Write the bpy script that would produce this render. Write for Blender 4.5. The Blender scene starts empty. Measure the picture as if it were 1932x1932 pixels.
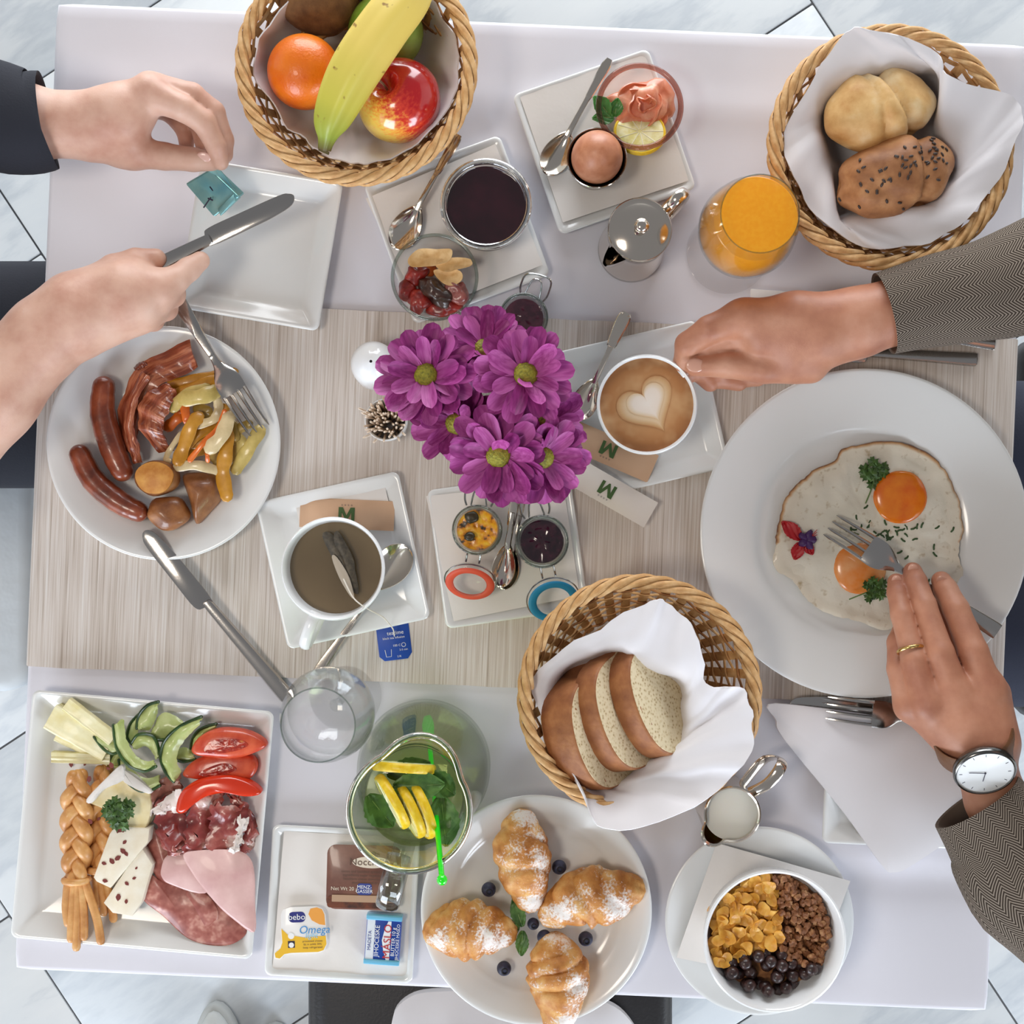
import bpy, math, random
import numpy as np
from mathutils import Vector, Matrix, Quaternion, noise
S = bpy.context.scene
C = S.collection
pi = math.pi
# ------------------------------------------------------------------ camera, world, lights
TZ, CH, PPM = .75, 1.2, 2000.0            # table height, camera height above it, photo pixels per metre at the table
cam = bpy.data.cameras.new('camera'); cam.sensor_width = 36; cam.lens = 36 * CH * PPM / 1932
camo = bpy.data.objects.new('camera', cam); camo.location = (0, 0, TZ + CH); C.objects.link(camo); S.camera = camo
cam.clip_start = .02
wd = bpy.data.worlds.new('world'); S.world = wd; wd.use_nodes = True
wd.node_tree.nodes['Background'].inputs[0].default_value = (.93, .95, 1, 1)
wd.node_tree.nodes['Background'].inputs[1].default_value = .27
def area(name, loc, target, sx, sy, power, col):
    l = bpy.data.lights.new(name, 'AREA'); l.shape = 'RECTANGLE'; l.size = sx; l.size_y = sy; l.energy = power; l.color = col
    o = bpy.data.objects.new(name, l); o.location = loc; C.objects.link(o)
    o.rotation_euler = (Vector(target) - Vector(loc)).to_track_quat('-Z', 'Y').to_euler()
    return o
# the room's windows stand upright in its outer walls and shine straight in; one warm lamp hangs at ceiling height
area('window_front_offscreen', (-2.0, -3.35, 1.75), (-2.0, 0, 1.75), 2.0, 1.9, 150, (.80, .89, 1))
area('window_front_second_offscreen', (2.3, -3.35, 1.75), (2.3, 0, 1.75), 2.0, 1.9, 165, (.80, .89, 1))
area('window_back_offscreen', (.3, 3.33, 1.35), (.3, 0, 1.35), 2.8, 2.3, 165, (.92, .96, 1))
area('ceiling_lamp_offscreen', (-.9, -.3, 2.85), (-.9, -.3, 0), .5, .5, 14, (1, .90, .78))
S.view_settings.view_transform = 'Standard'; S.view_settings.look = 'None'
S.view_settings.exposure = -.05; S.view_settings.gamma = 1; S.view_settings.use_curve_mapping = False
S.cycles.max_bounces = 10; S.cycles.transparent_max_bounces = 24; S.cycles.caustics_reflective = False
S.cycles.caustics_refractive = False

# ------------------------------------------------------------------ helpers
R = random.Random(7)
def W(x, y, h=0.0):
    """photo pixel (x, y) seen at height h above the table -> point of the room"""
    k = (CH - h) / CH / PPM
    return Vector(((x - 966) * k, -(y - 966) * k, TZ + h))
def props(o, label=None, cat=None, group=None, kind=None):
    if label: o['label'] = label
    if cat: o['category'] = cat
    if group: o['group'] = group
    if kind: o['kind'] = kind
    return o
def thing(name, label, cat, x, y, h=0.0, rot=0.0, group=None):
    o = bpy.data.objects.new(name, None); o.empty_display_size = .02
    o.location = W(x, y, h); o.rotation_euler = (0, 0, rot); C.objects.link(o)
    return props(o, label, cat, group)
def L(T, x, y, h=0.0):
    return T.matrix_basis.inverted() @ W(x, y, h)
def make_mesh(name, VF, mat, smooth=True, sharp=50):
    V, F = VF[0], VF[1]
    m = bpy.data.meshes.new(name); m.from_pydata([tuple(v) for v in V], [], [tuple(f) for f in F])
    if len(VF) > 2:
        uv = m.uv_layers.new(name='UVMap'); U = VF[2]
        li = np.zeros(len(m.loops), dtype=np.int32); m.loops.foreach_get('vertex_index', li)
        uv.data.foreach_set('uv', np.array(U, dtype=np.float32)[li].ravel())
    if mat: m.materials.append(mat)
    if smooth:
        m.shade_smooth()
        if sharp: m.set_sharp_from_angle(angle=math.radians(sharp))
    m.update(); m.validate()
    return m
def obj(name, VF, mat, parent=None, smooth=True, sharp=50, label=None, kind=None, loc=None, rot=None):
    m = VF if isinstance(VF, bpy.types.Mesh) else make_mesh(name, VF, mat, smooth, sharp)
    o = bpy.data.objects.new(name, m); C.objects.link(o)
    if parent: o.parent = parent
    if loc is not None: o.location = loc
    if rot is not None: o.rotation_euler = rot
    return props(o, label, None, None, kind)
def solo(name, label, cat, VF, mat, group=None, smooth=True, sharp=50, kind=None):
    """a thing that is one mesh; VF in room coordinates, origin put under it"""
    V = [Vector(v) for v in VF[0]]
    c = Vector((sum(v.x for v in V) / len(V), sum(v.y for v in V) / len(V), min(v.z for v in V)))
    o = obj(name, ([v - c for v in V],) + tuple(VF[1:]), mat, None, smooth, sharp)
    o.location = c
    return props(o, label, cat, group, kind)
def dup(o, parent=None):
    c = o.copy(); C.objects.link(c); c.parent = parent
    for ch in o.children: dup(ch, c)
    return c
def join(*parts):
    V, F, U = [], [], []; hasuv = all(len(p) > 2 for p in parts)
    for p in parts:
        n = len(V); V += [Vector(v) for v in p[0]]; F += [tuple(i + n for i in f) for f in p[1]]
        if hasuv: U += list(p[2])
    return (V, F, U) if hasuv else (V, F)
def move(VF, d=(0, 0, 0), rz=0.0, s=1.0, M=None):
    M = M or Matrix.Translation(Vector(d)) @ Matrix.Rotation(rz, 4, 'Z') @ (Matrix.Diagonal((s, s, s, 1)) if not isinstance(s, tuple) else Matrix.Diagonal((*s, 1)))
    return ([M @ Vector(v) for v in VF[0]],) + tuple(VF[1:])
def cr(P, n=6, closed=False):
    """Catmull-Rom through points of any dimension"""
    P = [np.array(p, dtype=float) for p in P]; k = len(P); out = []
    for i in range(k if closed else k - 1):
        g = (lambda j: P[j % k]) if closed else (lambda j: P[min(max(j, 0), k - 1)])
        a, b, c, d = g(i - 1), g(i), g(i + 1), g(i + 2)
        for s in range(n):
            t = s / n
            out.append(.5 * ((2 * b) + (c - a) * t + (2 * a - 5 * b + 4 * c - d) * t * t + (3 * b - a - 3 * c + d) * t ** 3))
    if not closed: out.append(P[-1])
    return out
def lathe(prof, n=48, ax=1.0):
    V, F, U = [], [], []; rows = []
    for j, (r, z) in enumerate(prof):
        if r < 1e-7:
            rows.append([len(V)] * n); V.append(Vector((0, 0, z))); U.append((0, z))
        else:
            rows.append(list(range(len(V), len(V) + n)))
            for i in range(n):
                a = 2 * pi * i / n; V.append(Vector((r * math.cos(a), r * math.sin(a) * ax, z))); U.append((i / n, z))
    for A, B in zip(rows[:-1], rows[1:]):
        for i in range(n):
            q = [A[i], A[(i + 1) % n], B[(i + 1) % n], B[i]]
            q = [v for k, v in enumerate(q) if v not in q[:k]]
            if len(q) > 2: F.append(q)
    return V, F, U
def frames(P):
    T = []
    for i in range(len(P)):
        a, b = P[max(i - 1, 0)], P[min(i + 1, len(P) - 1)]
        T.append((b - a).normalized())
    ref = Vector((0, 0, 1)) if abs(T[0].z) < .9 else Vector((1, 0, 0))
    N = [(ref - T[0] * ref.dot(T[0])).normalized()]
    for i in range(1, len(P)):
        v = N[-1] - T[i] * N[-1].dot(T[i])
        N.append(v.normalized() if v.length > 1e-6 else N[-1])
    return T, N
def tube(P, r, n=10, cap=True, flat=1.0, closed=False):
    """sweep; r scalar or list; flat = height/width (height along the up normal)"""
    P = [Vector(p) for p in P]; k = len(P); T, N = frames(P)
    if closed:
        T = [(P[(i + 1) % k] - P[i - 1]).normalized() for i in range(k)]
        N = [(Vector((0, 0, 1)) - t * t.z).normalized() for t in T]
    rr = r if isinstance(r, (list, tuple)) else [r] * k
    ff = flat if isinstance(flat, (list, tuple)) else [flat] * k
    V, F, U = [], [], []; s = 0
    for i in range(k):
        B = T[i].cross(N[i])
        if i: s += (P[i] - P[i - 1]).length
        for j in range(n):
            a = 2 * pi * j / n
            V.append(P[i] + B * (math.cos(a) * rr[i]) + N[i] * (math.sin(a) * rr[i] * ff[i])); U.append((s, j / n))
    for i in range(k if closed else k - 1):
        for j in range(n):
            i2 = (i + 1) % k
            F.append((i * n + j, i * n + (j + 1) % n, i2 * n + (j + 1) % n, i2 * n + j))
    if cap and not closed:
        F.append(tuple(range(n))[::-1]); F.append(tuple(range((k - 1) * n, k * n)))
    return V, F, U
def rtube(P, r, n=10, flat=1.0, ends=3):
    """tube with rounded ends"""
    P = [Vector(p) for p in P]; rr = list(r) if isinstance(r, (list, tuple)) else [r] * len(P)
    a, b = (P[0] - P[1]).normalized(), (P[-1] - P[-2]).normalized()
    A, B, ra, rb = [], [], [], []
    for i in range(1, ends + 1):
        t = i / ends * pi / 2
        A.insert(0, P[0] + a * rr[0] * math.sin(t) * .9); ra.insert(0, max(rr[0] * math.cos(t), rr[0] * .08))
        B.append(P[-1] + b * rr[-1] * math.sin(t) * .9); rb.append(max(rr[-1] * math.cos(t), rr[-1] * .08))
    return tube(A + P + B, ra + rr + rb, n, True, flat)
def sheet(f, nu, nv, closeu=False):
    V = [Vector(f(i / (nu if closeu else nu - 1), j / (nv - 1))) for j in range(nv) for i in range(nu)]
    U = [(i / (nu - 1), j / (nv - 1)) for j in range(nv) for i in range(nu)]
    F = []
    for j in range(nv - 1):
        for i in range(nu if closeu else nu - 1):
            i2 = (i + 1) % nu
            F.append((j * nu + i, j * nu + i2, (j + 1) * nu + i2, (j + 1) * nu + i))
    return V, F, U
def thicken(VF, t):
    """closed shell from an open sheet: t below along vertex normals"""
    V, F = [Vector(v) for v in VF[0]], [tuple(f) for f in VF[1]]; n = len(V)
    N = [Vector() for _ in V]; cnt = {}
    for f in F:
        nn = (V[f[1]] - V[f[0]]).cross(V[f[2]] - V[f[0]])
        if len(f) == 4: nn += (V[f[2]] - V[f[0]]).cross(V[f[3]] - V[f[0]])
        for i in f: N[i] += nn
        for a, b in zip(f, f[1:] + f[:1]): cnt[(a, b)] = 1
    V2 = V + [v - (m.normalized() if m.length > 0 else Vector((0, 0, 1))) * t for v, m in zip(V, N)]
    F2 = F + [tuple(i + n for i in reversed(f)) for f in F]
    for (a, b) in cnt:
        if (b, a) not in cnt: F2.append((b, a, a + n, b + n))
    return (V2, F2, list(VF[2]) * 2) if len(VF) > 2 else (V2, F2)
def patch(O, thick=.003, zf=None, rings=5, drop=0.0, c=None):
    """filled star-shaped outline O (points x,y,z), top lifted by zf(t, ang, x, y); uv = (t, ang)"""
    O = [Vector(tuple(p) if len(p) > 2 else (p[0], p[1], 0)) for p in O]; n = len(O)
    c = Vector(c) if c is not None else sum(O, Vector()) / n
    V, F, U = [c.copy()], [], [(0, 0)]
    for k in range(1, rings + 1):
        t = (k / rings) ** .8
        for i, p in enumerate(O): V.append(c + (p - c) * t); U.append((t, i / n))
    top = len(V)
    if zf:
        for i in range(top):
            v = V[i]; d = v - c; v.z += zf(U[i][0], math.atan2(d.y, d.x), v.x, v.y)
    for i in range(n): F.append((0, 1 + i, 1 + (i + 1) % n))
    for k in range(rings - 1):
        a, b = 1 + k * n, 1 + (k + 1) * n
        for i in range(n): F.append((a + i, b + i, b + (i + 1) % n, a + (i + 1) % n))
    e = top - n
    for i in range(n): V.append(V[e + i] - Vector((0, 0, thick))); U.append((1, i / n))
    for i in range(n): F.append((e + i, top + i, top + (i + 1) % n, e + (i + 1) % n))
    V.append(V[0] - Vector((0, 0, thick))); U.append((0, 0)); b = len(V) - 1
    for i in range(n): F.append((b, top + (i + 1) % n, top + i))
    # outward orientation
    area2 = sum(O[i].x * O[(i + 1) % n].y - O[(i + 1) % n].x * O[i].y for i in range(n))
    if area2 < 0: F = [tuple(reversed(f)) for f in F]
    return V, F, U
def slab(O, z0, z1, bev=.001):
    """prism with bevelled rims from an outline of (x, y)"""
    n = len(O); cx = sum(p[0] for p in O) / n; cy = sum(p[1] for p in O) / n
    if sum(O[i][0] * O[(i + 1) % n][1] - O[(i + 1) % n][0] * O[i][1] for i in range(n)) < 0: O = O[::-1]
    def ring(ins, z):
        out = []
        for i in range(n):
            a, b, d = Vector(O[i - 1][:2]), Vector(O[i][:2]), Vector(O[(i + 1) % n][:2])
            t = ((b - a).normalized() + (d - b).normalized())
            nn = Vector((t.y, -t.x)); nn = nn.normalized() if nn.length > 1e-9 else Vector((0, 0))
            out.append(Vector((b.x - nn.x * ins, b.y - nn.y * ins, z)))
        return out
    rings = [ring(bev, z0), ring(0, z0 + bev), ring(0, z1 - bev), ring(bev * .3, z1 - bev * .3), ring(bev, z1)]
    V = [v for r in rings for v in r]; F = [tuple(range(n))[::-1], tuple(range(4 * n, 5 * n))]
    for k in range(4):
        for i in range(n): F.append((k * n + i, k * n + (i + 1) % n, (k + 1) * n + (i + 1) % n, (k + 1) * n + i))
    return V, F
def rrect(w, h, r, n=5):
    out = []
    for cx, cy, a0 in ((w / 2 - r, h / 2 - r, 0), (-w / 2 + r, h / 2 - r, pi / 2), (-w / 2 + r, -h / 2 + r, pi), (w / 2 - r, -h / 2 + r, 1.5 * pi)):
        for i in range(n + 1):
            a = a0 + pi / 2 * i / n; out.append((cx + r * math.cos(a), cy + r * math.sin(a)))
    return out
def blob(rx, ry, rz, n=24, m=16, amp=0.0, freq=40, seed=0, f=None):
    V, F, U = [], [], []
    def disp(d):
        k = 1 + amp * noise.noise(Vector((d.x * rx, d.y * ry, d.z * rz)) * freq + Vector((seed * 7.3, seed * 1.7, 0)))
        v = Vector((d.x * rx * k, d.y * ry * k, d.z * rz * k))
        return f(v, d) if f else v
    V.append(disp(Vector((0, 0, 1)))); U.append((0, 1))
    for j in range(1, m):
        th = pi * j / m
        for i in range(n):
            a = 2 * pi * i / n; V.append(disp(Vector((math.sin(th) * math.cos(a), math.sin(th) * math.sin(a), math.cos(th))))); U.append((i / n, 1 - j / m))
    V.append(disp(Vector((0, 0, -1)))); U.append((0, 0))
    for i in range(n): F.append((0, 1 + i, 1 + (i + 1) % n))
    for j in range(m - 2):
        a, b = 1 + j * n, 1 + (j + 1) * n
        for i in range(n): F.append((a + i, b + i, b + (i + 1) % n, a + (i + 1) % n))
    e = len(V) - 1; a = 1 + (m - 2) * n
    for i in range(n): F.append((a + i, e, a + (i + 1) % n))
    return V, F, U
def torus(r, t, n=40, m=8, z=0.0, flat=1.0):
    P = [Vector((r * math.cos(2 * pi * i / n), r * math.sin(2 * pi * i / n), z)) for i in range(n)]
    return tube(P, t, m, False, flat, True)
def loft(rings, nu=6, nv=4, closed=True, wrinkle=0.0, freq=60, seed=0):
    """rings: lists of equal length of 3D points -> smooth sheet"""
    rows = [cr(r, nu, closed) for r in rings]
    cols = len(rows[0]); full = [cr([rows[k][i] for k in range(len(rows))], nv) for i in range(cols)]
    m = len(full[0])
    V, U, F = [], [], []
    for j in range(m):
        for i in range(cols):
            v = Vector(full[i][j])
            if wrinkle:
                q = v * freq + Vector((seed * 3.1, 0, 0))
                v += Vector((noise.noise(q), noise.noise(q + Vector((9, 0, 0))), noise.noise(q + Vector((0, 9, 0))))) * wrinkle
            V.append(v); U.append((i / cols, j / (m - 1)))
    for j in range(m - 1):
        for i in range(cols if closed else cols - 1):
            i2 = (i + 1) % cols
            F.append((j * cols + i, j * cols + i2, (j + 1) * cols + i2, (j + 1) * cols + i))
    return V, F, U
# ---- smooth-union solids (hands): tapered capsules -> signed distance -> surface nets
def cone_d(P, a, b, ra, rb):
    ba = b - a; t = np.clip(((P - a) @ ba) / max(float(ba @ ba), 1e-12), 0, 1)
    return np.linalg.norm(P - a - t[:, None] * ba, axis=1) - (ra + (rb - ra) * t)
def smin(a, b, k):
    h = np.clip(.5 + .5 * (b - a) / k, 0, 1)
    return b + (a - b) * h - k * h * (1 - h)
def solid(palm, fingers, res=.0017, kp=.012, kf=.006, kj=.0025):
    """palm: list of ((p, r), (p, r)); fingers: chains [(p, r), ...]; all in room coordinates"""
    allp = [q for c in palm for q in c] + [q for c in fingers for q in c]
    lo = np.min([np.array(p) - r for p, r in allp], axis=0) - .006; hi = np.max([np.array(p) + r for p, r in allp], axis=0) + .006
    n = np.ceil((hi - lo) / res).astype(int) + 1
    ax = [lo[i] + res * np.arange(n[i]) for i in range(3)]
    G = np.stack(np.meshgrid(*ax, indexing='ij'), -1).reshape(-1, 3)
    def local(chain, k):
        pts = [np.array(p) for p, r in chain]; rs = [r for p, r in chain]
        l = np.min([p - r for p, r in zip(pts, rs)], axis=0) - .02; h = np.max([p + r for p, r in zip(pts, rs)], axis=0) + .02
        m = np.all((G > l) & (G < h), axis=1); Q = G[m]; d = None
        for i in range(len(pts) - 1):
            e = cone_d(Q, pts[i], pts[i + 1], rs[i], rs[i + 1]); d = e if d is None else smin(d, e, k)
        return m, d
    D = np.full(len(G), .05)
    for c in palm:
        m, d = local(c, .001); D[m] = smin(D[m], d, kp)
    base = D.copy()
    for c in fingers:
        m, d = local(c, kj); D[m] = np.minimum(D[m], smin(base[m], d, kf))
    return nets(D.reshape(n), lo, res)
def nets(D, lo, res):
    nx, ny, nz = D.shape; ins = D < 0
    cs = [(i, j, k) for i in (0, 1) for j in (0, 1) for k in (0, 1)]
    sl = lambda A, o: A[o[0]:nx - 1 + o[0], o[1]:ny - 1 + o[1], o[2]:nz - 1 + o[2]]
    cnt = sum(sl(ins, o).astype(np.int8) for o in cs); act = (cnt > 0) & (cnt < 8)
    idx = np.full(act.shape, -1, dtype=np.int64); A = np.argwhere(act); idx[act] = np.arange(len(A))
    vals = {o: sl(D, o)[act] for o in cs}; pos = np.zeros((len(A), 3)); num = np.zeros(len(A))
    for o in cs:
        for ax in range(3):
            if o[ax]: continue
            q = list(o); q[ax] = 1; q = tuple(q); a, b = vals[o], vals[q]
            m = (a < 0) != (b < 0); t = np.where(m, a / np.where(m, a - b, 1), 0)
            p = np.tile(np.array(o, float), (len(A), 1)); p[:, ax] = t
            pos[m] += p[m]; num[m] += 1
    V = lo + res * (A + pos / num[:, None]); F = []
    for ax in range(3):
        u, v = (ax + 1) % 3, (ax + 2) % 3
        a = [slice(None)] * 3; b = [slice(None)] * 3; a[ax] = slice(0, -1); b[ax] = slice(1, None)
        ch = ins[tuple(a)] != ins[tuple(b)]
        E = np.argwhere(ch); E = E[(E[:, u] > 0) & (E[:, v] > 0) & (E[:, u] < D.shape[u] - 1) & (E[:, v] < D.shape[v] - 1)]
        q = []
        for du, dv in ((-1, -1), (0, -1), (0, 0), (-1, 0)):
            e = E.copy(); e[:, u] += du; e[:, v] += dv; q.append(idx[e[:, 0], e[:, 1], e[:, 2]])
        q = np.stack(q, 1); flip = ~ins[E[:, 0], E[:, 1], E[:, 2]]; q[flip] = q[flip][:, ::-1]
        F.append(q)
    F = np.concatenate(F)
    for _ in range(2):                                  # light Laplacian smoothing
        acc = np.zeros_like(V); w = np.zeros(len(V))
        for k in range(4):
            np.add.at(acc, F[:, k], V[F[:, (k + 1) % 4]]); np.add.at(w, F[:, k], 1)
            np.add.at(acc, F[:, k], V[F[:, k - 1]]); np.add.at(w, F[:, k], 1)
        V = V * .5 + .5 * acc / w[:, None]
    return [Vector(v) for v in V], [tuple(int(i) for i in f) for f in F]

# ------------------------------------------------------------------ materials
def lin(c):
    return tuple(((v / 255) / 12.92 if v <= 10.3 else ((v / 255 + .055) / 1.055) ** 2.4) for v in c) + (1,)
def nodes(name):
    m = bpy.data.materials.new(name); m.use_nodes = True; t = m.node_tree
    return m, t, t.nodes['Principled BSDF'], t.nodes['Material Output']
def nd(t, kind, **kw):
    n = t.nodes.new(kind)
    for k, v in kw.items():
        if k == 'i':
            for a, b in v.items(): n.inputs[a].default_value = b
        else: setattr(n, k, v)
    return n
def coords(t, stretch=(1, 1, 1), src='Object'):
    tc = nd(t, 'ShaderNodeTexCoord'); mp = nd(t, 'ShaderNodeMapping'); mp.inputs['Scale'].default_value = stretch
    t.links.new(tc.outputs[src], mp.inputs[0]); return mp.outputs[0]
def tex(t, vec, scale, detail=4, rough=.55, kind='noise'):
    if kind == 'vor':
        n = nd(t, 'ShaderNodeTexVoronoi'); n.inputs['Scale'].default_value = scale; t.links.new(vec, n.inputs['Vector']); return n.outputs['Distance']
    n = nd(t, 'ShaderNodeTexNoise'); n.inputs['Scale'].default_value = scale; n.inputs['Detail'].default_value = detail
    n.inputs['Roughness'].default_value = rough; t.links.new(vec, n.inputs['Vector']); return n.outputs[0]
def ramp(t, fac, stops):
    r = nd(t, 'ShaderNodeValToRGB'); t.links.new(fac, r.inputs[0]); e = r.color_ramp.elements
    while len(e) < len(stops): e.new(.5)
    for k, (p, c) in enumerate(stops): e[k].position = p; e[k].color = lin(c)
    return r.outputs[0]
def bumped(t, b, h, strength, dist=.001):
    n = nd(t, 'ShaderNodeBump'); n.inputs['Strength'].default_value = strength; n.inputs['Distance'].default_value = dist
    t.links.new(h, n.inputs['Height']); t.links.new(n.outputs[0], b.inputs['Normal'])
def M(name, col, rough=.5, metal=0.0, cols=None, scale=40, detail=4, bump=0.0, bscale=None, bdist=.001, stretch=(1, 1, 1), src='Object',
      spec=.5, trans=0.0, coat=0.0, sss=0.0, kind='noise', alpha=1.0):
    m, t, b, o = nodes(name)
    b.inputs['Base Color'].default_value = lin(col); b.inputs['Roughness'].default_value = rough; b.inputs['Metallic'].default_value = metal
    b.inputs['Specular IOR Level'].default_value = spec; b.inputs['Transmission Weight'].default_value = trans; b.inputs['Coat Weight'].default_value = coat
    b.inputs['Coat Roughness'].default_value = .08; b.inputs['Alpha'].default_value = alpha
    if sss:
        b.inputs['Subsurface Weight'].default_value = sss; b.inputs['Subsurface Radius'].default_value = (.008, .004, .002); b.inputs['Subsurface Scale'].default_value = 1
    if cols:
        t.links.new(ramp(t, tex(t, coords(t, stretch, src), scale, detail, kind=kind), cols), b.inputs['Base Color'])
    if bump:
        bumped(t, b, tex(t, coords(t, stretch, src), bscale or scale, 3), bump, bdist)
    return m
def edge_mat(name, stops, rough=.45, over=None, bump=0.0, bscale=200, wob=.12, wscale=60, coat=0.0, spec=.5):
    """colour runs from the middle of a patch (uv.x = 0) to its rim (uv.x = 1)"""
    m, t, b, o = nodes(name); b.inputs['Roughness'].default_value = rough; b.inputs['Coat Weight'].default_value = coat; b.inputs['Specular IOR Level'].default_value = spec
    sx = nd(t, 'ShaderNodeSeparateXYZ'); t.links.new(coords(t, src='UV'), sx.inputs[0])
    n = tex(t, coords(t), wscale); a = nd(t, 'ShaderNodeMath', operation='MULTIPLY_ADD', i={1: wob, 2: -wob / 2}); t.links.new(n, a.inputs[0])
    s = nd(t, 'ShaderNodeMath', operation='ADD'); t.links.new(a.outputs[0], s.inputs[0]); t.links.new(sx.outputs[0], s.inputs[1])
    c = ramp(t, s.outputs[0], stops)
    if over:                                              # speckle colour, scale, lo, hi
        f = nd(t, 'ShaderNodeMapRange', i={1: over[2], 2: over[3]}); t.links.new(tex(t, coords(t), over[1], 2), f.inputs[0])
        mx = nd(t, 'ShaderNodeMix', data_type='RGBA'); mx.inputs[7].default_value = lin(over[0])
        t.links.new(f.outputs[0], mx.inputs[0]); t.links.new(c, mx.inputs[6]); c = mx.outputs[2]
    t.links.new(c, b.inputs['Base Color'])
    if bump: bumped(t, b, tex(t, coords(t), bscale, 3), bump, .001)
    return m
def thin_glass(name, tint=(254, 254, 254), edge=(236, 240, 240), rough=.02, ior=1.45, refl=1.0):
    m, t, b, o = nodes(name); t.nodes.remove(b)
    lw = nd(t, 'ShaderNodeLayerWeight', i={0: .32}); mx = nd(t, 'ShaderNodeMix', data_type='RGBA'); mx.inputs[6].default_value = lin(tint); mx.inputs[7].default_value = lin(edge)
    p = nd(t, 'ShaderNodeMath', operation='POWER', i={1: 2.2}); t.links.new(lw.outputs['Facing'], p.inputs[0])
    t.links.new(p.outputs[0], mx.inputs[0]); tr = nd(t, 'ShaderNodeBsdfTransparent'); t.links.new(mx.outputs[2], tr.inputs[0])
    gl = nd(t, 'ShaderNodeBsdfGlossy', i={'Roughness': rough}); lw2 = nd(t, 'ShaderNodeLayerWeight', i={0: .5}); p5 = nd(t, 'ShaderNodeMath', operation='POWER', i={1: 4.5}); t.links.new(lw2.outputs['Facing'], p5.inputs[0])
    k = nd(t, 'ShaderNodeMath', operation='MULTIPLY_ADD', i={1: .75 * refl, 2: ((ior - 1) / (ior + 1)) ** 2 * refl}); t.links.new(p5.outputs[0], k.inputs[0])
    s = nd(t, 'ShaderNodeMixShader'); t.links.new(k.outputs[0], s.inputs[0]); t.links.new(tr.outputs[0], s.inputs[1]); t.links.new(gl.outputs[0], s.inputs[2])
    t.links.new(s.outputs[0], o.inputs[0]); return m
PORC = M('porcelain', (233, 234, 233), .16, spec=.5, coat=.25)
CUPW = M('porcelain_cup', (236, 237, 238), .14, coat=.3)
STEEL = M('stainless_steel', (190, 186, 182), .16, 1.0, bump=.03, bscale=300)
SILVER = M('polished_silver', (222, 212, 200), .12, 1.0)
GLASS = thin_glass('clear_glass'); GLASSD = thin_glass('rim_glass', (225, 232, 228), (128, 132, 130), .02, 1.6)
LINEN = M('white_linen', (232, 229, 232), .85, bump=.10, bscale=900, bdist=.0004, spec=.2)
PAPER = M('white_paper', (236, 231, 226), .8, bump=.25, bscale=60, bdist=.0015, spec=.25)
RIND = M('wicker', (206, 158, 100), .6, cols=[(.3, (176, 124, 68)), (.5, (212, 166, 110)), (.72, (232, 194, 142))], scale=70, detail=5, bump=.5, bscale=260, stretch=(1, 1, .35))
RIND2 = M('dark_wicker', (160, 108, 58), .65, cols=[(.3, (120, 74, 36)), (.55, (178, 124, 72)), (.8, (205, 160, 104))], scale=80, bump=.5, bscale=260)
INK = M('dark_ink', (40, 38, 60), .5); WHITEINK = M('white_ink', (240, 240, 240), .5); GREENINK = M('green_ink', (62, 92, 42), .6)
def block_m(T, s, loc, rz, mat):
    O = [(-.5, -.42), (-.30, -.42), (-.30, .12), (-.04, -.42), (.04, -.42), (.30, .12), (.30, -.42), (.5, -.42), (.5, .42), (.24, .42), (0, -.08), (-.24, .42), (-.5, .42)]
    V = [Vector((x * s, y * s, z)) for z in (0, .0003) for x, y in O]; n = len(O)
    F = [tuple(range(n, 2 * n)), tuple(range(n))[::-1]] + [(i, (i + 1) % n, (i + 1) % n + n, i + n) for i in range(n)]
    return obj('logo', (V, F), mat, T, False, loc=loc, rot=(0, 0, rz))
def lettering(T, body, size, loc, rz=0.0, mat=None, wide=1.0, shear=0.0, name='lettering', bold=0.0):
    cu = bpy.data.curves.new(name, 'FONT'); cu.body = body; cu.size = size; cu.align_x = 'CENTER'; cu.align_y = 'CENTER'; cu.shear = shear;  cu.resolution_u = 3
    tmp = bpy.data.objects.new('tmp', cu); C.objects.link(tmp)
    me = bpy.data.meshes.new_from_object(tmp.evaluated_get(bpy.context.evaluated_depsgraph_get())); me.name = name
    bpy.data.objects.remove(tmp); bpy.data.curves.remove(cu)
    me.materials.clear(); me.materials.append(mat or INK)
    o = bpy.data.objects.new(name, me); C.objects.link(o); o.parent = T; o.location = loc; o.rotation_euler = (0, 0, rz); o.scale = (wide, 1, 1)
    return o
# ------------------------------------------------------------------ the setting: tiled floor
def marble():
    m, t, b, o = nodes('marble_tile'); b.inputs['Roughness'].default_value = .32
    oi = nd(t, 'ShaderNodeObjectInfo'); sc = nd(t, 'ShaderNodeVectorMath', operation='SCALE', i={3: 40}); sc.inputs[0].default_value = (1, .7, .3)
    t.links.new(oi.outputs['Random'], sc.inputs[3]); sc2 = nd(t, 'ShaderNodeVectorMath', operation='SCALE', i={3: 37}); t.links.new(sc.outputs[0], sc2.inputs[0])
    add = nd(t, 'ShaderNodeVectorMath', operation='ADD'); t.links.new(coords(t, (1.0, 3.4, 1)), add.inputs[0]); t.links.new(sc2.outputs[0], add.inputs[1])
    n = tex(t, add.outputs[0], 2.1, 6, .6)
    t.links.new(ramp(t, n, [(.30, (180, 186, 192)), (.42, (206, 210, 213)), (.48, (194, 199, 204)), (.54, (214, 217, 219)), (.75, (222, 224, 224))]), b.inputs['Base Color'])
    return m
FL = (CH + TZ) / CH / PPM
def FP(A, B):                                             # floor point from distances along the two tile directions (photo pixels)
    x, y = .835 * A + .55 * B, -.55 * A + .835 * B
    return Vector(((x - 966) * FL, -(y - 966) * FL, 0))
GROUT = M('grout', (104, 104, 106), .9)
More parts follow.
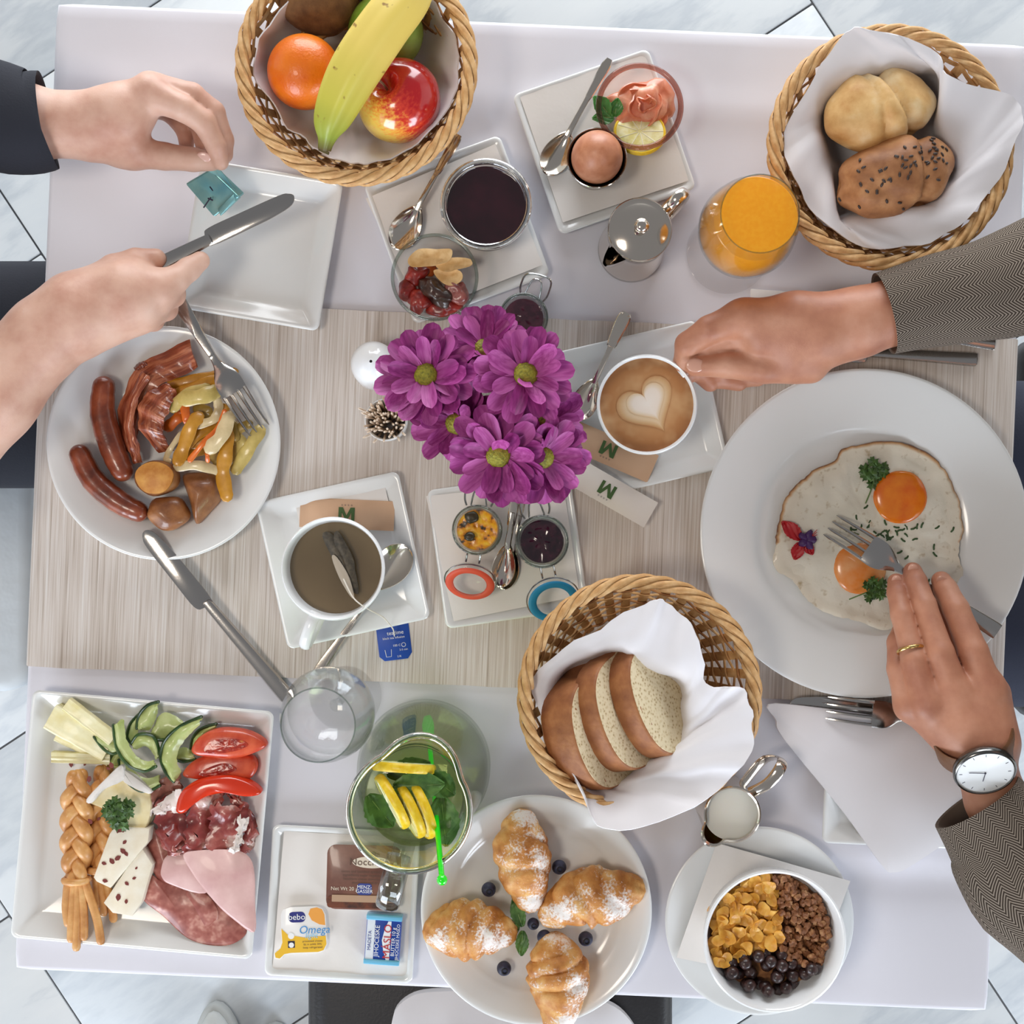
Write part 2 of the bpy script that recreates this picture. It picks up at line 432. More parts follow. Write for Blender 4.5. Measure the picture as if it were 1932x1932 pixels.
fl = obj('floor', slab([(-4, -4), (4, -4), (4, 4), (-4, 4)], -.05, -.003, .001), GROUT, None, False); props(fl, 'large pale grey marble floor tiles laid diagonally', None, None, 'structure')
MARB = marble(); tm = make_mesh('tile', slab(rrect(.5965, .5965, .002, 2), -.012, 0, .0008), MARB, True, 30)
A0 = math.atan2(.55, .835)
for ci, off in ((-5, 80), (-4, 520), (-3, 300), (-2, 715), (-1, 442), (0, 166), (1, 111), (2, 520), (3, 250), (4, 640), (5, 330), (6, 30)):
    for k in range(-6, 9):
        p = FP(-198 + 738 * (ci + .5), off + 738 * (k + .5) - 738)
        if abs(p.x) < 2.9 and abs(p.y) < 2.9:
            o = obj('tile', tm, None, fl); o.location = p; o.rotation_euler = (0, 0, A0)
WALLP = M('cream_wall_paint', (226, 222, 214), .9)
for nm, x, y, w, d in (('wall_left', -3.4, 0, .1, 7), ('wall_right', 3.4, 0, .1, 7), ('wall_back', 0, 3.4, 6.7, .1)):
    o = obj(nm, slab(rrect(w, d, .01, 1), 0, 2.9, .002), WALLP, None, False); o.location = (x, y, 0); props(o, None, None, None, 'structure')
# ------------------------------------------------------------------ table, cloth, runner
TR = -math.radians(2.5); TC = W(985, 957); HW, HH = .4555, .4525
WOOD = M('table_wood', (120, 84, 54), .5, cols=[(.4, (104, 70, 44)), (.6, (140, 100, 66))], scale=12, stretch=(1, 8, 1))
tb = thing('table', 'square wooden table under the white cloth', 'table', 985, 957, 0, TR); tb.location.z = 0
obj('tabletop', slab(rrect(.896, .89, .004, 2), TZ - .034, TZ - .0045, .001), WOOD, tb)
lg = make_mesh('leg', slab(rrect(.05, .05, .004, 2), 0, TZ - .033, .001), WOOD)
for sx in (-1, 1):
    for sy in (-1, 1): obj('leg', lg, None, tb, loc=(sx * .40, sy * .40, 0))
CLOTH = M('tablecloth_cotton', (226, 224, 231), .9, bump=.12, bscale=1400, bdist=.0003, spec=.15)
def cloth_top(x, y):
    z = -.0006
    for yc, a in ((.382, 1), (-.335, 1)):                 # ironed creases
        d = (y - yc) / .016
        if yc > 0: z += .0030 * math.exp(-d * d) * 1.0 + (.0010 if d > 0 else 0) * (1 - math.exp(-d * d))
        else: z += -.0022 * math.exp(-(d / .9) ** 2) + .0026 * math.exp(-((d - 1.6) / .9) ** 2)
    return z + .0009 * noise.noise(Vector((x * 9, y * 9, 1)))
N = 88
def cloth():
    V, F = [], []
    xs = [-HW + 2 * HW * i / N for i in range(N + 1)]; ys = [-HH + 2 * HH * i / N for i in range(N + 1)]
    for y in ys:
        for x in xs: V.append(Vector((x, y, TZ + cloth_top(x, y))))
    n = N + 1
    for j in range(N):
        for i in range(N): F.append((j * n + i, j * n + i + 1, (j + 1) * n + i + 1, (j + 1) * n + i))
    edge = [i for i in range(n)] + [j * n + N for j in range(1, n)] + [N * n + i for i in range(N - 1, -1, -1)] + [j * n for j in range(N - 1, 0, -1)]
    prev = edge; ne = len(edge); s = 0
    for out, dn, wav in ((.0025, .0009, 0), (.0045, .0035, 0), (.0052, .009, 0), (.006, .03, .1), (.008, .055, .5), (.010, .075, .9), (.012, .095, 1.2)):
        cur = []
        for k, e in enumerate(edge):
            p = V[e]; d = Vector((0, 0, 0))
            if p.x <= -HW + 1e-6: d.x = -1
            if p.x >= HW - 1e-6: d.x = 1
            if p.y <= -HH + 1e-6: d.y = -1
            if p.y >= HH - 1e-6: d.y = 1
            d = d.normalized(); q = p + d * (out + wav * .007 * math.sin(k * .34) * math.sin(k * .05 + 1)); q.z = TZ - dn
            cur.append(len(V)); V.append(q)
        for k in range(ne): F.append((prev[k], cur[k], cur[(k + 1) % ne], prev[(k + 1) % ne]))
        prev = cur
    return V, F
tc = obj('tablecloth', thicken(cloth(), .0012), CLOTH, None, True, 70); tc.location = (TC.x, TC.y, 0); tc.rotation_euler = (0, 0, TR)
props(tc, 'white cotton tablecloth with ironed creases over the square table', 'tablecloth')
def runner_mat():
    m, t, b, o = nodes('ribbed_runner_weave'); b.inputs['Roughness'].default_value = .85; b.inputs['Specular IOR Level'].default_value = .2
    a = tex(t, coords(t, (1, .012, 1)), 640, 2, .7); c = tex(t, coords(t, (1, .03, 1)), 60, 3, .6)
    mx = nd(t, 'ShaderNodeMath', operation='MULTIPLY_ADD', i={1: .22, 2: .03}); t.links.new(c, mx.inputs[0])
    ad = nd(t, 'ShaderNodeMath', operation='MULTIPLY_ADD', i={1: .78}); t.links.new(a, ad.inputs[0]); t.links.new(mx.outputs[0], ad.inputs[2])
    t.links.new(ramp(t, ad.outputs[0], [(.34, (176, 162, 150)), (.46, (206, 194, 184)), (.56, (218, 208, 200)), (.70, (230, 224, 219))]), b.inputs['Base Color'])
    bumped(t, b, a, .5, .0006); return m
def runner():
    path = [(-HW - .026, -.085), (-HW - .0145, -.05), (-HW - .0075, -.02), (-HW - .0064, -.006), (-HW - .003, .0004), (-HW + .004, .0014)]
    path += [(-HW + .01 + (2 * HW - .02) * i / 40, .0014) for i in range(41)] + [(-x, z) for x, z in reversed(path)]
    V, F = [], []
    for (x, z) in path:
        for j in range(13):
            y = .1785 - .3485 * j / 12; V.append(Vector((x, y + .0008 * noise.noise(Vector((x * 30, y, 0))), TZ + z + (cloth_top(x, y) * .5 if z > 0 else 0))))
    n = 13
    for i in range(len(path) - 1):
        for j in range(n - 1): F.append((i * n + j, i * n + j + 1, (i + 1) * n + j + 1, (i + 1) * n + j))
    return V, [tuple(reversed(f)) for f in F]
rn = obj('table_runner', thicken(runner(), .0009), runner_mat(), None, True, 70); rn.location = (TC.x, TC.y, .0003); rn.rotation_euler = (0, 0, TR)
props(rn, 'beige ribbed table runner laid across the middle of the white cloth', 'table runner')

# ------------------------------------------------------------------ builders for crockery, glass and cutlery
def sq_ring(hw, hh, r, z, n=5): return [Vector((x, y, z)) for x, y in rrect(2 * hw, 2 * hh, r, n)]
def stack(rings, cap0=True, cap1=True):
    n = len(rings[0]); V = [v for r in rings for v in r]; F = []
    for k in range(len(rings) - 1):
        for i in range(n): F.append((k * n + i, k * n + (i + 1) % n, (k + 1) * n + (i + 1) % n, (k + 1) * n + i))
    if cap0: F.append(tuple(range(n))[::-1])
    if cap1: F.append(tuple(range((len(rings) - 1) * n, len(rings) * n)))
    return V, F
def sq_plate(label, x, y, w, h, deg, rimw=.016, rimh=.016, name='square_plate', group='white square plates', lift=.0):
    """outer size w x h in photo pixels"""
    k = (CH - rimh - lift) / CH / PPM; hw, hh = w * k / 2, h * k / 2; r = .007
    def g(ins, z): return sq_ring(hw - ins, hh - ins, max(r - ins * .3, .0025), z)
    rings = [g(rimw + .012, 0), g(rimw + .006, 0), g(rimw + .003, .0015), g(.004, rimh - .0045), g(.0003, rimh - .0022), g(0, rimh - .001), g(.0008, rimh - .0002), g(.0022, rimh),
             g(.0042, rimh - .0008), g(rimw - .002, .0068), g(rimw, .0054), g(rimw + .003, .0046), g(min(hw, hh) * .55, .0042)]
    o = solo(name, label, 'plate', move(stack(rings), W(x, y, rimh + lift) - Vector((0, 0, rimh)), -math.radians(deg)), PORC, group, True, 60)
    return o
def rd_plate(label, x, y, rpx, wellpx, rimh=.022, name='round_plate', group='white round plates', lift=0.0, mat=None):
    k = (CH - rimh - lift) / CH / PPM; r = rpx * k; w = wellpx * k
    prof = [(0, .002), (w * .72, .002), (w * .76, 0), (w * .82, 0), (w * .86, .003), (w * 1.02, .007), (r - .004, rimh - .004), (r - .0006, rimh - .0018), (r, rimh - .0008), (r - .0008, rimh), (r - .003, rimh - .0003),
            (r - .008, rimh - .0016), (w + .008, .0125), (w + .003, .0112), (w - .001, .0088), (w - .005, .0062), (w - .012, .0052), (w * .5, .0048), (0, .0048)]
    return solo(name, label, 'plate', move(lathe(prof, 96), W(x, y, rimh + lift) - Vector((0, 0, rimh))), mat or PORC, group, True, 60)
def aim(T, a, b, roll=0.0):
    """put T at a with local +X towards b"""
    X = (b - a).normalized(); Z = (Vector((0, 0, 1)) - X * X.z).normalized(); Y = Z.cross(X)
    q = Matrix((X, Y, Z)).transposed().to_quaternion() @ Quaternion((1, 0, 0), roll)
    T.location = a; T.rotation_euler = q.to_euler()
def bare(name, label, cat, group=None):
    o = bpy.data.objects.new(name, None); o.empty_display_size = .02; C.objects.link(o); return props(o, label, cat, group)
def strip(st, thick=.002, mat=None, n=2):
    """flat bar along x: st = [(x, halfwidth, z)], lightly domed"""
    st = cr(st, 4); V, F = [], []
    for x, w, z in st:
        for a, dz in ((-1, 0), (-.8, thick * .45), (0, thick * .6), (.8, thick * .45), (1, 0), (.8, -thick * .5), (-.8, -thick * .5)):
            V.append(Vector((x, a * w, z + dz)))
    for i in range(len(st) - 1):
        for j in range(7): F.append((i * 7 + j, i * 7 + (j + 1) % 7, (i + 1) * 7 + (j + 1) % 7, (i + 1) * 7 + j))
    F.append(tuple(range(7))[::-1]); F.append(tuple(range((len(st) - 1) * 7, len(st) * 7)))
    return V, [tuple(reversed(f)) for f in F]
def knife(label, a, b, blade=.47, roll=0.0, wb=.0105, wh=.0068, mat=None, group='table knives'):
    T = bare('table_knife', label, 'knife', group); aim(T, a, b, roll); l = (b - a).length; m = l * blade
    out = [(0, -.001), (l * .02, -wb * .55), (l * .07, -wb * .8), (m * .6, -wb * .95), (m * .93, -wb * 1.0), (m, -wh * .8), (m, wh * .75), (m * .5, wh * 1.02), (l * .12, wh * 1.0), (l * .03, wh * .7)]
    out = [tuple(p) for p in cr(out, 4, True)]
    obj('blade', slab(out, -.0008, .0008, .0004), mat or STEEL, T, True, 35)
    obj('handle', strip([(m - .003, wh * .62, 0), (m + .006, wh * .75, 0), (l * .75, wh * .95, 0), (l * .97, wh * 1.1, 0), (l, wh * .95, 0)], .0058), mat or STEEL, T, True, 40)
    return T
def spoon(label, a, b, bl=.052, bw=.0165, up=True, group='teaspoons', wh=.0042, mat=None):
    """a = tip of the bowl, b = end of the handle"""
    T = bare('teaspoon', label, 'spoon', group); aim(T, a, b); l = (b - a).length; s = -1 if up else 1
    def f(u, v):
        x = (1 - math.cos(pi * v)) / 2; w = bw * math.sin(pi * min(x ** .82, 1)) ** .62 * (1 - .10 * x)
        q = 2 * u - 1; d = (1 - q * q) * math.sin(pi * x) ** .7
        return (x * bl, q * w, .002 + s * .0075 * d * .9)
    obj('bowl', thicken(sheet(f, 15, 19), .0009), mat or SILVER, T, True, 70)
    obj('handle', strip([(bl - .005, .0030, .0024), (bl + .006, .0026, .0045), (bl + .03, .0024, .005), (l * .7, wh * .8, .003), (l * .93, wh * 1.1, .0015), (l, wh * .7, .001)], .0022), mat or SILVER, T, True, 40)
    return T
def fork(label, a, b, w=.0125, roll=0.0, group='table forks', arch=.008, head=.066):
    T = bare('table_fork', label, 'fork', group); aim(T, a, b, roll); l = (b - a).length; tn = head * .62
    arc = lambda x: arch * math.sin(pi * min(x / (head * 1.15), 1))
    for k in range(4):
        y = (k - 1.5) * w * .56
        P = [Vector((x, y * (1 - .05 * (1 - x / tn)), arc(x))) for x in [tn * i / 8 for i in range(9)]]
        obj('tine', tube(P, [.0004] + [.0011 + .0007 * i / 8 for i in range(1, 9)], 6, True, .8), STEEL, T)
    st = [(tn - .001, w * .98, arc(tn)), (tn + .010, w * 1.0, arc(tn + .01)), (head * .9, w * .82, arc(head * .9)), (head * 1.05, w * .4, arc(head * 1.05)), (head * 1.2, .0034, arc(head) * .4), (l * .55, .0036, .002), (l * .8, .0062, .0015), (l * .98, .0074, .001), (l, .0066, .001)]
    obj('handle', strip(st, .0024), STEEL, T, True, 40)
    return T
def cup(label, x, y, rpx, hr, hb, hdir, liquid_mat, level=.80, name='coffee_cup', taper=.52, cat='cup', handle=True, hsize=1.0):
    """rim centre at pixel (x, y), height hr; hdir = photo angle of the handle (degrees, x right, y down)"""
    k = (CH - hr) / CH / PPM; r = rpx * k; T = thing(name, label, cat, x, y, hr); T.location.z = TZ + hb; z1 = hr - hb; f = taper * r
    prof = [(0, .003), (f * .84, .003), (f * .9, 0), (f, 0), (f * 1.02, .003), (r * .78, z1 * .28), (r * .93, z1 * .55), (r * .985, z1 * .85), (r, z1 - .001), (r - .0012, z1), (r - .0026, z1 - .0012),
            (r * .985 - .003, z1 * .85), (r * .93 - .0032, z1 * .55), (r * .78 - .004, z1 * .28), (f * .7, .007), (0, .0062)]
    obj('body', lathe(prof, 72), CUPW, T, True, 60)
    if handle:
        a = -math.radians(hdir); d = Vector((math.cos(a), math.sin(a), 0))
        P = [d * (r - .004) + Vector((0, 0, z1 * .9)), d * (r + .010 * hsize) + Vector((0, 0, z1 * .93)), d * (r + .024 * hsize) + Vector((0, 0, z1 * .8)), d * (r + .026 * hsize) + Vector((0, 0, z1 * .55)), d * (r + .012 * hsize) + Vector((0, 0, z1 * .32)), d * (r * .72) + Vector((0, 0, z1 * .26))]
        obj('handle', tube([Vector(p) for p in cr(P, 5)], .0052, 10, True, .55), CUPW, T)
    lv = z1 * level; rl = r * .955
    V, F, U = patch([(rl * math.cos(2 * pi * i / 48), rl * math.sin(2 * pi * i / 48), lv) for i in range(48)], .002, None, 8)
    obj('liquid_surface', (V, F, U), liquid_mat, T)
    T['rl'] = rl; T['lv'] = lv
    return T
def glass_bowl(label, x, y, rpx, hr, hb, name='glass_bowl', mat=None, rim=None, foot=.6, rimt=.0016):
    k = (CH - hr) / CH / PPM; r = rpx * k; T = thing(name, label, 'bowl', x, y, hr); T.location.z = TZ + hb; z1 = hr - hb
    prof = [(0, .0005), (r * foot, 0), (r * (foot + .06), .002), (r * .86, z1 * .3), (r * .97, z1 * .7), (r, z1), (r - .0022, z1), (r * .95, z1 * .7), (r * .83, z1 * .3), (r * foot * .9, .005), (0, .0045)]
    obj('body', lathe(prof, 64), mat or GLASS, T, True, 60)
    obj('rim', torus(r - .0011, rimt, 64, 8, z1), rim or GLASSD, T)
    T['r'] = r; T['z1'] = z1
    return T
def basket(label, x, y, rpx, hr, nst=34, rows=8, base=.58):
    k = (CH - hr) / CH / PPM; r = rpx * k; T = thing('wicker_basket', label, 'basket', x, y, hr, R.random() * 6, 'round wicker baskets'); T.location.z = TZ
    rad = lambda z: r * (base + (1 - base) * (z / hr) ** .75)
    obj('base', lathe([(0, 0), (r * base, 0), (r * base + .002, .002), (r * base, .005), (0, .005)], 48), RIND, T)
    zs = [.004 + (hr - .008) * i / 8 for i in range(9)]
    sm = make_mesh('stake', tube([Vector((rad(z), 0, z)) for z in zs], .0043, 6, True, .20), RIND)
    for i in range(nst): obj('stake', sm, None, T, rot=(0, 0, 2 * pi * i / nst))
    for j in range(rows):
        z = .007 + (hr - .018) * j / (rows - 1); n = nst * 4; ph = j % 2
        P = [Vector(((rad(z) + .0013 * math.cos(pi * (i / 4 + ph))) * math.cos(2 * pi * i / n), (rad(z) + .0013 * math.cos(pi * (i / 4 + ph))) * math.sin(2 * pi * i / n), z + .0006 * math.sin(i * 1.7))) for i in range(n)]
        obj('weaver', tube(P, .0012, 6, False, 3.0, True), RIND if j % 3 else RIND2, T)
    obj('rim_core', torus(r, .0050, 72, 10, hr - .001), RIND, T)
    n = 34; da = 2 * pi / n
    P = []
    for i in range(13):
        s = i / 12; ph = -.9 + 3.9 * s; a = da * (3.0 * s - 1.5); rr = .0062
        P.append(Vector(((r + rr * math.cos(ph)) * math.cos(a), (r + rr * math.cos(ph)) * math.sin(a), hr - .001 + rr * math.sin(ph))))
    V, F, U = [], [], []
    for i, p in enumerate(P):
        w = .0078 * math.sin(pi * (.12 + .76 * i / 12)); a = math.atan2(p.y, p.x); t = Vector((-math.sin(a), math.cos(a), 0))
        ctr = Vector((r * math.cos(a), r * math.sin(a), hr - .001)); nn = (p - ctr).normalized()
        for q, lift in ((-1, -.0008), (-.5, .0007), (.1, .0014), (.6, .0008), (1, -.0006)): V.append(p + t * (w * q) + nn * lift); U.append((i / 12, q))
    for i in range(12):
        for j in range(4): F.append((i * 5 + j, i * 5 + j + 1, (i + 1) * 5 + j + 1, (i + 1) * 5 + j))
    wm = make_mesh('rim_wrap', (V, F, U), RIND)
    for i in range(n): obj('rim_wrap', wm, None, T, rot=(0, 0, i * da))
    return T, r
def paper(label, pts, h, name='paper_napkin', cat='napkin', mat=None, thick=.0007, amp=.0007, group=None, n=10):
    """thin sheet through four photo corners at height h"""
    q = [W(x, y, h) for x, y in pts]
    def f(u, v):
        p = (q[0] * (1 - u) + q[1] * u) * (1 - v) + (q[3] * (1 - u) + q[2] * u) * v
        return p + Vector((0, 0, amp * (1 + noise.noise(p * 45))))
    s = sheet(f, n, n)
    return solo(name, label, cat, thicken((s[0], [tuple(reversed(f)) for f in s[1]], s[2]), thick), mat or PAPER, group)
# ------------------------------------------------------------------ plates
sq_plate('empty white square plate under the knife and the foil butter', 490, 462, 272, 285, 9.5, .019, .017)
sq_plate('white square plate with brown boiled egg and salmon bowl', 1140, 267, 272, 280, -19, .012, .011)
sq_plate('white square plate carrying dark jam bowl and dried fruit bowl', 862, 433, 274, 282, -20, .012, .011)
sq_plate('white square saucer under the cappuccino with heart foam', 1212, 773, 275, 285, -13, .016, .013)
sq_plate('white square saucer under the tea cup with teabag', 647, 1057, 276, 285, -12.5, .017, .014)
sq_plate('white square plate holding two small open clip jars', 958, 1037, 272, 264, -8, .010, .009)
sq_plate('large white square platter of cheese, cold cuts and vegetables', 268, 1556, 458, 470, 5.2, .020, .020, name='square_platter')
sq_plate('white square plate with portion packs and butter', 646, 1706, 280, 286, 3.2, .010, .012)
sq_plate('white square plate half hidden under the folded napkin', 1692, 1478, 272, 238, 2.6, .017, .013)
rd_plate('white round plate with sausages, bacon, potatoes and vegetables', 308, 836, 221, 150)
rd_plate('largest white round plate with two fried eggs', 1632, 1006, 311, 201, .026)
rd_plate('white round plate with four sugared croissants', 1012, 1718, 218, 162)
rd_plate('white round saucer beneath the cereal bowl', 1433, 1738, 178, 110, .018, 'saucer', 'white round plates')
# paper napkins
paper('square white paper napkin under egg cup and salmon bowl', [(980, 180), (1218, 100), (1308, 338), (1062, 420)], .0095)
paper('square white paper napkin under the dark jam bowl', [(690, 375), (935, 272), (1024, 500), (795, 590)], .0095)
paper('square white paper napkin beneath the two clip jars', [(804, 936), (1062, 908), (1094, 1124), (856, 1172)], .008)
paper('white paper napkin beneath sachet next to the tea cup', [(556, 942), (726, 915), (742, 985), (568, 1005)], .0072)
paper('square white paper napkin under the portion packs', [(536, 1568), (786, 1580), (768, 1852), (514, 1832)], .0085, amp=.001)
paper('white paper napkin between saucer and cereal bowl', [(1352, 1590), (1604, 1662), (1530, 1858), (1276, 1806)], .0195, amp=.0008)
# folded cloth napkin with cutlery beneath it, right of the bread basket
def folded():
    O = [(1466, 1328), (1700, 1360), (1760, 1400), (1846, 1500), (1820, 1560), (1722, 1632), (1686, 1646), (1664, 1632), (1590, 1530), (1480, 1395), (1465, 1360)]
    P = cr([tuple(W(x, y, .018)) for x, y in O], 5, True)
    return patch(P, .006, lambda t, a, x, y: .004 * (1 - t ** 6) + .0022 * noise.noise(Vector((x * 14, y * 14, 3))), 9)
solo('cloth_napkin', 'folded white cloth napkin lying over a square plate and cutlery', 'napkin', folded(), LINEN)
knife('steel knife tucked along the folded napkin by big plate', W(1490, 1326, .012), W(1880, 1345, .012), .45)
fork('steel fork tucked beside the knife at the folded napkin', W(1560, 1335, .022), W(1900, 1372, .02))
knife('dark steel knife lying under the tweed sleeve by big plate', W(1500, 655, .004), W(1842, 678, .004), .40, wh=.0062)
fork('steel fork mostly covered by the tweed sleeve', W(1520, 600, .004), W(1876, 646, .004))

solo('paper_slip', 'white paper slip sticking out behind the hand at the cup', 'paper', move(slab(rrect(.05, .014, .001, 2), 0, .0008, .0002), W(1465, 563, .001), -.08), PAPER)
# ------------------------------------------------------------------ fork and knife at the sausage plate
fork('steel fork resting with tines in the fried vegetables', W(490, 812, .030), W(322, 545, .040), .0125)
knife('long steel knife leaning from sausage plate rim onto the runner', W(274, 1000, .024), W(543, 1316, .006), .44, wb=.0118)
# ------------------------------------------------------------------ coffee and tea
COFFEE = edge_mat('cappuccino_crema', [(0, (196, 148, 100)), (.55, (190, 136, 86)), (.8, (176, 118, 68)), (1, (150, 96, 54))], .5, ((205, 160, 112), 45, .45, .75), wscale=30, wob=.3)
cc = cup('white cup of cappuccino with a milk foam heart', 1221, 763, 95, .066, .006, -42, COFFEE, .93)
def heart(s, dz, sx=1.0):
    out = []
    for i in range(40):
        t = 2 * pi * i / 40
        x = 16 * math.sin(t) ** 3; y = 13 * math.cos(t) - 5 * math.cos(2 * t) - 2 * math.cos(3 * t) - math.cos(4 * t)
        out.append(Vector((x * s / 17 * sx, y * s / 17, dz)))
    return out
HR = Matrix.Rotation(math.radians(32), 4, 'Z')
for s, dz, nm, stops in ((.0285, .0006, 'foam_ring', [(0, (226, 200, 166)), (.72, (222, 192, 154)), (.9, (206, 164, 116)), (1, (190, 140, 92))]), (.0195, .0012, 'foam_heart', [(0, (240, 228, 216)), (.7, (236, 220, 204)), (.9, (226, 202, 172)), (1, (222, 190, 150))])):
    hm = edge_mat(nm + '_milk', stops, .55, wob=.1)
    V, F, U = patch([HR @ v for v in heart(s, 0)], .0008, lambda t, a, x, y: .0004 * (1 - t * t), 6, c=(0, -.001, 0))
    obj(nm, move((V, F, U), (.001, .002 if nm == 'foam_heart' else .0, cc['lv'] + dz)), hm, cc)
TEA = M('herbal_tea', (120, 102, 76), .06, coat=.6)
tcup = cup('white cup of herbal tea with a soaking teabag', 628, 1073, 98, .072, .006, 112, TEA, .72, 'tea_cup', hsize=1.15)
TEABAG = M('wet_teabag', (74, 66, 54), .5, cols=[(.35, (58, 52, 44)), (.7, (96, 86, 70))], scale=220, bump=.3)
TBP = M('teabag_paper', (178, 164, 146), .7, bump=.3, bscale=300)
tbg = thing('teabag', 'dark wet teabag with pale folded top in the tea', 'teabag', 645, 1070, .062)
def poly(T, pts, h, th, mat, nm, dome=.002, n=3, parent=None):
    P = cr([tuple(L(T, x, y, h)) for x, y in pts], n, True)
    return obj(nm, patch(P, th, lambda t, a, x, y: dome * (1 - t * t), 4), mat, parent or T)
poly(tbg, [(608, 1012), (622, 1005), (650, 1035), (668, 1070), (676, 1120), (655, 1105), (632, 1062)], .0605, .004, TEABAG, 'pouch')
poly(tbg, [(632, 1004), (642, 1008), (668, 1060), (664, 1100), (645, 1060), (630, 1022)], .0615, .004, TEABAG, 'pouch')
poly(tbg, [(626, 1052), (634, 1050), (655, 1082), (664, 1108), (668, 1128), (660, 1124), (640, 1090)], .065, .002, TBP, 'folded_top')
STRING = M('cotton_string', (226, 218, 206), .9)
sp = [W(648, 1092, .068), W(664, 1124, .072), W(680, 1140, .0745), W(700, 1152, .060), W(722, 1164, .035), W(735, 1178, .019), W(742, 1188, .015), W(744, 1200, .004)]
solo('teabag_string', 'thin white string running from teabag to the blue tag', 'string', tube([Vector(p) for p in cr([tuple(p) for p in sp], 5)], .0006, 6), STRING)
TAGB = M('blue_card', (22, 74, 170), .45)
tag = thing('teabag_tag', 'blue printed paper tag of the teabag beside saucer', 'tag', 744, 1212, .002, math.radians(7))
k0 = (CH - .002) / CH / PPM
obj('card', slab([(-31 * k0, 34 * k0), (31 * k0, 34 * k0), (31 * k0, -22 * k0), (22 * k0, -33 * k0), (-22 * k0, -33 * k0), (-31 * k0, -24 * k0)], 0, .0009, .0002), TAGB, tag)
for tx, sz, lx, ly in (('teatime', .0052, .002, .009), ('black tea infusion', .0030, 0, .0045), ('100 C', .0030, .002, -.003), ('3-5 min', .0026, .008, -.0075), ('1/4', .0032, .003, -.0135)):
    lettering(tag, tx, sz, (lx, ly, .00105), 0, WHITEINK)
def line_loop(T, pts, r, mat, nm, closed=False): return obj(nm, tube([Vector(p) for p in pts], r, 5, not closed, .4, closed), mat, T)
line_loop(tag, [(-.0095, -.006, .001), (-.0088, -.0128, .001), (-.0042, -.0128, .001), (-.0035, -.006, .001)], .00028, WHITEINK, 'cup_symbol')
line_loop(tag, [(.0085 + .0019 * math.cos(a * pi / 6), -.003 + .0019 * math.sin(a * pi / 6), .001) for a in range(12)], .00025, WHITEINK, 'clock_symbol', True)
KRAFT = M('kraft_paper', (206, 168, 136), .75, bump=.2, bscale=60); WSACH = M('white_sachet_paper', (228, 220, 212), .7, bump=.2, bscale=60)
def sachet(label, a, b, wpx, h, mat, mirror, lx=.0):
    """flat sugar stick from pixel a to pixel b"""
    A, B = W(*a, h), W(*b, h); T = bare('sugar_sachet', label, 'sachet', 'paper sugar sachets'); aim(T, A, B); l = (B - A).length; w = wpx * (CH - h) / CH / PPM / 2
    def f(u, v):
        x = l * u; y = (2 * v - 1) * w; e = math.sin(pi * min(max((u - .1) / .8, 0), 1)) ** .4
        return (x, y, .0004 + .0042 * e * (1 - (2 * v - 1) ** 2) + .0005 * noise.noise(Vector((x * 90, y * 90, 2))))
    obj('packet', thicken(sheet(f, 20, 9), .0006), mat, T)
    r = pi if mirror else 0
    block_m(T, .0150, (l * .5 + lx, 0, .0049), r, GREENINK)
    lettering(T, '* * * *', .0042, (l * .5 + lx, (-.0075 if mirror else .0075), .0049), r, INK)
    return T
sachet('brown paper sugar sachet half under the tea cup', (566, 966), (744, 974), 56, .0085, KRAFT, False)
sachet('brown paper sugar sachet lying beneath the cappuccino cup', (1062, 812), (1232, 885), 56, .012, KRAFT, True)
sachet('white paper sugar sachet hanging over the saucer edge', (1068, 880), (1228, 972), 54, .015, WSACH, True, -.002)
spoon('teaspoon with round bowl lying behind the tea cup', W(768, 1030, .017), W(595, 1272, .006), .050, .0172)
spoon('ornate teaspoon leaning beside the cappuccino cup', W(1088, 792, .015), W(1182, 590, .019), .042, .0130, wh=.0058)
spoon('long teaspoon behind the dried fruit bowl', W(745, 470, .014), W(866, 255, .024), .046, .0150)
spoon('long teaspoon lying behind egg cup and salmon bowl', W(1030, 330, .014), W(1150, 112, .024), .045, .0145)
spoon('teaspoon wedged between the two clip jars', W(944, 1108, .013), W(972, 940, .026), .042, .0115)
spoon('second teaspoon lying crosswise under the jar teaspoon', W(950, 1112, .009), W(984, 938, .020), .042, .0115)
# ------------------------------------------------------------------ pots and shakers
pot = thing('metal_milk_pot', 'lidded polished metal pot with spout and handle by juice', 'pot', 1207, 434, .085); pot.location.z = TZ
rp = 60 * (CH - .085) / CH / PPM
obj('body', lathe([(0, 0), (rp * 1.06, 0), (rp * 1.12, .003), (rp * 1.1, .012), (rp * .97, .055), (rp * .93, .076), (rp * .98, .080), (rp, .083), (rp * .96, .084)], 56), SILVER, pot)
ld = obj('lid', lathe([(rp * 1.0, .083), (rp * 1.02, .0855), (rp * .98, .087), (rp * .9, .0868), (rp * .8, .0885), (rp * .4, .0905), (.004, .0915), (0, .0915)], 56), SILVER, pot)
obj('knob', lathe([(0, .091), (.0025, .091), (.003, .096), (.006, .099), (.0065, .102), (.004, .105), (0, .1055)], 20), SILVER, ld)
dv = Vector((-42, -40, 0)).normalized()
obj('spout', loft([[tuple(dv * (rp * .9) + Vector((-dv.y, dv.x, 0)) * s * .010 + Vector((0, 0, z))) for s, z in ((-1, .078), (-.8, .05), (0, .04), (.8, .05), (1, .078))], [tuple(dv * (rp + .008) + Vector((-dv.y, dv.x, 0)) * s * .006 + Vector((0, 0, z))) for s, z in ((-1, .081), (-.8, .062), (0, .055), (.8, .062), (1, .081))], [tuple(dv * (rp + .014) + Vector((-dv.y, dv.x, 0)) * s * .0025 + Vector((0, 0, z))) for s, z in ((-1, .083), (-.8, .076), (0, .073), (.8, .076), (1, .083))]], 4, 4, False), SILVER, pot)
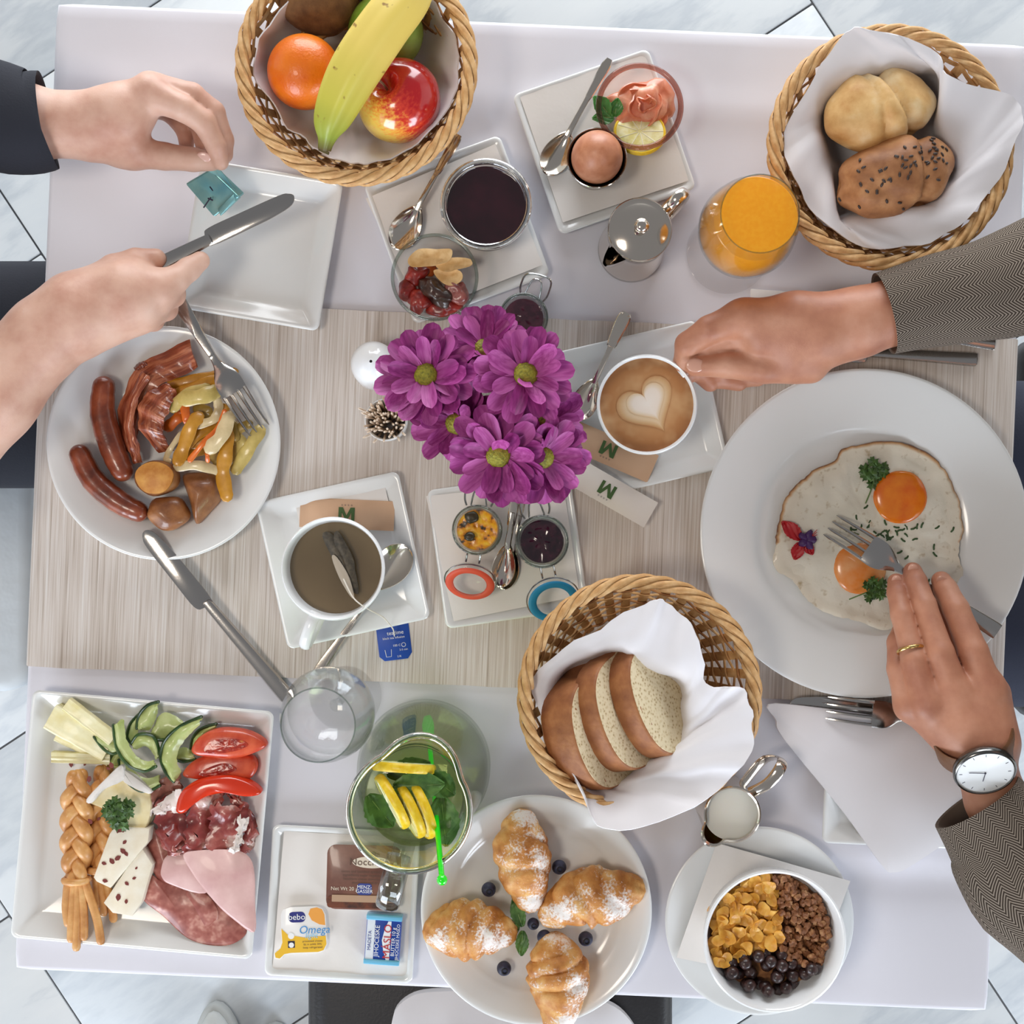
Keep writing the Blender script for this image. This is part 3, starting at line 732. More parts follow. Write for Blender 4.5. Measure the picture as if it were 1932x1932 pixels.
dh = Vector((78, 66, 0)).normalized()
obj('handle', tube([Vector(p) for p in cr([tuple(dh * (rp * .95) + Vector((0, 0, .075))), tuple(dh * (rp + .014) + Vector((0, 0, .088))), tuple(dh * (rp + .026) + Vector((0, 0, .080))), tuple(dh * (rp + .027) + Vector((0, 0, .05))), tuple(dh * (rp + .016) + Vector((0, 0, .025))), tuple(dh * rp + Vector((0, 0, .022)))], 5)], .005, 10, True, .45), SILVER, pot)
jug = thing('milk_jug', 'small polished metal jug of milk by the bread basket', 'jug', 1382, 1537, .062); jug.location.z = TZ
rj = 54 * (CH - .062) / CH / PPM; js = Vector((-52, -52, 0)).normalized(); jh = Vector((60, 62, 0)).normalized()
def jugbody():
    V, F, U = lathe([(0, .001), (rj * .92, 0), (rj * 1.02, .004), (rj * 1.04, .015), (rj * .98, .045), (rj, .0615), (rj - .0012, .0622), (rj - .0025, .0612), (rj * .95, .045), (rj * .96, .012), (0, .008)], 64)
    for v in V:
        if v.z > .03:
            d = Vector((v.x, v.y, 0)); a = d.normalized().dot(js)
            if a > .86: d *= 1 + .42 * ((a - .86) / .14) ** 1.3 * ((v.z - .03) / .032); v.x, v.y = d.x, d.y; v.z += .003 * ((a - .86) / .14) * ((v.z - .03) / .032)
    return V, F, U
obj('body', jugbody(), SILVER, jug)
MILK = M('milk', (238, 234, 222), .3, sss=.1)
obj('milk', patch([((rj * .965) * math.cos(2 * pi * i / 48), (rj * .965) * math.sin(2 * pi * i / 48), .055) for i in range(48)], .002, None, 5), MILK, jug)
obj('handle', tube([Vector(p) for p in cr([tuple(jh * (rj * .98) + Vector((0, 0, .055))), tuple(jh * (rj + .014) + Vector((.004, 0, .064))), tuple(jh * (rj + .036) + Vector((0, 0, .066))), tuple(jh * (rj + .040) + Vector((0, 0, .045))), tuple(jh * (rj + .026) + Vector((0, .004, .022))), tuple(jh * rj + Vector((0, 0, .018)))], 5)], .0052, 10, True, .32), SILVER, jug)
sh = thing('pepper_shaker', 'round white ceramic shaker with one hole beside the flowers', 'shaker', 700, 682, .06); sh.location.z = TZ
obj('body', lathe([(0, 0), (.017, 0), (.019, .002), (.022, .02), (.0205, .042), (.015, .055), (.007, .061), (.0016, .0624), (.0013, .0620)], 48), CUPW, sh)
obj('pour_hole', lathe([(.0014, .0622), (.0013, .0600), (.0013, .044), (0, .044)], 16), CUPW, sh)
th = thing('toothpick_holder', 'small white ceramic pot full of toothpicks', 'holder', 728, 792, .04); th.location.z = TZ
obj('pot', lathe([(0, 0), (.016, 0), (.0175, .002), (.0195, .04), (.0185, .0412), (.0175, .04), (.0155, .006), (0, .005)], 40), CUPW, th)
PICK = M('toothpick_wood', (240, 222, 202), .7, cols=[(.35, (230, 208, 184)), (.7, (248, 236, 222))], scale=60)
for i in range(105):
    a, q = R.random() * 6.28, .0155 * R.random() ** .5; b = R.random() * 6.28
    p0 = Vector((q * .75 * math.cos(a), q * .75 * math.sin(a), .008)); p1 = Vector((q * 1.35 * math.cos(a) + .006 * math.cos(b), q * 1.35 * math.sin(a) + .006 * math.sin(b), .052 + .005 * R.random()))
    VF = tube([p0, p0.lerp(p1, .93), p1], [.0011, .0011, .0002], 5)
    solo('toothpick', 'thin wooden toothpick standing in the small white pot', 'toothpick', move(VF, th.location), PICK, 'toothpicks in the white pot')
# ------------------------------------------------------------------ glasses
ORANGEJ = M('orange_juice', (244, 158, 22), .25, cols=[(.4, (243, 156, 22)), (.65, (246, 164, 30))], scale=260, coat=.3)
jg = thing('juice_glass', 'stemmed glass filled with orange juice', 'glass', 1374, 479, 0)
HJ = .157; c1 = W(1434, 403, HJ); jg.location = (c1.x, c1.y, TZ)
obj('bowl', lathe([(.004, .046), (.014, .049), (.030, .064), (.0405, .085), (.0425, .102), (.039, .128), (.0325, .157), (.0318, .157), (.0382, .128), (.0417, .102), (.0396, .0855), (.0292, .0655), (.012, .0515), (0, .0505)], 64), GLASS, jg)
obj('stem_and_foot', lathe([(0, 0), (.0385, 0), (.039, .001), (.036, .002), (.012, .0045), (.0045, .010), (.0036, .025), (.0042, .042), (.006, .0468), (0, .047)], 64), GLASS, jg)
obj('rim', torus(.0322, .0006, 64, 6, .157), GLASSD, jg)
obj('juice', lathe([(0, .0512), (.0115, .0522), (.0288, .0662), (.0392, .0858), (.0411, .102), (.0376, .1275), (.0352, .139), (.034, .1396), (0, .1396)], 64), ORANGEJ, jg)
wg = thing('wine_glass', 'empty clear stemmed glass of water by the carafe', 'glass', 600, 1368, .17); wg.location.z = TZ
obj('bowl', lathe([(.004, .062), (.016, .066), (.031, .080), (.0392, .102), (.0400, .116), (.0365, .142), (.0305, .17), (.0298, .17), (.0357, .142), (.0392, .116), (.0384, .102), (.030, .0815), (.014, .0685), (0, .0675)], 64), GLASS, wg)
obj('stem_and_foot', lathe([(0, 0), (.0335, 0), (.034, .001), (.031, .002), (.010, .0045), (.0045, .010), (.0034, .030), (.0042, .058), (.006, .063), (0, .063)], 64), GLASS, wg)
obj('rim', torus(.0301, .0006, 64, 6, .17), GLASSD, wg)
WATER = thin_glass('water', (254, 254, 254), (246, 248, 249), .0, 1.33)
obj('water', lathe([(0, .0685), (.0138, .0695), (.0295, .0822), (.0372, .100), (.0370, .1005), (0, .1005)], 48), WATER, wg)
# carafe
cf = thing('glass_carafe', 'glass carafe of lemonade with lemon and mint', 'carafe', 772, 1530, .205); cf.location.z = TZ
RR = .0475
sd = Vector((36, 125, 0)).normalized()
def spout(V, z0=.15, amt=.28):
    for v in V:
        if v.z > z0:
            d = Vector((v.x, v.y, 0))
            if d.length < .01: continue
            a = d.normalized().dot(sd); w = max((a - .72) / .28, 0) ** 1.6 * min((v.z - z0) / (.205 - z0), 1) ** 1.5
            d *= 1 + amt * w; v.x, v.y = d.x, d.y
    return V
OUT = [(.0, .0), (.050, 0), (.056, .003), (.0605, .02), (.0605, .045), (.056, .085), (.048, .120), (.0425, .150), (.0435, .175), (.0468, .198), (.048, .205)]
INN = [(.0462, .205), (.0448, .197), (.0415, .175), (.0405, .150), (.046, .120), (.054, .085), (.0585, .045), (.058, .02), (.052, .008), (0, .007)]
CG = thin_glass('carafe_glass', (248, 250, 246), (206, 214, 198), .01, 1.5)
b = lathe(OUT + INN, 72); spout(b[0]); obj('body', b, CG, cf, True, 70)
rimP = [Vector((.0472 * math.cos(2 * pi * i / 72), .0472 * math.sin(2 * pi * i / 72), .205)) for i in range(72)]; spout(rimP)
obj('rim', tube(rimP, .0027, 8, False, 1, True), M('thick_glass_rim', (206, 222, 208), .02, trans=1), cf)
LEM = thin_glass('lemonade', (236, 240, 216), (214, 220, 180), .02, 1.33)
obj('lemonade', lathe([(0, .0078), (.0515, .0088), (.0574, .021), (.0578, .045), (.0533, .085), (.0453, .120), (.040, .148), (.0400, .158), (.0385, .1585), (0, .1585)], 64), LEM, cf)
hd = Vector((-36, -150, 0)).normalized()
obj('handle', tube([Vector(p) for p in cr([tuple(hd * .041 + Vector((0, 0, .185))), tuple(hd * .062 + Vector((0, 0, .198))), tuple(hd * .082 + Vector((0, 0, .186))), tuple(hd * .088 + Vector((0, 0, .15))), tuple(hd * .080 + Vector((0, 0, .10))), tuple(hd * .055 + Vector((0, 0, .085)))], 6)], .0095, 12, True, .42), thin_glass('handle_glass', (240, 242, 242), (180, 184, 184), .03, 1.6, 1.6), cf)
LEMF = M('lemon_flesh', (236, 226, 150), .35, cols=[(.4, (226, 214, 130)), (.65, (244, 238, 186))], scale=160); LEMR = M('lemon_peel', (244, 206, 32), .35, cols=[(.4, (240, 196, 22)), (.7, (250, 218, 70))], scale=200, bump=.25, bscale=500)
def lemon_slice(label, x, y, h, r, tilt, az, th=.0075, half=False, group='lemon slices'):
    T = bare('lemon_slice', label, 'lemon slice', group)
    T.location = W(x, y, h); T.rotation_euler = (Matrix.Rotation(math.radians(az), 3, 'Z') @ Matrix.Rotation(math.radians(tilt), 3, 'X')).to_euler()
    ang = [pi * i / 20 for i in range(21)] if half else [2 * pi * i / 32 for i in range(32)]
    O = [(r * .93 * math.cos(a), r * .93 * math.sin(a)) for a in ang]
    fl_ = obj('flesh', slab(O, -th / 2, th / 2, .0006), LEMF, T)
    P = [Vector((r * .965 * math.cos(a), r * .965 * math.sin(a), 0)) for a in ang]
    obj('peel', tube(P, .0017, 8, half, th / .0034, not half), LEMR, T)
    WH = M('lemon_pith', (246, 242, 214), .5)
    for s in (-1, 1):
        n = 5 if half else 9
        for i in range(n):
            a = pi * (i + .5) / n if half else 2 * pi * i / n
            obj('segment_wall', tube([Vector((.002 * math.cos(a), .002 * math.sin(a), s * th / 2)), Vector((r * .9 * math.cos(a), r * .9 * math.sin(a), s * th / 2))], .0005, 5), WH, T)
    return T
lemon_slice('lemon slice standing on edge along the carafe wall', 740, 1512, .158, .024, 74, -62, group='lemon slices in the carafe')
lemon_slice('lemon slice standing between two other carafe lemon slices', 772, 1528, .156, .024, 72, -66, group='lemon slices in the carafe')
lemon_slice('lemon slice standing next to the green stirrer', 794, 1528, .156, .024, 70, -70, group='lemon slices in the carafe')
lemon_slice('lemon slice floating upright behind the mint leaves', 762, 1448, .152, .026, 80, -4, group='lemon slices in the carafe')
MINT = M('mint_leaf', (66, 106, 44), .45, cols=[(.35, (50, 88, 34)), (.65, (92, 132, 62))], scale=90, bump=.4, bscale=160)
VEIN = M('leaf_vein', (142, 170, 104), .5)
def leaf(name, label, cat, a, b, w, mat, group=None, curl=.15, T=None, veins=True, fold=.25):
    """leaf blade from room point a (base) to b (tip), half width w"""
    top = T is None
    if top: T = bare(name, label, cat, group)
    nm = 'blade' if top else name
    P = T if top else bpy.data.objects.new(name, None)
    if top: aim(T, a, b)
    l = (b - a).length
    def f(u, v):
        x = l * v; q = 2 * u - 1; ww = w * math.sin(pi * min(v * .96 + .03, 1)) ** .75 * (1 + .06 * math.sin(v * 40))
        return (x, q * ww, fold * abs(q) * ww - curl * l * (v - .3) ** 2 + .0006 * math.sin(9 * q + 14 * v))
    s = thicken(sheet(f, 9, 15), .0005)
    if top:
        o = obj(nm, s, mat, T)
        if veins: obj('vein', tube([Vector((l * t, 0, .0004 - curl * l * (t - .3) ** 2)) for t in [.02 + .94 * i / 8 for i in range(9)]], [.0006 - .0005 * i / 8 for i in range(9)], 5), VEIN, T)
        return T
    o = bare(name, None, None); aim(o, a, b); bpy.data.objects.remove(P)
    m = obj(name, s, mat, None); m.matrix_basis = o.matrix_basis; bpy.data.objects.remove(o)
    return m
for i, (a, b, w, h, lab) in enumerate((((742, 1484), (838, 1480), .0125, .166, 'large mint leaf lying across the lemon slices in the carafe'), ((694, 1500), (742, 1560), .0130, .156, 'mint leaf under lemon slice at the carafe wall'),
        ((832, 1500), (842, 1598), .0135, .157, 'broad mint leaf floating next to the green stirrer'), ((806, 1458), (858, 1500), .011, .157, 'small mint leaf floating by the carafe spout'), ((730, 1462), (812, 1440), .010, .150, 'mint leaf tucked beneath the carafe spout'))):
    leaf('mint_leaf', lab, 'leaf', W(*a, h), W(*b, h), w, MINT, 'mint leaves in the carafe', .1)
GREENP = M('green_acrylic', (30, 226, 30), .12, coat=.5, spec=.6)
st = bare('stir_stick', 'bright green plastic stir stick in the carafe', 'stir stick'); aim(st, W(806, 1352, .030), W(834, 1660, .225))
ll = (W(834, 1660, .225) - W(806, 1352, .030)).length
obj('rod', tube([Vector((x, 0, 0)) for x in (.03, ll * .5, ll)], .0023, 8), GREENP, st)
obj('paddle', strip([(0, .0035, 0), (.012, .0055, 0), (.03, .0045, 0), (.04, .0023, 0)], .0025), GREENP, st)
obj('ball_end', move(blob(.0042, .0042, .0042, 14, 10), (ll, 0, 0)), GREENP, st)
# ------------------------------------------------------------------ clip jars
WIRE = M('steel_wire', (170, 170, 170), .2, 1.0)
def clip_jar(label, x, y, rpx, hr, hb, mat, lid=None, gasket=None, tilt=50, bail=None, lab2='jar'):
    k = (CH - hr) / CH / PPM; r = rpx * k; T = thing('clip_jar', label, 'jar', x, y, hr, 0, 'small glass clip jars'); T.location.z = TZ + hb; z1 = hr - hb
    obj('body', lathe([(0, 0), (r * .86, 0), (r * .96, .003), (r * .98, z1 * .5), (r * .93, z1 * .75), (r * .9, z1 * .82), (r * .98, z1 * .87), (r, z1 * .93), (r * .97, z1), (r * .86, z1), (r * .8, z1 * .9), (r * .82, z1 * .7), (r * .86, z1 * .4), (r * .84, .005), (0, .004)], 56), GLASS, T, True, 60)
    obj('rim', torus(r * .92, .0016, 56, 8, z1), GLASSD, T)
    obj('neck_wire', torus(r * .97, .0007, 56, 6, z1 * .83), WIRE, T)
    lv = z1 * .86; rl = r * .80
    V, F, U = patch([(rl * math.cos(2 * pi * i / 40), rl * math.sin(2 * pi * i / 40), lv) for i in range(40)], lv - .006, lambda t, a, x, y: .0012 * noise.noise(Vector((x * 260, y * 260, rpx))), 9)
    obj('preserve', (V, F, U), mat, T)
    if lid:
        lx, ly, lh, lr = lid; p = L(T, lx, ly, lh); d = Vector((p.x, p.y, 0)).normalized(); az = math.atan2(d.y, d.x) + pi / 2
        Q = Matrix.Translation(p) @ Matrix.Rotation(az, 4, 'Z') @ Matrix.Rotation(math.radians(tilt), 4, 'X'); rl = lr * (CH - lh) / CH / PPM
        ldo = obj('lid', move(lathe([(0, -.0035), (rl * .6, -.0032), (rl * .8, -.001), (rl * .97, -.001), (rl, .001), (rl * .98, .004), (rl * .9, .0052), (rl * .66, .0055), (rl * .58, .009), (0, .0095)], 48), M=Q), GLASS, T)
        obj('gasket', move(torus(rl * .80, rl * .155, 48, 10, .0055, .35), M=Q), gasket, ldo)
        obj('lid_wire', move(torus(rl * 1.0, .0007, 48, 6, .002), M=Q), WIRE, ldo)
        sdv = Vector((-d.y, d.x, 0))
        for s in (-1, 1): obj('hinge_wire', tube([d * r * .95 + sdv * s * .006 + Vector((0, 0, z1 * .83)), d * (r + .004) + sdv * s * .006 + Vector((0, 0, z1 * .98)), (Q @ Vector((s * .006, rl, 0))) if (Q @ Vector((0, rl, 0)) - d * r).xy.length < (Q @ Vector((0, -rl, 0)) - d * r).xy.length else (Q @ Vector((s * .006, -rl, 0)))], .0009, 6), WIRE, T)
    if bail:
        p = L(T, *bail, hr); d = Vector((p.x, p.y, 0)).normalized(); s = Vector((-d.y, d.x, 0)); z = Vector((0, 0, 1))
        pts = [d * r * .95 + s * .011 + z * z1 * .80, d * (r + .006) + s * .013 + z * z1 * .86, d * (r + .016) + s * .010 + z * z1 * .95, d * (r + .018) - s * .010 + z * z1 * .95, d * (r + .006) - s * .013 + z * z1 * .86, d * r * .95 - s * .011 + z * z1 * .80]
        obj('bail_wire', tube([Vector(q) for q in cr([tuple(q) for q in pts], 4)], .0009, 6), WIRE, T)
        pts = [d * r * .97 + s * .007 + z * z1 * .83, d * (r + .012) + s * .004 + z * z1 * .98, d * (r + .012) - s * .004 + z * z1 * .98, d * r * .97 - s * .007 + z * z1 * .83]
        obj('latch_wire', tube([Vector(q) for q in cr([tuple(q) for q in pts], 4)], .0008, 6), WIRE, T)
    return T
def jelly(name, a, b, scale=120, rough=.12): return M(name, a, rough, cols=[(.4, a), (.7, b)], scale=scale, coat=.5, bump=.2)
BERRY = jelly('blackberry_jam', (34, 14, 24), (64, 26, 40)); APRI = M('turmeric_spread', (236, 164, 24), .35, cols=[(.36, (60, 44, 20)), (.42, (214, 128, 14)), (.55, (240, 170, 26)), (.72, (248, 206, 70))], scale=130, coat=.3, bump=.6)
GR_O = M('orange_rubber', (214, 74, 44), .5); GR_B = M('blue_rubber', (18, 128, 176), .5)
j1 = clip_jar('small clip jar of yellow spread with orange ringed lid', 900, 1000, 48, .052, .009, APRI, (888, 1093, .034, 49), GR_O, 48, (905, 920))
j2 = clip_jar('small clip jar of dark jam with blue ringed lid', 1023, 1022, 51, .054, .009, BERRY, (1043, 1128, .036, 50), GR_B, 34, (1005, 935))
j3 = clip_jar('small clip jar of dark jam half hidden behind the flowers', 988, 598, 47, .060, .0, jelly('plum_jam', (56, 22, 34), (84, 36, 50)), None, None, 0, (1008, 545))
OLIVE = M('dark_olive', (52, 42, 22), .35)
for x, y, s, lab in ((890, 976, .0065, 'larger dark olive piece on the yellow spread'), (886, 1012, .005, 'smaller dark olive piece on the yellow spread')):
    solo('olive_piece', lab, 'olive piece', move(blob(s, s * .85, .003, 14, 10, .2, 200, x), W(x, y, .052) - Vector((0, 0, .002))), OLIVE, 'dark pieces on the yellow spread')
# ------------------------------------------------------------------ glass bowls
jb = glass_bowl('large glass bowl of dark red jam with black rim', 917, 385, 83, .050, .010, rim=M('bowl_rim_glass', (228, 232, 232), .02, trans=1), rimt=.0030)
JAM = jelly('dark_cherry_jam', (38, 8, 18), (54, 14, 26), 30, .05)
obj('jam', patch([(jb['r'] * .90 * math.cos(2 * pi * i / 56), jb['r'] * .90 * math.sin(2 * pi * i / 56), jb['z1'] * .86) for i in range(56)], jb['z1'] * .7, lambda t, a, x, y: .0006 * noise.noise(Vector((x * 90, y * 90, 0))), 8), JAM, jb)
db = glass_bowl('clear glass bowl of mixed dried fruit', 820, 523, 82, .046, .010)
CHIP = M('banana_chip', (222, 178, 116), .55, cols=[(.35, (206, 156, 92)), (.65, (232, 194, 138))], scale=90, bump=.4, bscale=120)
def chip(label, pts, h, dome=.004, tx=0, seed=0):
    P = cr([tuple(W(x, y, h)) for x, y in pts], 4, True)
    c = sum((Vector(p) for p in P), Vector()) / len(P)
    VF = patch(P, .0018, lambda t, a, x, y: dome * (t * t * .8) + .0012 * noise.noise(Vector((x * 150, y * 150, seed))) + tx * (x - c.x), 5)
    return solo('banana_chip', label, 'banana chip', VF, CHIP, 'banana chips in the fruit bowl')
chip('long banana chip lying against the bowl rim', [(770, 488), (790, 470), (825, 471), (852, 472), (850, 490), (830, 500), (800, 503), (775, 502)], .036, .002, .12, 1)
chip('pale banana chip next to the bowl rim by dark jam', [(822, 500), (850, 487), (885, 488), (890, 500), (865, 508), (840, 514)], .035, .002, -.1, 2)
chip('round banana chip with a hollow beside the dark date', [(818, 512), (840, 508), (868, 512), (872, 528), (852, 540), (832, 532)], .033, .003, 0, 3)
DRED = M('dried_red_fruit', (150, 30, 20), .35, cols=[(.35, (112, 16, 14)), (.7, (182, 52, 36))], scale=110, coat=.3, bump=.7, bscale=140)
DATE = M('dried_date', (58, 36, 28), .3, cols=[(.35, (40, 24, 20)), (.7, (84, 54, 42))], scale=100, coat=.4, bump=.8, bscale=120)
PINKF = M('dried_pink_fruit', (150, 78, 70), .35, cols=[(.35, (120, 56, 54)), (.7, (178, 104, 92))], scale=110, coat=.3, bump=.8, bscale=150)
for lab, x, y, rx, ry, rz, m, h, az in (('dried red fruit piece by the banana chips', 785, 518, .011, .009, .007, DRED, .026, 20), ('dried red fruit piece at the glass wall', 768, 545, .008, .010, .007, DRED, .025, 0), ('largest dried red fruit piece low in bowl', 790, 568, .012, .010, .008, DRED, .026, 50),
        ('dried red fruit piece beneath the dark date', 830, 580, .013, .009, .006, DRED, .022, 10), ('small amber dried fruit beneath the banana chips', 808, 508, .008, .007, .006, M('amber_fruit', (176, 84, 30), .35, coat=.3), .024, 0), ('long dark dried date across the fruit bowl', 822, 552, .0175, .0095, .009, DATE, .031, -38), ('pink wrinkled dried fruit beside the dark date', 862, 553, .011, .010, .008, PINKF, .028, 0), ('dried red fruit piece low by pink fruit', 848, 578, .010, .008, .006, DRED, .024, 0)):
    solo('dried_fruit', lab, 'dried fruit', move(blob(rx, ry, rz, 22, 14, .5, 120, x), W(x, y, h), math.radians(az)), m, 'dried fruit in the glass bowl')
sb = glass_bowl('glass bowl with painted pink rim reflection holding smoked salmon', 1207, 201, 80, .052, .010, rim=thin_glass('pink_reflection_rim', (226, 190, 180), (150, 96, 84), .03), rimt=.0026)  # the rim's pinkish reflection is put into the glass tint
SALM = M('smoked_salmon', (226, 134, 98), .35, cols=[(.3, (206, 104, 66)), (.5, (226, 138, 102)), (.7, (240, 174, 140))], scale=60, coat=.3, bump=.3, stretch=(1, 1, 3))
sr = thing('salmon_rose', 'smoked salmon slices rolled into a rose in glass bowl', 'salmon', 1214, 200, .03)
for k, (r0, r1, a0, a1, z0, hgt) in enumerate(((.003, .0075, 0, 7.5, .006, .016), (.009, .014, 1.0, 5.2, .002, .015), (.0105, .017, 4.0, 8.6, 0, .014), (.016, .024, .2, 3.4, -.004, .013), (.016, .023, 3.0, 6.6, -.004, .012), (.019, .026, 5.4, 7.6, -.006, .011))):
    def f(u, v, k=k, r0=r0, r1=r1, a0=a0, a1=a1, z0=z0, hgt=hgt):
        a = a0 + (a1 - a0) * u; r = (r0 + (r1 - r0) * (u if k == 0 else .5)) + (r1 - r0) * .55 * v * v + .0022 * v * math.sin(a * 3.3 + k * 2) + .0012 * noise.noise(Vector((a * 2, v * 2, k)))
        return (r * math.cos(a), r * math.sin(a), z0 + hgt * v * (.75 + .25 * math.sin(a * 2.1 + k)) - .010)
    obj('salmon_slice', thicken(sheet(f, 34, 9), .0014), SALM, sr)
obj('salmon_heap', move(blob(.029, .026, .011, 26, 14, .5, 70, 3), (0, 0, -.008)), SALM, sr)
lemon_slice('thin lemon slice lying beneath the smoked salmon rose', 1207, 250, .030, .0235, -18, 0, .004, group='lemon slice by the salmon')
BASIL = M('basil_leaf', (64, 132, 52), .4, cols=[(.35, (46, 110, 40)), (.7, (92, 158, 72))], scale=60, bump=.2, coat=.15)
for a, b, w, h, lab in (((1150, 218), (1122, 182), .008, .045, 'basil leaf standing against the salmon bowl rim'), ((1158, 222), (1120, 222), .007, .043, 'basil leaf pointing outward beneath the upright basil'), ((1160, 220), (1165, 186), .0065, .041, 'basil leaf leaning on the salmon rose')):
    leaf('basil_leaf', lab, 'leaf', W(*a, h - .008), W(*b, h), w, BASIL, 'basil leaves at the salmon', .25)
EGG = M('brown_eggshell', (196, 130, 96), .42, cols=[(.35, (186, 118, 84)), (.7, (206, 142, 108))], scale=120, bump=.06, bscale=700)
ec = thing('egg_cup', 'small stainless steel cup holding the boiled egg', 'egg cup', 1126, 298, .046); ec.location.z = TZ + .010
obj('bowl', lathe([(0, .004), (.017, .004), (.0205, .006), (.0225, .012), (.0262, .030), (.0275, .0362), (.0268, .037), (.0256, .0355), (.0235, .02), (.018, .010), (0, .009)], 48), STEEL, ec)
obj('base', lathe([(0, 0), (.0195, 0), (.0205, .0015), (.0195, .004), (0, .0045)], 48), STEEL, ec)
ep = W(1127, 293, .062); solo('boiled_egg', 'brown boiled egg standing in the steel egg cup', 'egg', move(blob(.0232, .0232, .0285, 40, 26, f=lambda v, d: Vector((v.x * (1 - .10 * d.z), v.y * (1 - .10 * d.z), v.z))), (ec.location.x, ec.location.y, TZ + .0505)), EGG)
# ------------------------------------------------------------------ flowers
vs = thing('flower_vase', 'small clear glass vase under the purple flowers', 'vase', 916, 800, 0)
obj('body', lathe([(0, 0), (.026, 0), (.029, .003), (.030, .03), (.026, .06), (.016, .085), (.0145, .105), (.018, .115), (.017, .1155), (.0133, .105), (.0148, .085), (.0245, .06), (.0285, .03), (.027, .006), (0, .005)], 48), GLASS, vs)
obj('water', lathe([(0, .006), (.0265, .0068), (.028, .03), (.024, .06), (.0235, .0605), (0, .0605)], 40), WATER, vs)
def petal_mat():
    m, t, b, o = nodes('purple_petal'); b.inputs['Roughness'].default_value = .5; b.inputs['Specular IOR Level'].default_value = .3
    n = tex(t, coords(t, (.12, 1, 1)), 420, 2); oi = nd(t, 'ShaderNodeObjectInfo')
    a = nd(t, 'ShaderNodeMath', operation='MULTIPLY_ADD', i={1: .5}); t.links.new(oi.outputs['Random'], a.inputs[0]); t.links.new(n, a.inputs[2])
    t.links.new(ramp(t, a.outputs[0], [(.40, (122, 32, 98)), (.70, (152, 54, 126)), (1.0, (182, 88, 156))]), b.inputs['Base Color'])
    b.inputs['Subsurface Weight'].default_value = 0; return m
PETAL = petal_mat()
DISC = M('flower_disc', (140, 138, 32), .6, cols=[(.3, (104, 104, 22)), (.6, (156, 150, 40))], scale=500, bump=1, bscale=600)
STEM = M('flower_stem', (84, 120, 58), .5)
def petal_mesh(l, w, cup_, seed):
    rr = random.Random(seed); tw = rr.uniform(-.25, .25)
    def f(u, v):
        q = 2 * u - 1; ww = w * (.34 + .66 * math.sin(pi * min(v * .72 + .10, .5)) ** 1.0) * (1 if v < .62 else max(1 - ((v - .62) / .38) ** 2.6, 0) ** .5 + .02)
        z = cup_ * l * (v ** 1.6) * .30 + .30 * abs(q) ** 1.6 * ww + tw * q * ww * v - .10 * l * max(v - .6, 0) ** 1.2
        return (.006 + l * v, q * ww, z)
    return make_mesh('petal', sheet(f, 9, 18), PETAL)
PM = [petal_mesh(.031, .0069, c, s) for s, c in enumerate((.0, .35, .7, 1.0, -.2, 1.4))]
def flower(label, x, y, h, rpx, tdir, tilt, seed):
    rr = random.Random(seed); T = thing('purple_chrysanthemum', label, 'flower', x, y, h, 0, 'purple daisy chrysanthemums in the vase')
    s = rpx * (CH - h) / CH / PPM / .038
    ax = Vector((math.cos(math.radians(tdir)), -math.sin(math.radians(tdir)), 0)); n = (Vector((0, 0, 1)) * math.cos(math.radians(tilt)) + ax * math.sin(math.radians(tilt)))
    q = Vector((0, 0, 1)).rotation_difference(n)
    rings = ((13, 0, 1.03, -6), (12, .5, .98, 8), (9, .2, .82, 24))
    for cnt, ph, ln, up in rings:
        for i in range(cnt):
            a = 2 * pi * (i + ph) / cnt + rr.uniform(-.09, .09); u = math.radians(up + rr.uniform(-9, 9) + (14 if rr.random() < .12 else 0))
            o = obj('petal', PM[rr.randrange(6)], None, T)
            o.rotation_mode = 'QUATERNION'; o.rotation_quaternion = q @ Quaternion((0, 0, 1), a) @ Quaternion((0, 1, 0), -u) @ Quaternion((1, 0, 0), rr.uniform(-.25, .25))
            k = s * ln * rr.uniform(.93, 1.06); o.scale = (k, k * rr.uniform(.9, 1.15), k)
    V, F, U = blob(.0090 * s, .0090 * s, .0055 * s, 26, 16, .10, 700, seed)
    obj('disc', ([q @ (v + Vector((0, 0, .003 * s))) for v in V], F, U), DISC, T)
    obj('calyx', ([q @ (v - Vector((0, 0, .005 * s))) for v in blob(.0095 * s, .0095 * s, .006 * s, 16, 10)[0]], blob(1, 1, 1, 16, 10)[1]), STEM, T)
    vtop = Vector((vs.location.x, vs.location.y, TZ + .112)) + Vector((rr.uniform(-.009, .009), rr.uniform(-.009, .009), 0)) - T.location
    vbot = Vector((vs.location.x, vs.location.y, TZ + .02)) + Vector((rr.uniform(-.015, .015), rr.uniform(-.015, .015), 0)) - T.location
    obj('stem', tube([Vector(p) for p in cr([tuple(q @ Vector((0, 0, -.006))), tuple(q @ Vector((0, 0, -.030))), tuple(vtop), tuple(vbot)], 5)], .0016, 7), STEM, T)
    return T
flower('purple daisy flower leaning over the white pepper shaker', 806, 709, .215, 99, 205, 16, 1)
flower('purple daisy flower raised highest beside the cappuccino', 991, 708, .228, 99, 330, 10, 2)
flower('purple daisy flower tucked low between taller blooms', 862, 797, .196, 90, 130, 24, 3)
flower('purple daisy flower leaning over the clip jar plate', 940, 858, .216, 97, 95, 14, 4)
flower('purple daisy flower leaning towards the sugar sachets', 1022, 862, .198, 92, 30, 28, 5)
flower('purple daisy flower tilted towards the dark jam jar', 915, 662, .192, 92, 275, 26, 6)
flower('purple daisy flower half hidden beside the cappuccino spoon', 1030, 796, .182, 84, 0, 22, 7)
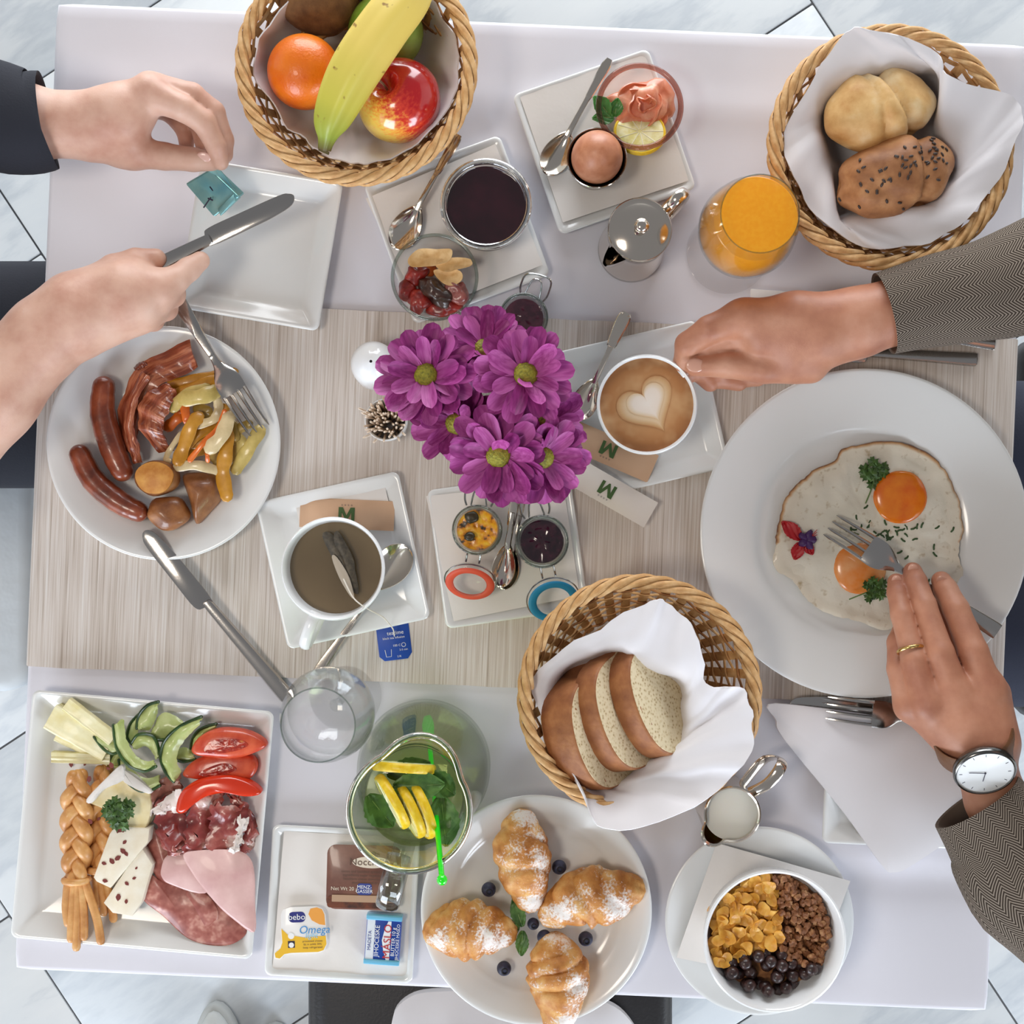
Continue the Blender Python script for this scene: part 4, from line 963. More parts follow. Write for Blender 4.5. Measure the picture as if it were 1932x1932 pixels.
# ------------------------------------------------------------------ baskets with cloth and contents
def cloth_rings(label, rings, seed=0, wr=.0035, fr=38, mat=None, extra=()):
    VF = loft([[tuple(W(*p)) for p in r] for r in rings], 7, 6, True, wr, fr, seed)
    cx_ = sum((v for v in VF[0]), Vector()) / len(VF[0])
    for v, (u, w) in zip(VF[0], VF[2]):
        a = 2 * pi * u; g = noise.noise(Vector((math.cos(a) * 2.6, math.sin(a) * 2.6, seed * 1.7 + w * .6))) + .5 * noise.noise(Vector((math.cos(a) * 6, math.sin(a) * 6, seed + w)))
        v.z += .007 * g * w; v += Vector((v.x - cx_.x, v.y - cx_.y, 0)).normalized() * .004 * noise.noise(Vector((math.cos(a) * 5, math.sin(a) * 5, seed + 9))) * w
    VF = (VF[0], [tuple(reversed(f)) for f in VF[1]], VF[2])
    return solo('cloth_napkin', label, 'napkin', thicken(VF, .0012), mat or LINEN, 'cloth napkins in the baskets', True, 80)
def shrink(ring, c, s, dh): return [(c[0] + (p[0] - c[0]) * s, c[1] + (p[1] - c[1]) * s, max(p[2] + dh, .009)) for p in ring]
basket('round wicker basket of fruit lined with white cloth', 672, 122, 214, .085)
o0 = [(478, 120, .078), (520, 40, .080), (600, -60, .075), (680, -75, .075), (770, -45, .075), (835, 30, .070), (868, 110, .074), (856, 190, .076), (790, 275, .078), (700, 312, .080), (655, 305, .074), (600, 285, .060), (540, 230, .064)]
m0 = shrink(o0, (672, 122), .80, -.034); i0 = shrink(o0, (672, 122), .50, -.072); z0 = shrink(o0, (672, 122), .06, -.08)
cloth_rings('white cloth lining the fruit basket', [z0, i0, m0, o0], 1, .0035, 34)
ORANGE = M('orange_peel', (232, 112, 8), .36, cols=[(.35, (222, 98, 4)), (.7, (242, 130, 20))], scale=30, bump=.5, bscale=420, bdist=.0008, coat=.2)
og = thing('orange', 'ripe orange lying in the fruit basket', 'orange', 574, 136, .072)
obj('body', blob(.0325, .0325, .031, 44, 28), ORANGE, og)
obj('stem_scar', move(blob(.0022, .0026, .0014, 10, 8, .4, 900), L(og, 546, 104, .072 + .026)), M('stem_scar', (92, 84, 52), .8), og)
def appleform(r, dip=.017):
    def f(v, d):
        q = math.hypot(v.x, v.y) / r
        if d.z > 0: v.z -= dip * math.exp(-(q / .26) ** 2)
        else: v.z += dip * .6 * math.exp(-(q / .24) ** 2); v.x *= 1 - .10 * abs(d.z); v.y *= 1 - .10 * abs(d.z)
        return v
    return blob(r, r, r * .93, 48, 36, f=f)
def apple_mat():
    m, t, b, o = nodes('red_apple_skin'); b.inputs['Roughness'].default_value = .16; b.inputs['Coat Weight'].default_value = .5
    sx = nd(t, 'ShaderNodeSeparateXYZ'); vec = coords(t); t.links.new(vec, sx.inputs[0])
    g = nd(t, 'ShaderNodeMath', operation='MULTIPLY_ADD', i={1: 11, 2: .42}); t.links.new(sx.outputs[0], g.inputs[0])
    g2 = nd(t, 'ShaderNodeMath', operation='MULTIPLY_ADD', i={1: 9}); t.links.new(sx.outputs[1], g2.inputs[0]); t.links.new(g.outputs[0], g2.inputs[2])
    n = tex(t, coords(t, (7, 7, 1), 'UV'), 6, 5); a = nd(t, 'ShaderNodeMath', operation='MULTIPLY_ADD', i={1: .8}); t.links.new(n, a.inputs[0]); t.links.new(g2.outputs[0], a.inputs[2])
    t.links.new(ramp(t, a.outputs[0], [(.42, (222, 186, 82)), (.58, (226, 150, 62)), (.74, (206, 62, 40)), (1.0, (172, 20, 26))]), b.inputs['Base Color']); return m
ap = thing('red_apple', 'shiny red and yellow apple in the fruit basket', 'apple', 754, 192, .072)
ab = obj('body', appleform(.0378), apple_mat(), ap); ab.rotation_euler = (math.radians(-14), math.radians(-22), 0)
obj('stem', tube([Vector(p) for p in cr([(-.009, .004, .020), (-.0115, .006, .028), (-.016, .0085, .034)], 4)], [.0011] * 8 + [.0016], 7), M('apple_stem', (120, 88, 58), .7), ap)
GAP = M('green_apple_skin', (126, 156, 52), .25, cols=[(.35, (110, 142, 42)), (.7, (150, 176, 76))], scale=30, coat=.3)
gp = thing('green_apple', 'green apple under the banana in the basket', 'apple', 728, 62, .055); obj('body', appleform(.034), GAP, gp)
obj('stem', tube([(0, 0, .016), (.003, 0, .03)], .0012, 6), M('green_apple_stem', (110, 90, 50), .7), gp)
KIWI = M('kiwi_skin', (110, 74, 40), .85, cols=[(.35, (92, 60, 32)), (.7, (132, 94, 56))], scale=60, bump=.6, bscale=500)
solo('kiwi_fruit', 'brown kiwi fruit above the orange in the basket', 'kiwi', move(blob(.036, .029, .028, 34, 22, .05, 40), W(602, 2, .062)), KIWI)
def banana_mat():
    m, t, b, o = nodes('banana_peel'); b.inputs['Roughness'].default_value = .42
    sx = nd(t, 'ShaderNodeSeparateXYZ'); t.links.new(coords(t, src='UV'), sx.inputs[0])
    c = ramp(t, sx.outputs[0], [(0, (92, 74, 40)), (.012, (150, 166, 60)), (.04, (206, 198, 76)), (.09, (232, 206, 104)), (.20, (226, 196, 92))])
    f = nd(t, 'ShaderNodeMapRange', i={1: .68, 2: .74}); t.links.new(tex(t, coords(t), 85, 2), f.inputs[0])
    mx = nd(t, 'ShaderNodeMix', data_type='RGBA'); mx.inputs[7].default_value = lin((150, 110, 52)); t.links.new(f.outputs[0], mx.inputs[0]); t.links.new(c, mx.inputs[6]); t.links.new(mx.outputs[2], b.inputs['Base Color'])
    return m
bp = cr([tuple(W(x, y, h)) for x, y, h in ((612, 282, .106), (616, 262, .110), (626, 222, .116), (664, 140, .124), (722, 52, .124), (772, -12, .118), (800, -70, .112))], 7)
br = cr([(.0055,), (.0075,), (.0155,), (.0205,), (.0208,), (.0185,), (.010,)], 7)
bv = tube([Vector(p) for p in bp], [float(r[0]) for r in br], 25, True)
for i, v in enumerate(bv[0]):
    c0 = Vector(bp[i // 25]); a = 2 * pi * (i % 25) / 25; v += (v - c0) * (.085 * math.cos(5 * a))
bn = thing('banana', 'yellow banana lying across the top of fruit basket', 'banana', 690, 110, .1)
obj('peel', ([v - bn.location for v in bv[0]], bv[1], bv[2]), banana_mat(), bn)
obj('tip', tube([L(bn, 612, 283, .106), L(bn, 610, 288, .1055)], .0050, 10), M('banana_tip', (96, 84, 44), .8), bn)
# bread roll basket
basket('round wicker basket of two bread rolls lined with white cloth', 1680, 278, 218, .085)
ir = [(1545, 215, .070), (1575, 170, .076), (1655, 138, .085), (1752, 130, .090), (1772, 162, .088), (1770, 240, .080), (1805, 305, .078), (1796, 350, .078), (1745, 385, .078), (1640, 405, .076), (1578, 412, .074), (1572, 335, .070), (1548, 272, .068)]
orr = [(1482, 250, .082), (1535, 150, .086), (1592, 70, .104), (1640, 56, .114), (1768, 100, .108), (1790, 148, .106), (1908, 178, .098), (1925, 245, .096), (1862, 372, .092), (1766, 452, .088), (1662, 468, .086), (1565, 425, .082), (1495, 335, .080)]
mr = [((a[0] + b[0]) / 2, (a[1] + b[1]) / 2, (a[2] + b[2]) / 2 + .005) for a, b in zip(ir, orr)]
cloth_rings('white cloth folded around the two bread rolls', [shrink(ir, (1680, 278), .3, -.08), shrink(ir, (1680, 278), .82, -.045), ir, mr, orr], 2, .0035, 30)
CRUST = M('pale_roll_crust', (224, 182, 118), .55, cols=[(.3, (198, 142, 76)), (.5, (226, 184, 122)), (.68, (240, 214, 168)), (.8, (246, 232, 204))], scale=34, detail=6, bump=.5, bscale=90)
BCRUST = M('seeded_roll_crust', (164, 110, 66), .6, cols=[(.3, (132, 82, 46)), (.55, (170, 116, 72)), (.75, (198, 148, 100))], scale=44, detail=6, bump=.6, bscale=110)
def roll(rx, ry, rz, creases):
    def f(v, d):
        k = 0
        for ax, x0, dep, w in creases:
            u = v.x * math.cos(ax) + v.y * math.sin(ax) - x0
            if d.z > -.2: k += dep * math.exp(-(u / w) ** 2)
        v = v * (1 - k / max(v.length, 1e-4)); return v
    return blob(rx, ry, rz, 56, 36, .10, 45, rx * 999, f)
wr_ = thing('white_bread_roll', 'pale crusty white bread roll in the basket', 'bread roll', 1656, 208, .082, math.radians(12))
obj('crust', roll(.049, .034, .031, [(.35, .014, .0075, .0055), (.1, -.006, .004, .004)]), CRUST, wr_)
sr_ = thing('seeded_bread_roll', 'brown seeded bread roll in the same basket', 'bread roll', 1688, 334, .085, math.radians(18))
sro = obj('crust', roll(.052, .034, .031, [(-.25, .022, .006, .005), (.9, -.024, .0035, .006)]), BCRUST, sr_)
SEED = M('dark_seed', (58, 42, 34), .5); seedm = make_mesh('seed', blob(.0023, .0012, .0009, 8, 6), SEED)
cv = sro.data.vertices; rr_ = random.Random(3)
for i in range(64):
    a = rr_.choice(((.006, .002, .017, .014), (-.018, -.004, .02, .018), (.034, .004, .010, .012)))
    x, y = rr_.gauss(a[0], a[2] * .62), rr_.gauss(a[1], a[3] * .62)
    v = min(cv, key=lambda q: (q.co.x - x) ** 2 + (q.co.y - y) ** 2 + (0 if q.co.z > 0 else 1))
    obj('seed', seedm, None, sr_, loc=v.co + v.normal * .0004, rot=(v.normal.to_track_quat('Z', 'X').to_matrix() @ Matrix.Rotation(rr_.random() * 6, 3, 'Z')).to_euler())
# sliced bread basket
basket('round wicker basket of sliced bread lined with white cloth', 1207, 1314, 216, .085)
i2 = [(1040, 1300, .070), (1075, 1252, .076), (1168, 1224, .088), (1222, 1252, .090), (1290, 1283, .086), (1294, 1335, .082), (1292, 1392, .080), (1232, 1436, .076), (1182, 1474, .074), (1150, 1488, .072), (1098, 1470, .064), (1044, 1385, .058)]
o2 = [(1008, 1306, .080), (1066, 1222, .086), (1215, 1138, .098), (1262, 1136, .102), (1318, 1196, .104), (1330, 1288, .100), (1396, 1296, .102), (1420, 1362, .104), (1396, 1450, .102), (1310, 1525, .104), (1152, 1568, .108), (1092, 1486, .090)]
m2 = [((a[0] + b[0]) / 2, (a[1] + b[1]) / 2, (a[2] + b[2]) / 2 + .004) for a, b in zip(i2, o2)]
cloth_rings('white cloth wrapped around the sliced bread', [shrink(i2, (1195, 1330), .3, -.08), shrink(i2, (1195, 1330), .84, -.045), i2, m2, o2], 5, .0040, 30)
def crumb_mat():
    m, t, b, o = nodes('bread_crumb'); b.inputs['Roughness'].default_value = .9; b.inputs['Specular IOR Level'].default_value = .1
    v = tex(t, coords(t), 330, kind='vor'); c = ramp(t, v, [(.12, (168, 142, 104)), (.3, (212, 192, 154)), (.6, (226, 210, 176))]); t.links.new(c, b.inputs['Base Color'])
    bumped(t, b, tex(t, coords(t), 330, 3), .8, .001); return m
CRUMB = crumb_mat(); LOAF = M('loaf_crust', (150, 92, 52), .6, cols=[(.3, (124, 70, 38)), (.55, (158, 100, 58)), (.75, (186, 128, 80))], scale=50, detail=6, bump=.6, bscale=160)
nX = Vector((.70, .26, .66)).normalized(); nY = (Vector((.42, -.90, 0)) - nX * nX.dot(Vector((.42, -.90, 0)))).normalized(); nZ = nX.cross(nY)
if nZ.z < 0: nZ = -nZ; nY = -nY
BM = Matrix((nX, nY, nZ)).transposed().to_4x4()
dO = [(-.049, -.036), (-.052, -.012), (-.048, .014), (-.034, .030), (-.012, .037), (.012, .037), (.034, .030), (.048, .014), (.052, -.012), (.049, -.036)]
dO = [tuple(p) for p in cr(dO, 4, True)]
for k, (x, y, h, lab, sp_) in enumerate(((1228, 1322, .072, 'front bread slice showing its pale open crumb', 0), (1162, 1348, .072, 'middle bread slice between two other slices', -.04), (1106, 1384, .066, 'rear bread slice against the basket wall', -.09))):
    T = thing('bread_slice', lab, 'bread slice', x, y, h, 0, 'slices of bread in the basket')
    Q = BM @ Matrix.Rotation(sp_, 4, 'Z') @ Matrix(((0, 0, 1, 0), (1, 0, 0, 0), (0, 1, 0, 0), (0, 0, 0, 1)))
    th_ = .0125 if k < 2 else .018
    obj('crust', move(slab(dO, -th_, th_, .0022), M=Q), LOAF, T, True, 50)
    for s in (-1, 1):
        VF = patch([(p[0] * .965, p[1] * .955, 0) for p in dO], .001, lambda t, a, xx, yy: .0006 * noise.noise(Vector((xx * 200, yy * 200, k))), 6)
        obj('crumb', move(VF, M=Q @ Matrix.Translation((0, 0, s * th_ + .0003)) @ (Matrix.Rotation(pi, 4, 'Y') if s < 0 else Matrix.Identity(4))), CRUMB, T)
# ------------------------------------------------------------------ plate of sausages, bacon, potatoes, vegetables
SAUS = M('grilled_sausage', (126, 58, 32), .32, cols=[(.3, (90, 36, 18)), (.55, (132, 60, 34)), (.75, (164, 88, 56))], scale=55, detail=5, coat=.45, bump=.3, bscale=140)
def sausage(label, pts, r):
    P = cr([tuple(W(*p)) for p in pts], 6); n = len(P)
    rr = [r * (.86 + .14 * math.sin(pi * i / (n - 1)) + .02 * math.sin(i * 2.3)) for i in range(n)]
    return solo('sausage', label, 'sausage', rtube([Vector(p) for p in P], rr, 20, 1, 5), SAUS, 'grilled sausages')
sausage('grilled sausage lying straight next to the bacon', [(196, 728, .021), (194, 782, .021), (214, 850, .021), (232, 890, .021)], .0118)
sausage('grilled sausage at the plate rim by the knife tip', [(150, 856, .022), (176, 905, .021), (222, 945, .021), (262, 966, .022)], .0112)
def bacon_mat():
    m, t, b, o = nodes('fried_bacon'); b.inputs['Roughness'].default_value = .3; b.inputs['Coat Weight'].default_value = .35
    n = tex(t, coords(t, (3.2, 1.3, 1), 'UV'), 1.5, 5); t.links.new(ramp(t, n, [(.32, (104, 42, 24)), (.47, (150, 74, 48)), (.56, (190, 118, 84)), (.64, (132, 60, 38)), (.8, (170, 96, 64))]), b.inputs['Base Color'])
    bumped(t, b, tex(t, coords(t), 180, 3), .4, .0015); return m
BACON = bacon_mat()
def ribbon(name, label, cat, left, right, mat, group=None, rip=.0022, th=.0016, waves=9, T=None, crum=0):
    """sheet between two photo polylines of (x, y, h)"""
    A = cr([tuple(W(*p)) for p in left], 7); B = cr([tuple(W(*p)) for p in right], 7)
    def f(u, v):
        i = min(int(v * (len(A) - 1) + .5), len(A) - 1); a, b = Vector(A[i]), Vector(B[i]); p = a.lerp(b, u)
        p.z += rip * math.sin(waves * v * pi + 2.2 * u) * (.45 + .55 * abs(2 * u - 1)) + .0016 * noise.noise(p * 120) + .003 * math.sin(pi * u) + crum * (noise.noise(p * 42) + .5 * noise.noise(p * 95))
        p.x += (.0012 + crum * .7) * noise.noise(Vector((v * 18, u * 3, 1))); p.y += crum * .8 * noise.noise(Vector((u * 7, v * 5, 4))); return p
    s = sheet(f, 11, len(A)); F = s[1]
    nrm = (s[0][F[20][1]] - s[0][F[20][0]]).cross(s[0][F[20][3]] - s[0][F[20][0]])
    if nrm.z < 0: F = [tuple(reversed(q)) for q in F]
    VF = thicken((s[0], F, s[2]), th)
    if T is not None: return obj(name, ([v - T.location for v in VF[0]], VF[1], VF[2]), mat, T)
    return solo(name, label, cat, VF, mat, group, True, 80)
ribbon('bacon_strip', 'widest fried bacon rasher folded towards the plate rim', 'bacon', [(358, 640, .028), (300, 668, .022), (262, 690, .020), (236, 735, .018), (222, 790, .016), (236, 850, .016)], [(372, 694, .026), (338, 712, .024), (305, 725, .024), (278, 762, .022), (262, 806, .02), (262, 862, .018)], BACON, 'fried bacon rashers')
ribbon('bacon_strip', 'wrinkled fried bacon rasher beside the potatoes', 'bacon', [(318, 722, .030), (282, 738, .030), (262, 766, .030), (264, 810, .028), (300, 855, .022)], [(334, 740, .030), (320, 772, .034), (308, 800, .034), (312, 830, .030), (328, 850, .022)], BACON, 'fried bacon rashers', .003)
ribbon('bacon_strip', 'narrow fried bacon rasher curling down to the potatoes', 'bacon', [(268, 700, .028), (246, 745, .028), (234, 800, .027), (244, 850, .024), (252, 876, .018)], [(284, 712, .030), (262, 752, .031), (252, 800, .030), (262, 838, .028), (268, 872, .020)], BACON, 'fried bacon rashers', .0015)
ribbon('bacon_strip', 'dark crisp bacon end poking out at the top', 'bacon', [(252, 694, .016), (262, 684, .018), (276, 680, .018)], [(262, 704, .018), (270, 698, .02), (282, 690, .02)], SAUS, 'fried bacon rashers', .001)
POT = M('roast_potato_skin', (150, 94, 52), .4, cols=[(.3, (116, 66, 34)), (.55, (156, 100, 56)), (.75, (184, 128, 78))], scale=60, coat=.3, bump=.4, bscale=150)
POTF = M('roast_potato_flesh', (206, 142, 60), .45, cols=[(.35, (188, 118, 40)), (.7, (220, 160, 76))], scale=90, bump=.3, bscale=160)
pt = thing('roast_potato', 'halved roast potato with its golden cut face up', 'potato', 298, 902, .024, 0, 'roast potatoes')
obj('skin', blob(.0205, .0175, .013, 28, 18, .15, 60, 2), POT, pt)
obj('cut_face', patch([(.0172 * math.cos(a) * (1 + .05 * math.sin(3 * a)), .0148 * math.sin(a), .0128) for a in [2 * pi * i / 28 for i in range(28)]], .003, lambda t, a, x, y: .0016 * (1 - t * t), 5), POTF, pt)
solo('roast_potato', 'small glossy roast potato next to the sausage end', 'potato', move(blob(.0195, .0160, .0125, 30, 20, .16, 70, 5), W(318, 968, .021), -.15), POT, 'roast potatoes')
pw = [(345, 905), (352, 893), (384, 892), (408, 898), (417, 912), (415, 940), (396, 964), (374, 988), (366, 978), (358, 945)]
solo('roast_potato', 'wedge shaped roast potato tapering to a point', 'potato', patch(cr([tuple(W(x, y, .018)) for x, y in pw], 4, True), .012, lambda t, a, x, y: .016 * (1 - t ** 2.2) ** .8, 8), POT, 'roast potatoes')
VC = {k: M('vegetable_' + k, c, .35, cols=[(.35, c), (.7, tuple(min(255, v + 26) for v in c))], scale=90, coat=.4, bump=.2) for k, c in dict(gold=(186, 126, 24), pale=(192, 168, 90), cream=(206, 184, 138), orange=(214, 98, 14), skin=(150, 120, 46)).items()}
GSK = M('zucchini_skin', (52, 50, 22), .45)
veg = [('gold', [(322, 725), (355, 718), (405, 708)], 9, .020), ('gold', [(335, 742), (375, 726), (418, 712)], 9, .024), ('pale', [(346, 752), (380, 748), (408, 738)], 14, .034), ('pale', [(326, 770), (350, 745), (390, 732)], 10, .030), ('orange', [(348, 764), (352, 790), (362, 800)], 8, .030),
       ('gold', [(374, 786), (360, 806), (344, 850), (336, 870)], 12, .034), ('cream', [(342, 818), (322, 846), (312, 868), (320, 868)], 5, .028), ('gold', [(345, 846), (376, 818), (402, 800), (424, 770)], 10, .026), ('cream', [(370, 802), (402, 792), (412, 772), (410, 756)], 8, .032), ('gold', [(352, 834), (384, 832), (406, 818)], 12, .022),
       ('orange', [(358, 868), (382, 838), (412, 806), (424, 776)], 5, .036), ('orange', [(392, 870), (391, 858), (390, 846)], 4, .034), ('cream', [(396, 846), (418, 822), (432, 786)], 13, .038), ('cream', [(334, 880), (372, 878), (410, 888)], 9, .030), ('gold', [(428, 818), (426, 856), (420, 892), (428, 936)], 13, .030),
       ('pale', [(490, 812), (470, 845), (445, 886)], 12, .026), ('pale', [(442, 826), (456, 836), (440, 862)], 12, .024), ('skin', [(444, 812), (470, 800)], 9, .026), ('skin', [(440, 800), (444, 826)], 9, .026), ('skin', [(372, 770), (392, 776), (384, 786)], 10, .024), ('gold', [(410, 742), (436, 720), (446, 694)], 6, .020), ('gold', [(350, 862), (372, 848), (400, 840)], 13, .018), ('orange', [(316, 806), (334, 790), (350, 778)], 10, .020), ('pale', [(404, 858), (412, 876), (404, 892)], 10, .018)]
vn = dict(gold='golden fried pepper strip', pale='pale fried squash strip', cream='cream coloured fried onion strip', orange='orange fried carrot strip', skin='browned fried squash chunk')
vp = ['by the bacon edge', 'under the fork neck', 'across the top of the pile', 'beneath another pale strip', 'sticking up beside bacon', 'bent over beside the bacon', 'curling down beside potato', 'running towards the fork tines', 'curled into a hook', 'lying flat in the pile middle', 'thin, crossing the whole pile', 'short, pointing at onion strip', 'wide, in the pile centre', 'lying along the potatoes', 'long, hanging beside the potato wedge', 'thick, at the plate rim', 'wedged behind the thick strip', 'below the fork tine tips', 'between the fork tines', 'small, inside the hooked onion', 'poking past the fork head', 'buried low near the carrot', 'half under the bacon', 'low beneath the potato wedge']
for (kd, pts, wpx, h), wh in zip(veg, vp):
    P = [Vector(p) for p in cr([tuple(W(x, y, h + .003 * math.sin(i * 2))) for i, (x, y) in enumerate(pts)], 6)]; w = wpx * .00056
    VF = rtube(P, [w * (.92 + .08 * math.sin(i)) for i in range(len(P))], 10, .28, 2)
    T = solo('vegetable_strip', vn[kd] + ' ' + wh, 'vegetable', VF, VC[kd], 'fried vegetable strips')
# ------------------------------------------------------------------ fried eggs
EGGW = edge_mat('fried_egg_white', [(0, (222, 216, 196)), (.72, (226, 220, 204)), (.955, (226, 216, 196)), (.982, (196, 150, 100)), (1, (120, 70, 36))], .28, ((180, 160, 126), 130, .60, .80), .35, 140, .045, 30, .4)
fe = thing('fried_egg', 'pair of fried eggs with orange yolks joined by crisp whites', 'egg', 1640, 1010, .006)
eo = [(1466, 1000), (1480, 945), (1502, 915), (1532, 890), (1574, 868), (1592, 846), (1640, 836), (1682, 833), (1730, 846), (1770, 872), (1798, 918), (1812, 962), (1815, 1005), (1806, 1040), (1816, 1090), (1800, 1135), (1765, 1160), (1700, 1182), (1656, 1186), (1606, 1168), (1560, 1158), (1520, 1128), (1496, 1095), (1462, 1074), (1462, 1035)]
EP = [L(fe, *(p + (.0100,))) for p in [tuple(float(v) for v in q) for q in cr(eo, 6, True)]]
for i, p in enumerate(EP): p += Vector((p.x, p.y, 0)).normalized() * (.0018 * noise.noise(Vector((i * .7, 3, 0))) + .0014 * noise.noise(Vector((i * .23, 7, 0))))
ew = patch(EP, .002, lambda t, a, x, y: .0022 * (1 - t ** 3) + .0024 * noise.noise(Vector((x * 55, y * 55, 1))) + .0008 * noise.noise(Vector((x * 190, y * 190, 4))) + (.0016 if t > .93 else 0), 16)
ewu = [(u * (.955 if .50 < a < .97 else .985 if .36 < a <= .50 else 1), a) for u, a in ew[2]]
obj('white', (ew[0], ew[1], ewu), EGGW, fe, True, 80)
YOLK = M('egg_yolk', (232, 118, 10), .22, cols=[(.35, (222, 100, 4)), (.7, (240, 138, 26))], scale=50, coat=.4); YOLK2 = M('veiled_yolk', (228, 148, 74), .22, cols=[(.35, (224, 122, 20)), (.6, (232, 168, 112))], scale=28, coat=.4)
for (x, y, r, m) in ((1698, 938, 51, YOLK), (1622, 1072, 50, YOLK2)):
    rr = r * .000497; obj('yolk', move(blob(rr, rr * .98, rr * .28, 36, 20, .05, 40), L(fe, x, y, .0112)), m, fe)
PARS = M('parsley_leaf', (54, 86, 30), .5, cols=[(.35, (38, 66, 18)), (.7, (78, 112, 44))], scale=200, bump=.3)
PST = M('parsley_stem', (88, 116, 54), .5)
def parsley(label, x, y, h, rpx, stem, seed, n=13, dense=1):
    rr = random.Random(seed); T = thing('parsley_sprig', label, 'parsley', x, y, h, 0, 'parsley garnish'); R0 = rpx * (CH - h) / CH / PPM
    V, F = [], []
    for i in range(n):
        a = 2 * pi * i / n * 1.7 + rr.random(); d = R0 * (.15 + .62 * (i / n)); s = R0 * rr.uniform(.26, .38)
        c = Vector((d * math.cos(a), d * math.sin(a), rr.uniform(.0, .35) * R0)); tl = rr.uniform(-.5, .5)
        k = 18; O = []
        for j in range(k):
            b = 2 * pi * j / k; q = s * (.62 + .38 * abs(math.cos(2.5 * b + 1))) * (1 + .18 * (-1) ** j)
            O.append(c + Vector((q * math.cos(b + a), q * math.sin(b + a), tl * q * math.cos(b) + .25 * q * math.sin(3 * b))))
        b0 = len(V); V += [c + Vector((0, 0, .0008))] + O
        F += [(b0, b0 + 1 + j, b0 + 1 + (j + 1) % k) for j in range(k)]
    obj('leaves', thicken((V, F), .0004), PARS, T, False, kind='stuff')
    if stem:
        e = L(T, stem[0], stem[1], h + .001); P = [Vector((0, 0, .001)), e * .5 + Vector((.001, .001, .002)), e]
        obj('stem', tube([Vector(p) for p in cr([tuple(p) for p in P], 5)], .0006, 6), PST, T)
    return T
parsley('parsley sprig with long stem touching the round yolk', 1652, 890, .013, 34, (1633, 950), 1)
parsley('parsley sprig by the veiled yolk under the fingers', 1652, 1112, .017, 30, (1602, 1131), 2)
CHV = M('chopped_herb', (52, 78, 36), .6); chm = make_mesh('chopped_herb', rtube([Vector((-.0024, 0, 0)), Vector((0, .0005, .0003)), Vector((.0024, 0, 0))], .0009, 6, .5, 1), CHV)
rr_ = random.Random(11); ch = thing('chopped_herb', 'chopped green chives scattered over the fried eggs', 'herb', 1660, 990, .0112)
for i in range(60):
    x, y = (rr_.gauss(1665, 40), rr_.gauss(1000, 18)) if i < 46 else (rr_.uniform(1600, 1790), rr_.uniform(960, 1110))
    if math.hypot(x - 1698, y - 938) < 54 or math.hypot(x - 1622, y - 1072) < 48: continue
    obj('herb_piece', chm, None, ch, loc=L(ch, x, y, .0118), rot=(0, rr_.uniform(-.2, .2), rr_.random() * 6))
fu = thing('fuchsia_flower', 'red fuchsia blossom with purple centre on the egg white', 'flower', 1514, 1018, .014)
FRED = M('fuchsia_red', (172, 18, 28), .45); FPUR = M('fuchsia_purple', (62, 22, 84), .5)
for a, b, w in (((1512, 1018), (1476, 984), .0070), ((1508, 1024), (1500, 1056), .0062), ((1518, 1024), (1534, 1046), .0048)):
    m = leaf('sepal', None, None, W(*a, .014), W(*b, .0135), w, FRED, T=fu); m.parent = fu; m.location = m.location - fu.location
for i in range(5):
    a = i * 1.256; obj('corolla_petal', move(blob(.0055, .0038, .0030, 12, 8, .3, 300, i), (.004 + .0042 * math.cos(a), .0042 * math.sin(a), .003), a), FPUR, fu)
for a in (-.3, 0, .3): obj('stamen', tube([Vector((.006, .002, .004)), Vector((.0125, .007 + a * .008, .005))], .00035, 5), FRED, fu)
# ------------------------------------------------------------------ platter of cheese, cold cuts and vegetables
STICK = M('breadstick_crust', (206, 148, 84), .45, cols=[(.3, (182, 120, 60)), (.55, (212, 154, 90)), (.75, (232, 186, 124))], scale=60, coat=.15, bump=.2, bscale=120)
def braid(label, x0, y0, x1, y1, h, A, r, ends, seed):
    T = thing('braided_breadstick', label, 'breadstick', (x0 + x1) / 2, (y0 + y1) / 2, h, 0, 'braided breadsticks'); a, b = L(T, x0, y0, h), L(T, x1, y1, h)
    d = (b - a).normalized(); s = Vector((-d.y, d.x, 0)); l = (b - a).length; n = 46
    for k in range(3):
        P = []
        for i in range(n):
            t = i / (n - 1); th_ = 2 * pi * (t * l / .060 + k / 3); w = min(1, 3 * t + .35) * min(1, 2.5 * (1 - t) + .45)
            P.append(a + d * (l * t) + s * (A * w * math.sin(th_)) + Vector((0, 0, .0042 * math.sin(2 * th_))))
        obj('strand', rtube(P, [r * (.85 + .15 * math.sin(pi * i / (n - 1))) for i in range(n)], 12), STICK, T)
    rb = max(A, .006)
    obj('band', tube([a + d * (l * 1.0) + s * (rb * 1.15 * math.cos(q)) + Vector((0, 0, .0085 * math.sin(q))) for q in [2 * pi * i / 24 for i in range(24)]], .0034, 8, False, 1, True), STICK, T)
    for (ex, ey), sx in ends:
        P = [a + d * (l * .90) + s * sx * .5, b + s * sx, (b + s * sx).lerp(L(T, ex, ey, h - .001), .6) + s * sx * .3, L(T, ex, ey, h - .002)]
        obj('stick_end', rtube([Vector(p) for p in cr([tuple(p) for p in P], 5)], [.0042] * 8 + [.0040] * 8, 9, .8, 2), STICK, T)
    return T
braid('braided breadstick bundle tied with a dough band', 146, 1462, 144, 1660, .024, .0092, .0066, [((128, 1742), -.007), ((134, 1772), -.002), ((144, 1788), .001), ((158, 1768), .004), ((190, 1776), .007)], 1)
braid('braided breadstick tucked beneath the white cheese slices', 196, 1452, 186, 1640, .014, .0080, .0062, [((186, 1706), -.003), ((196, 1722), .001), ((214, 1734), .004)], 2)
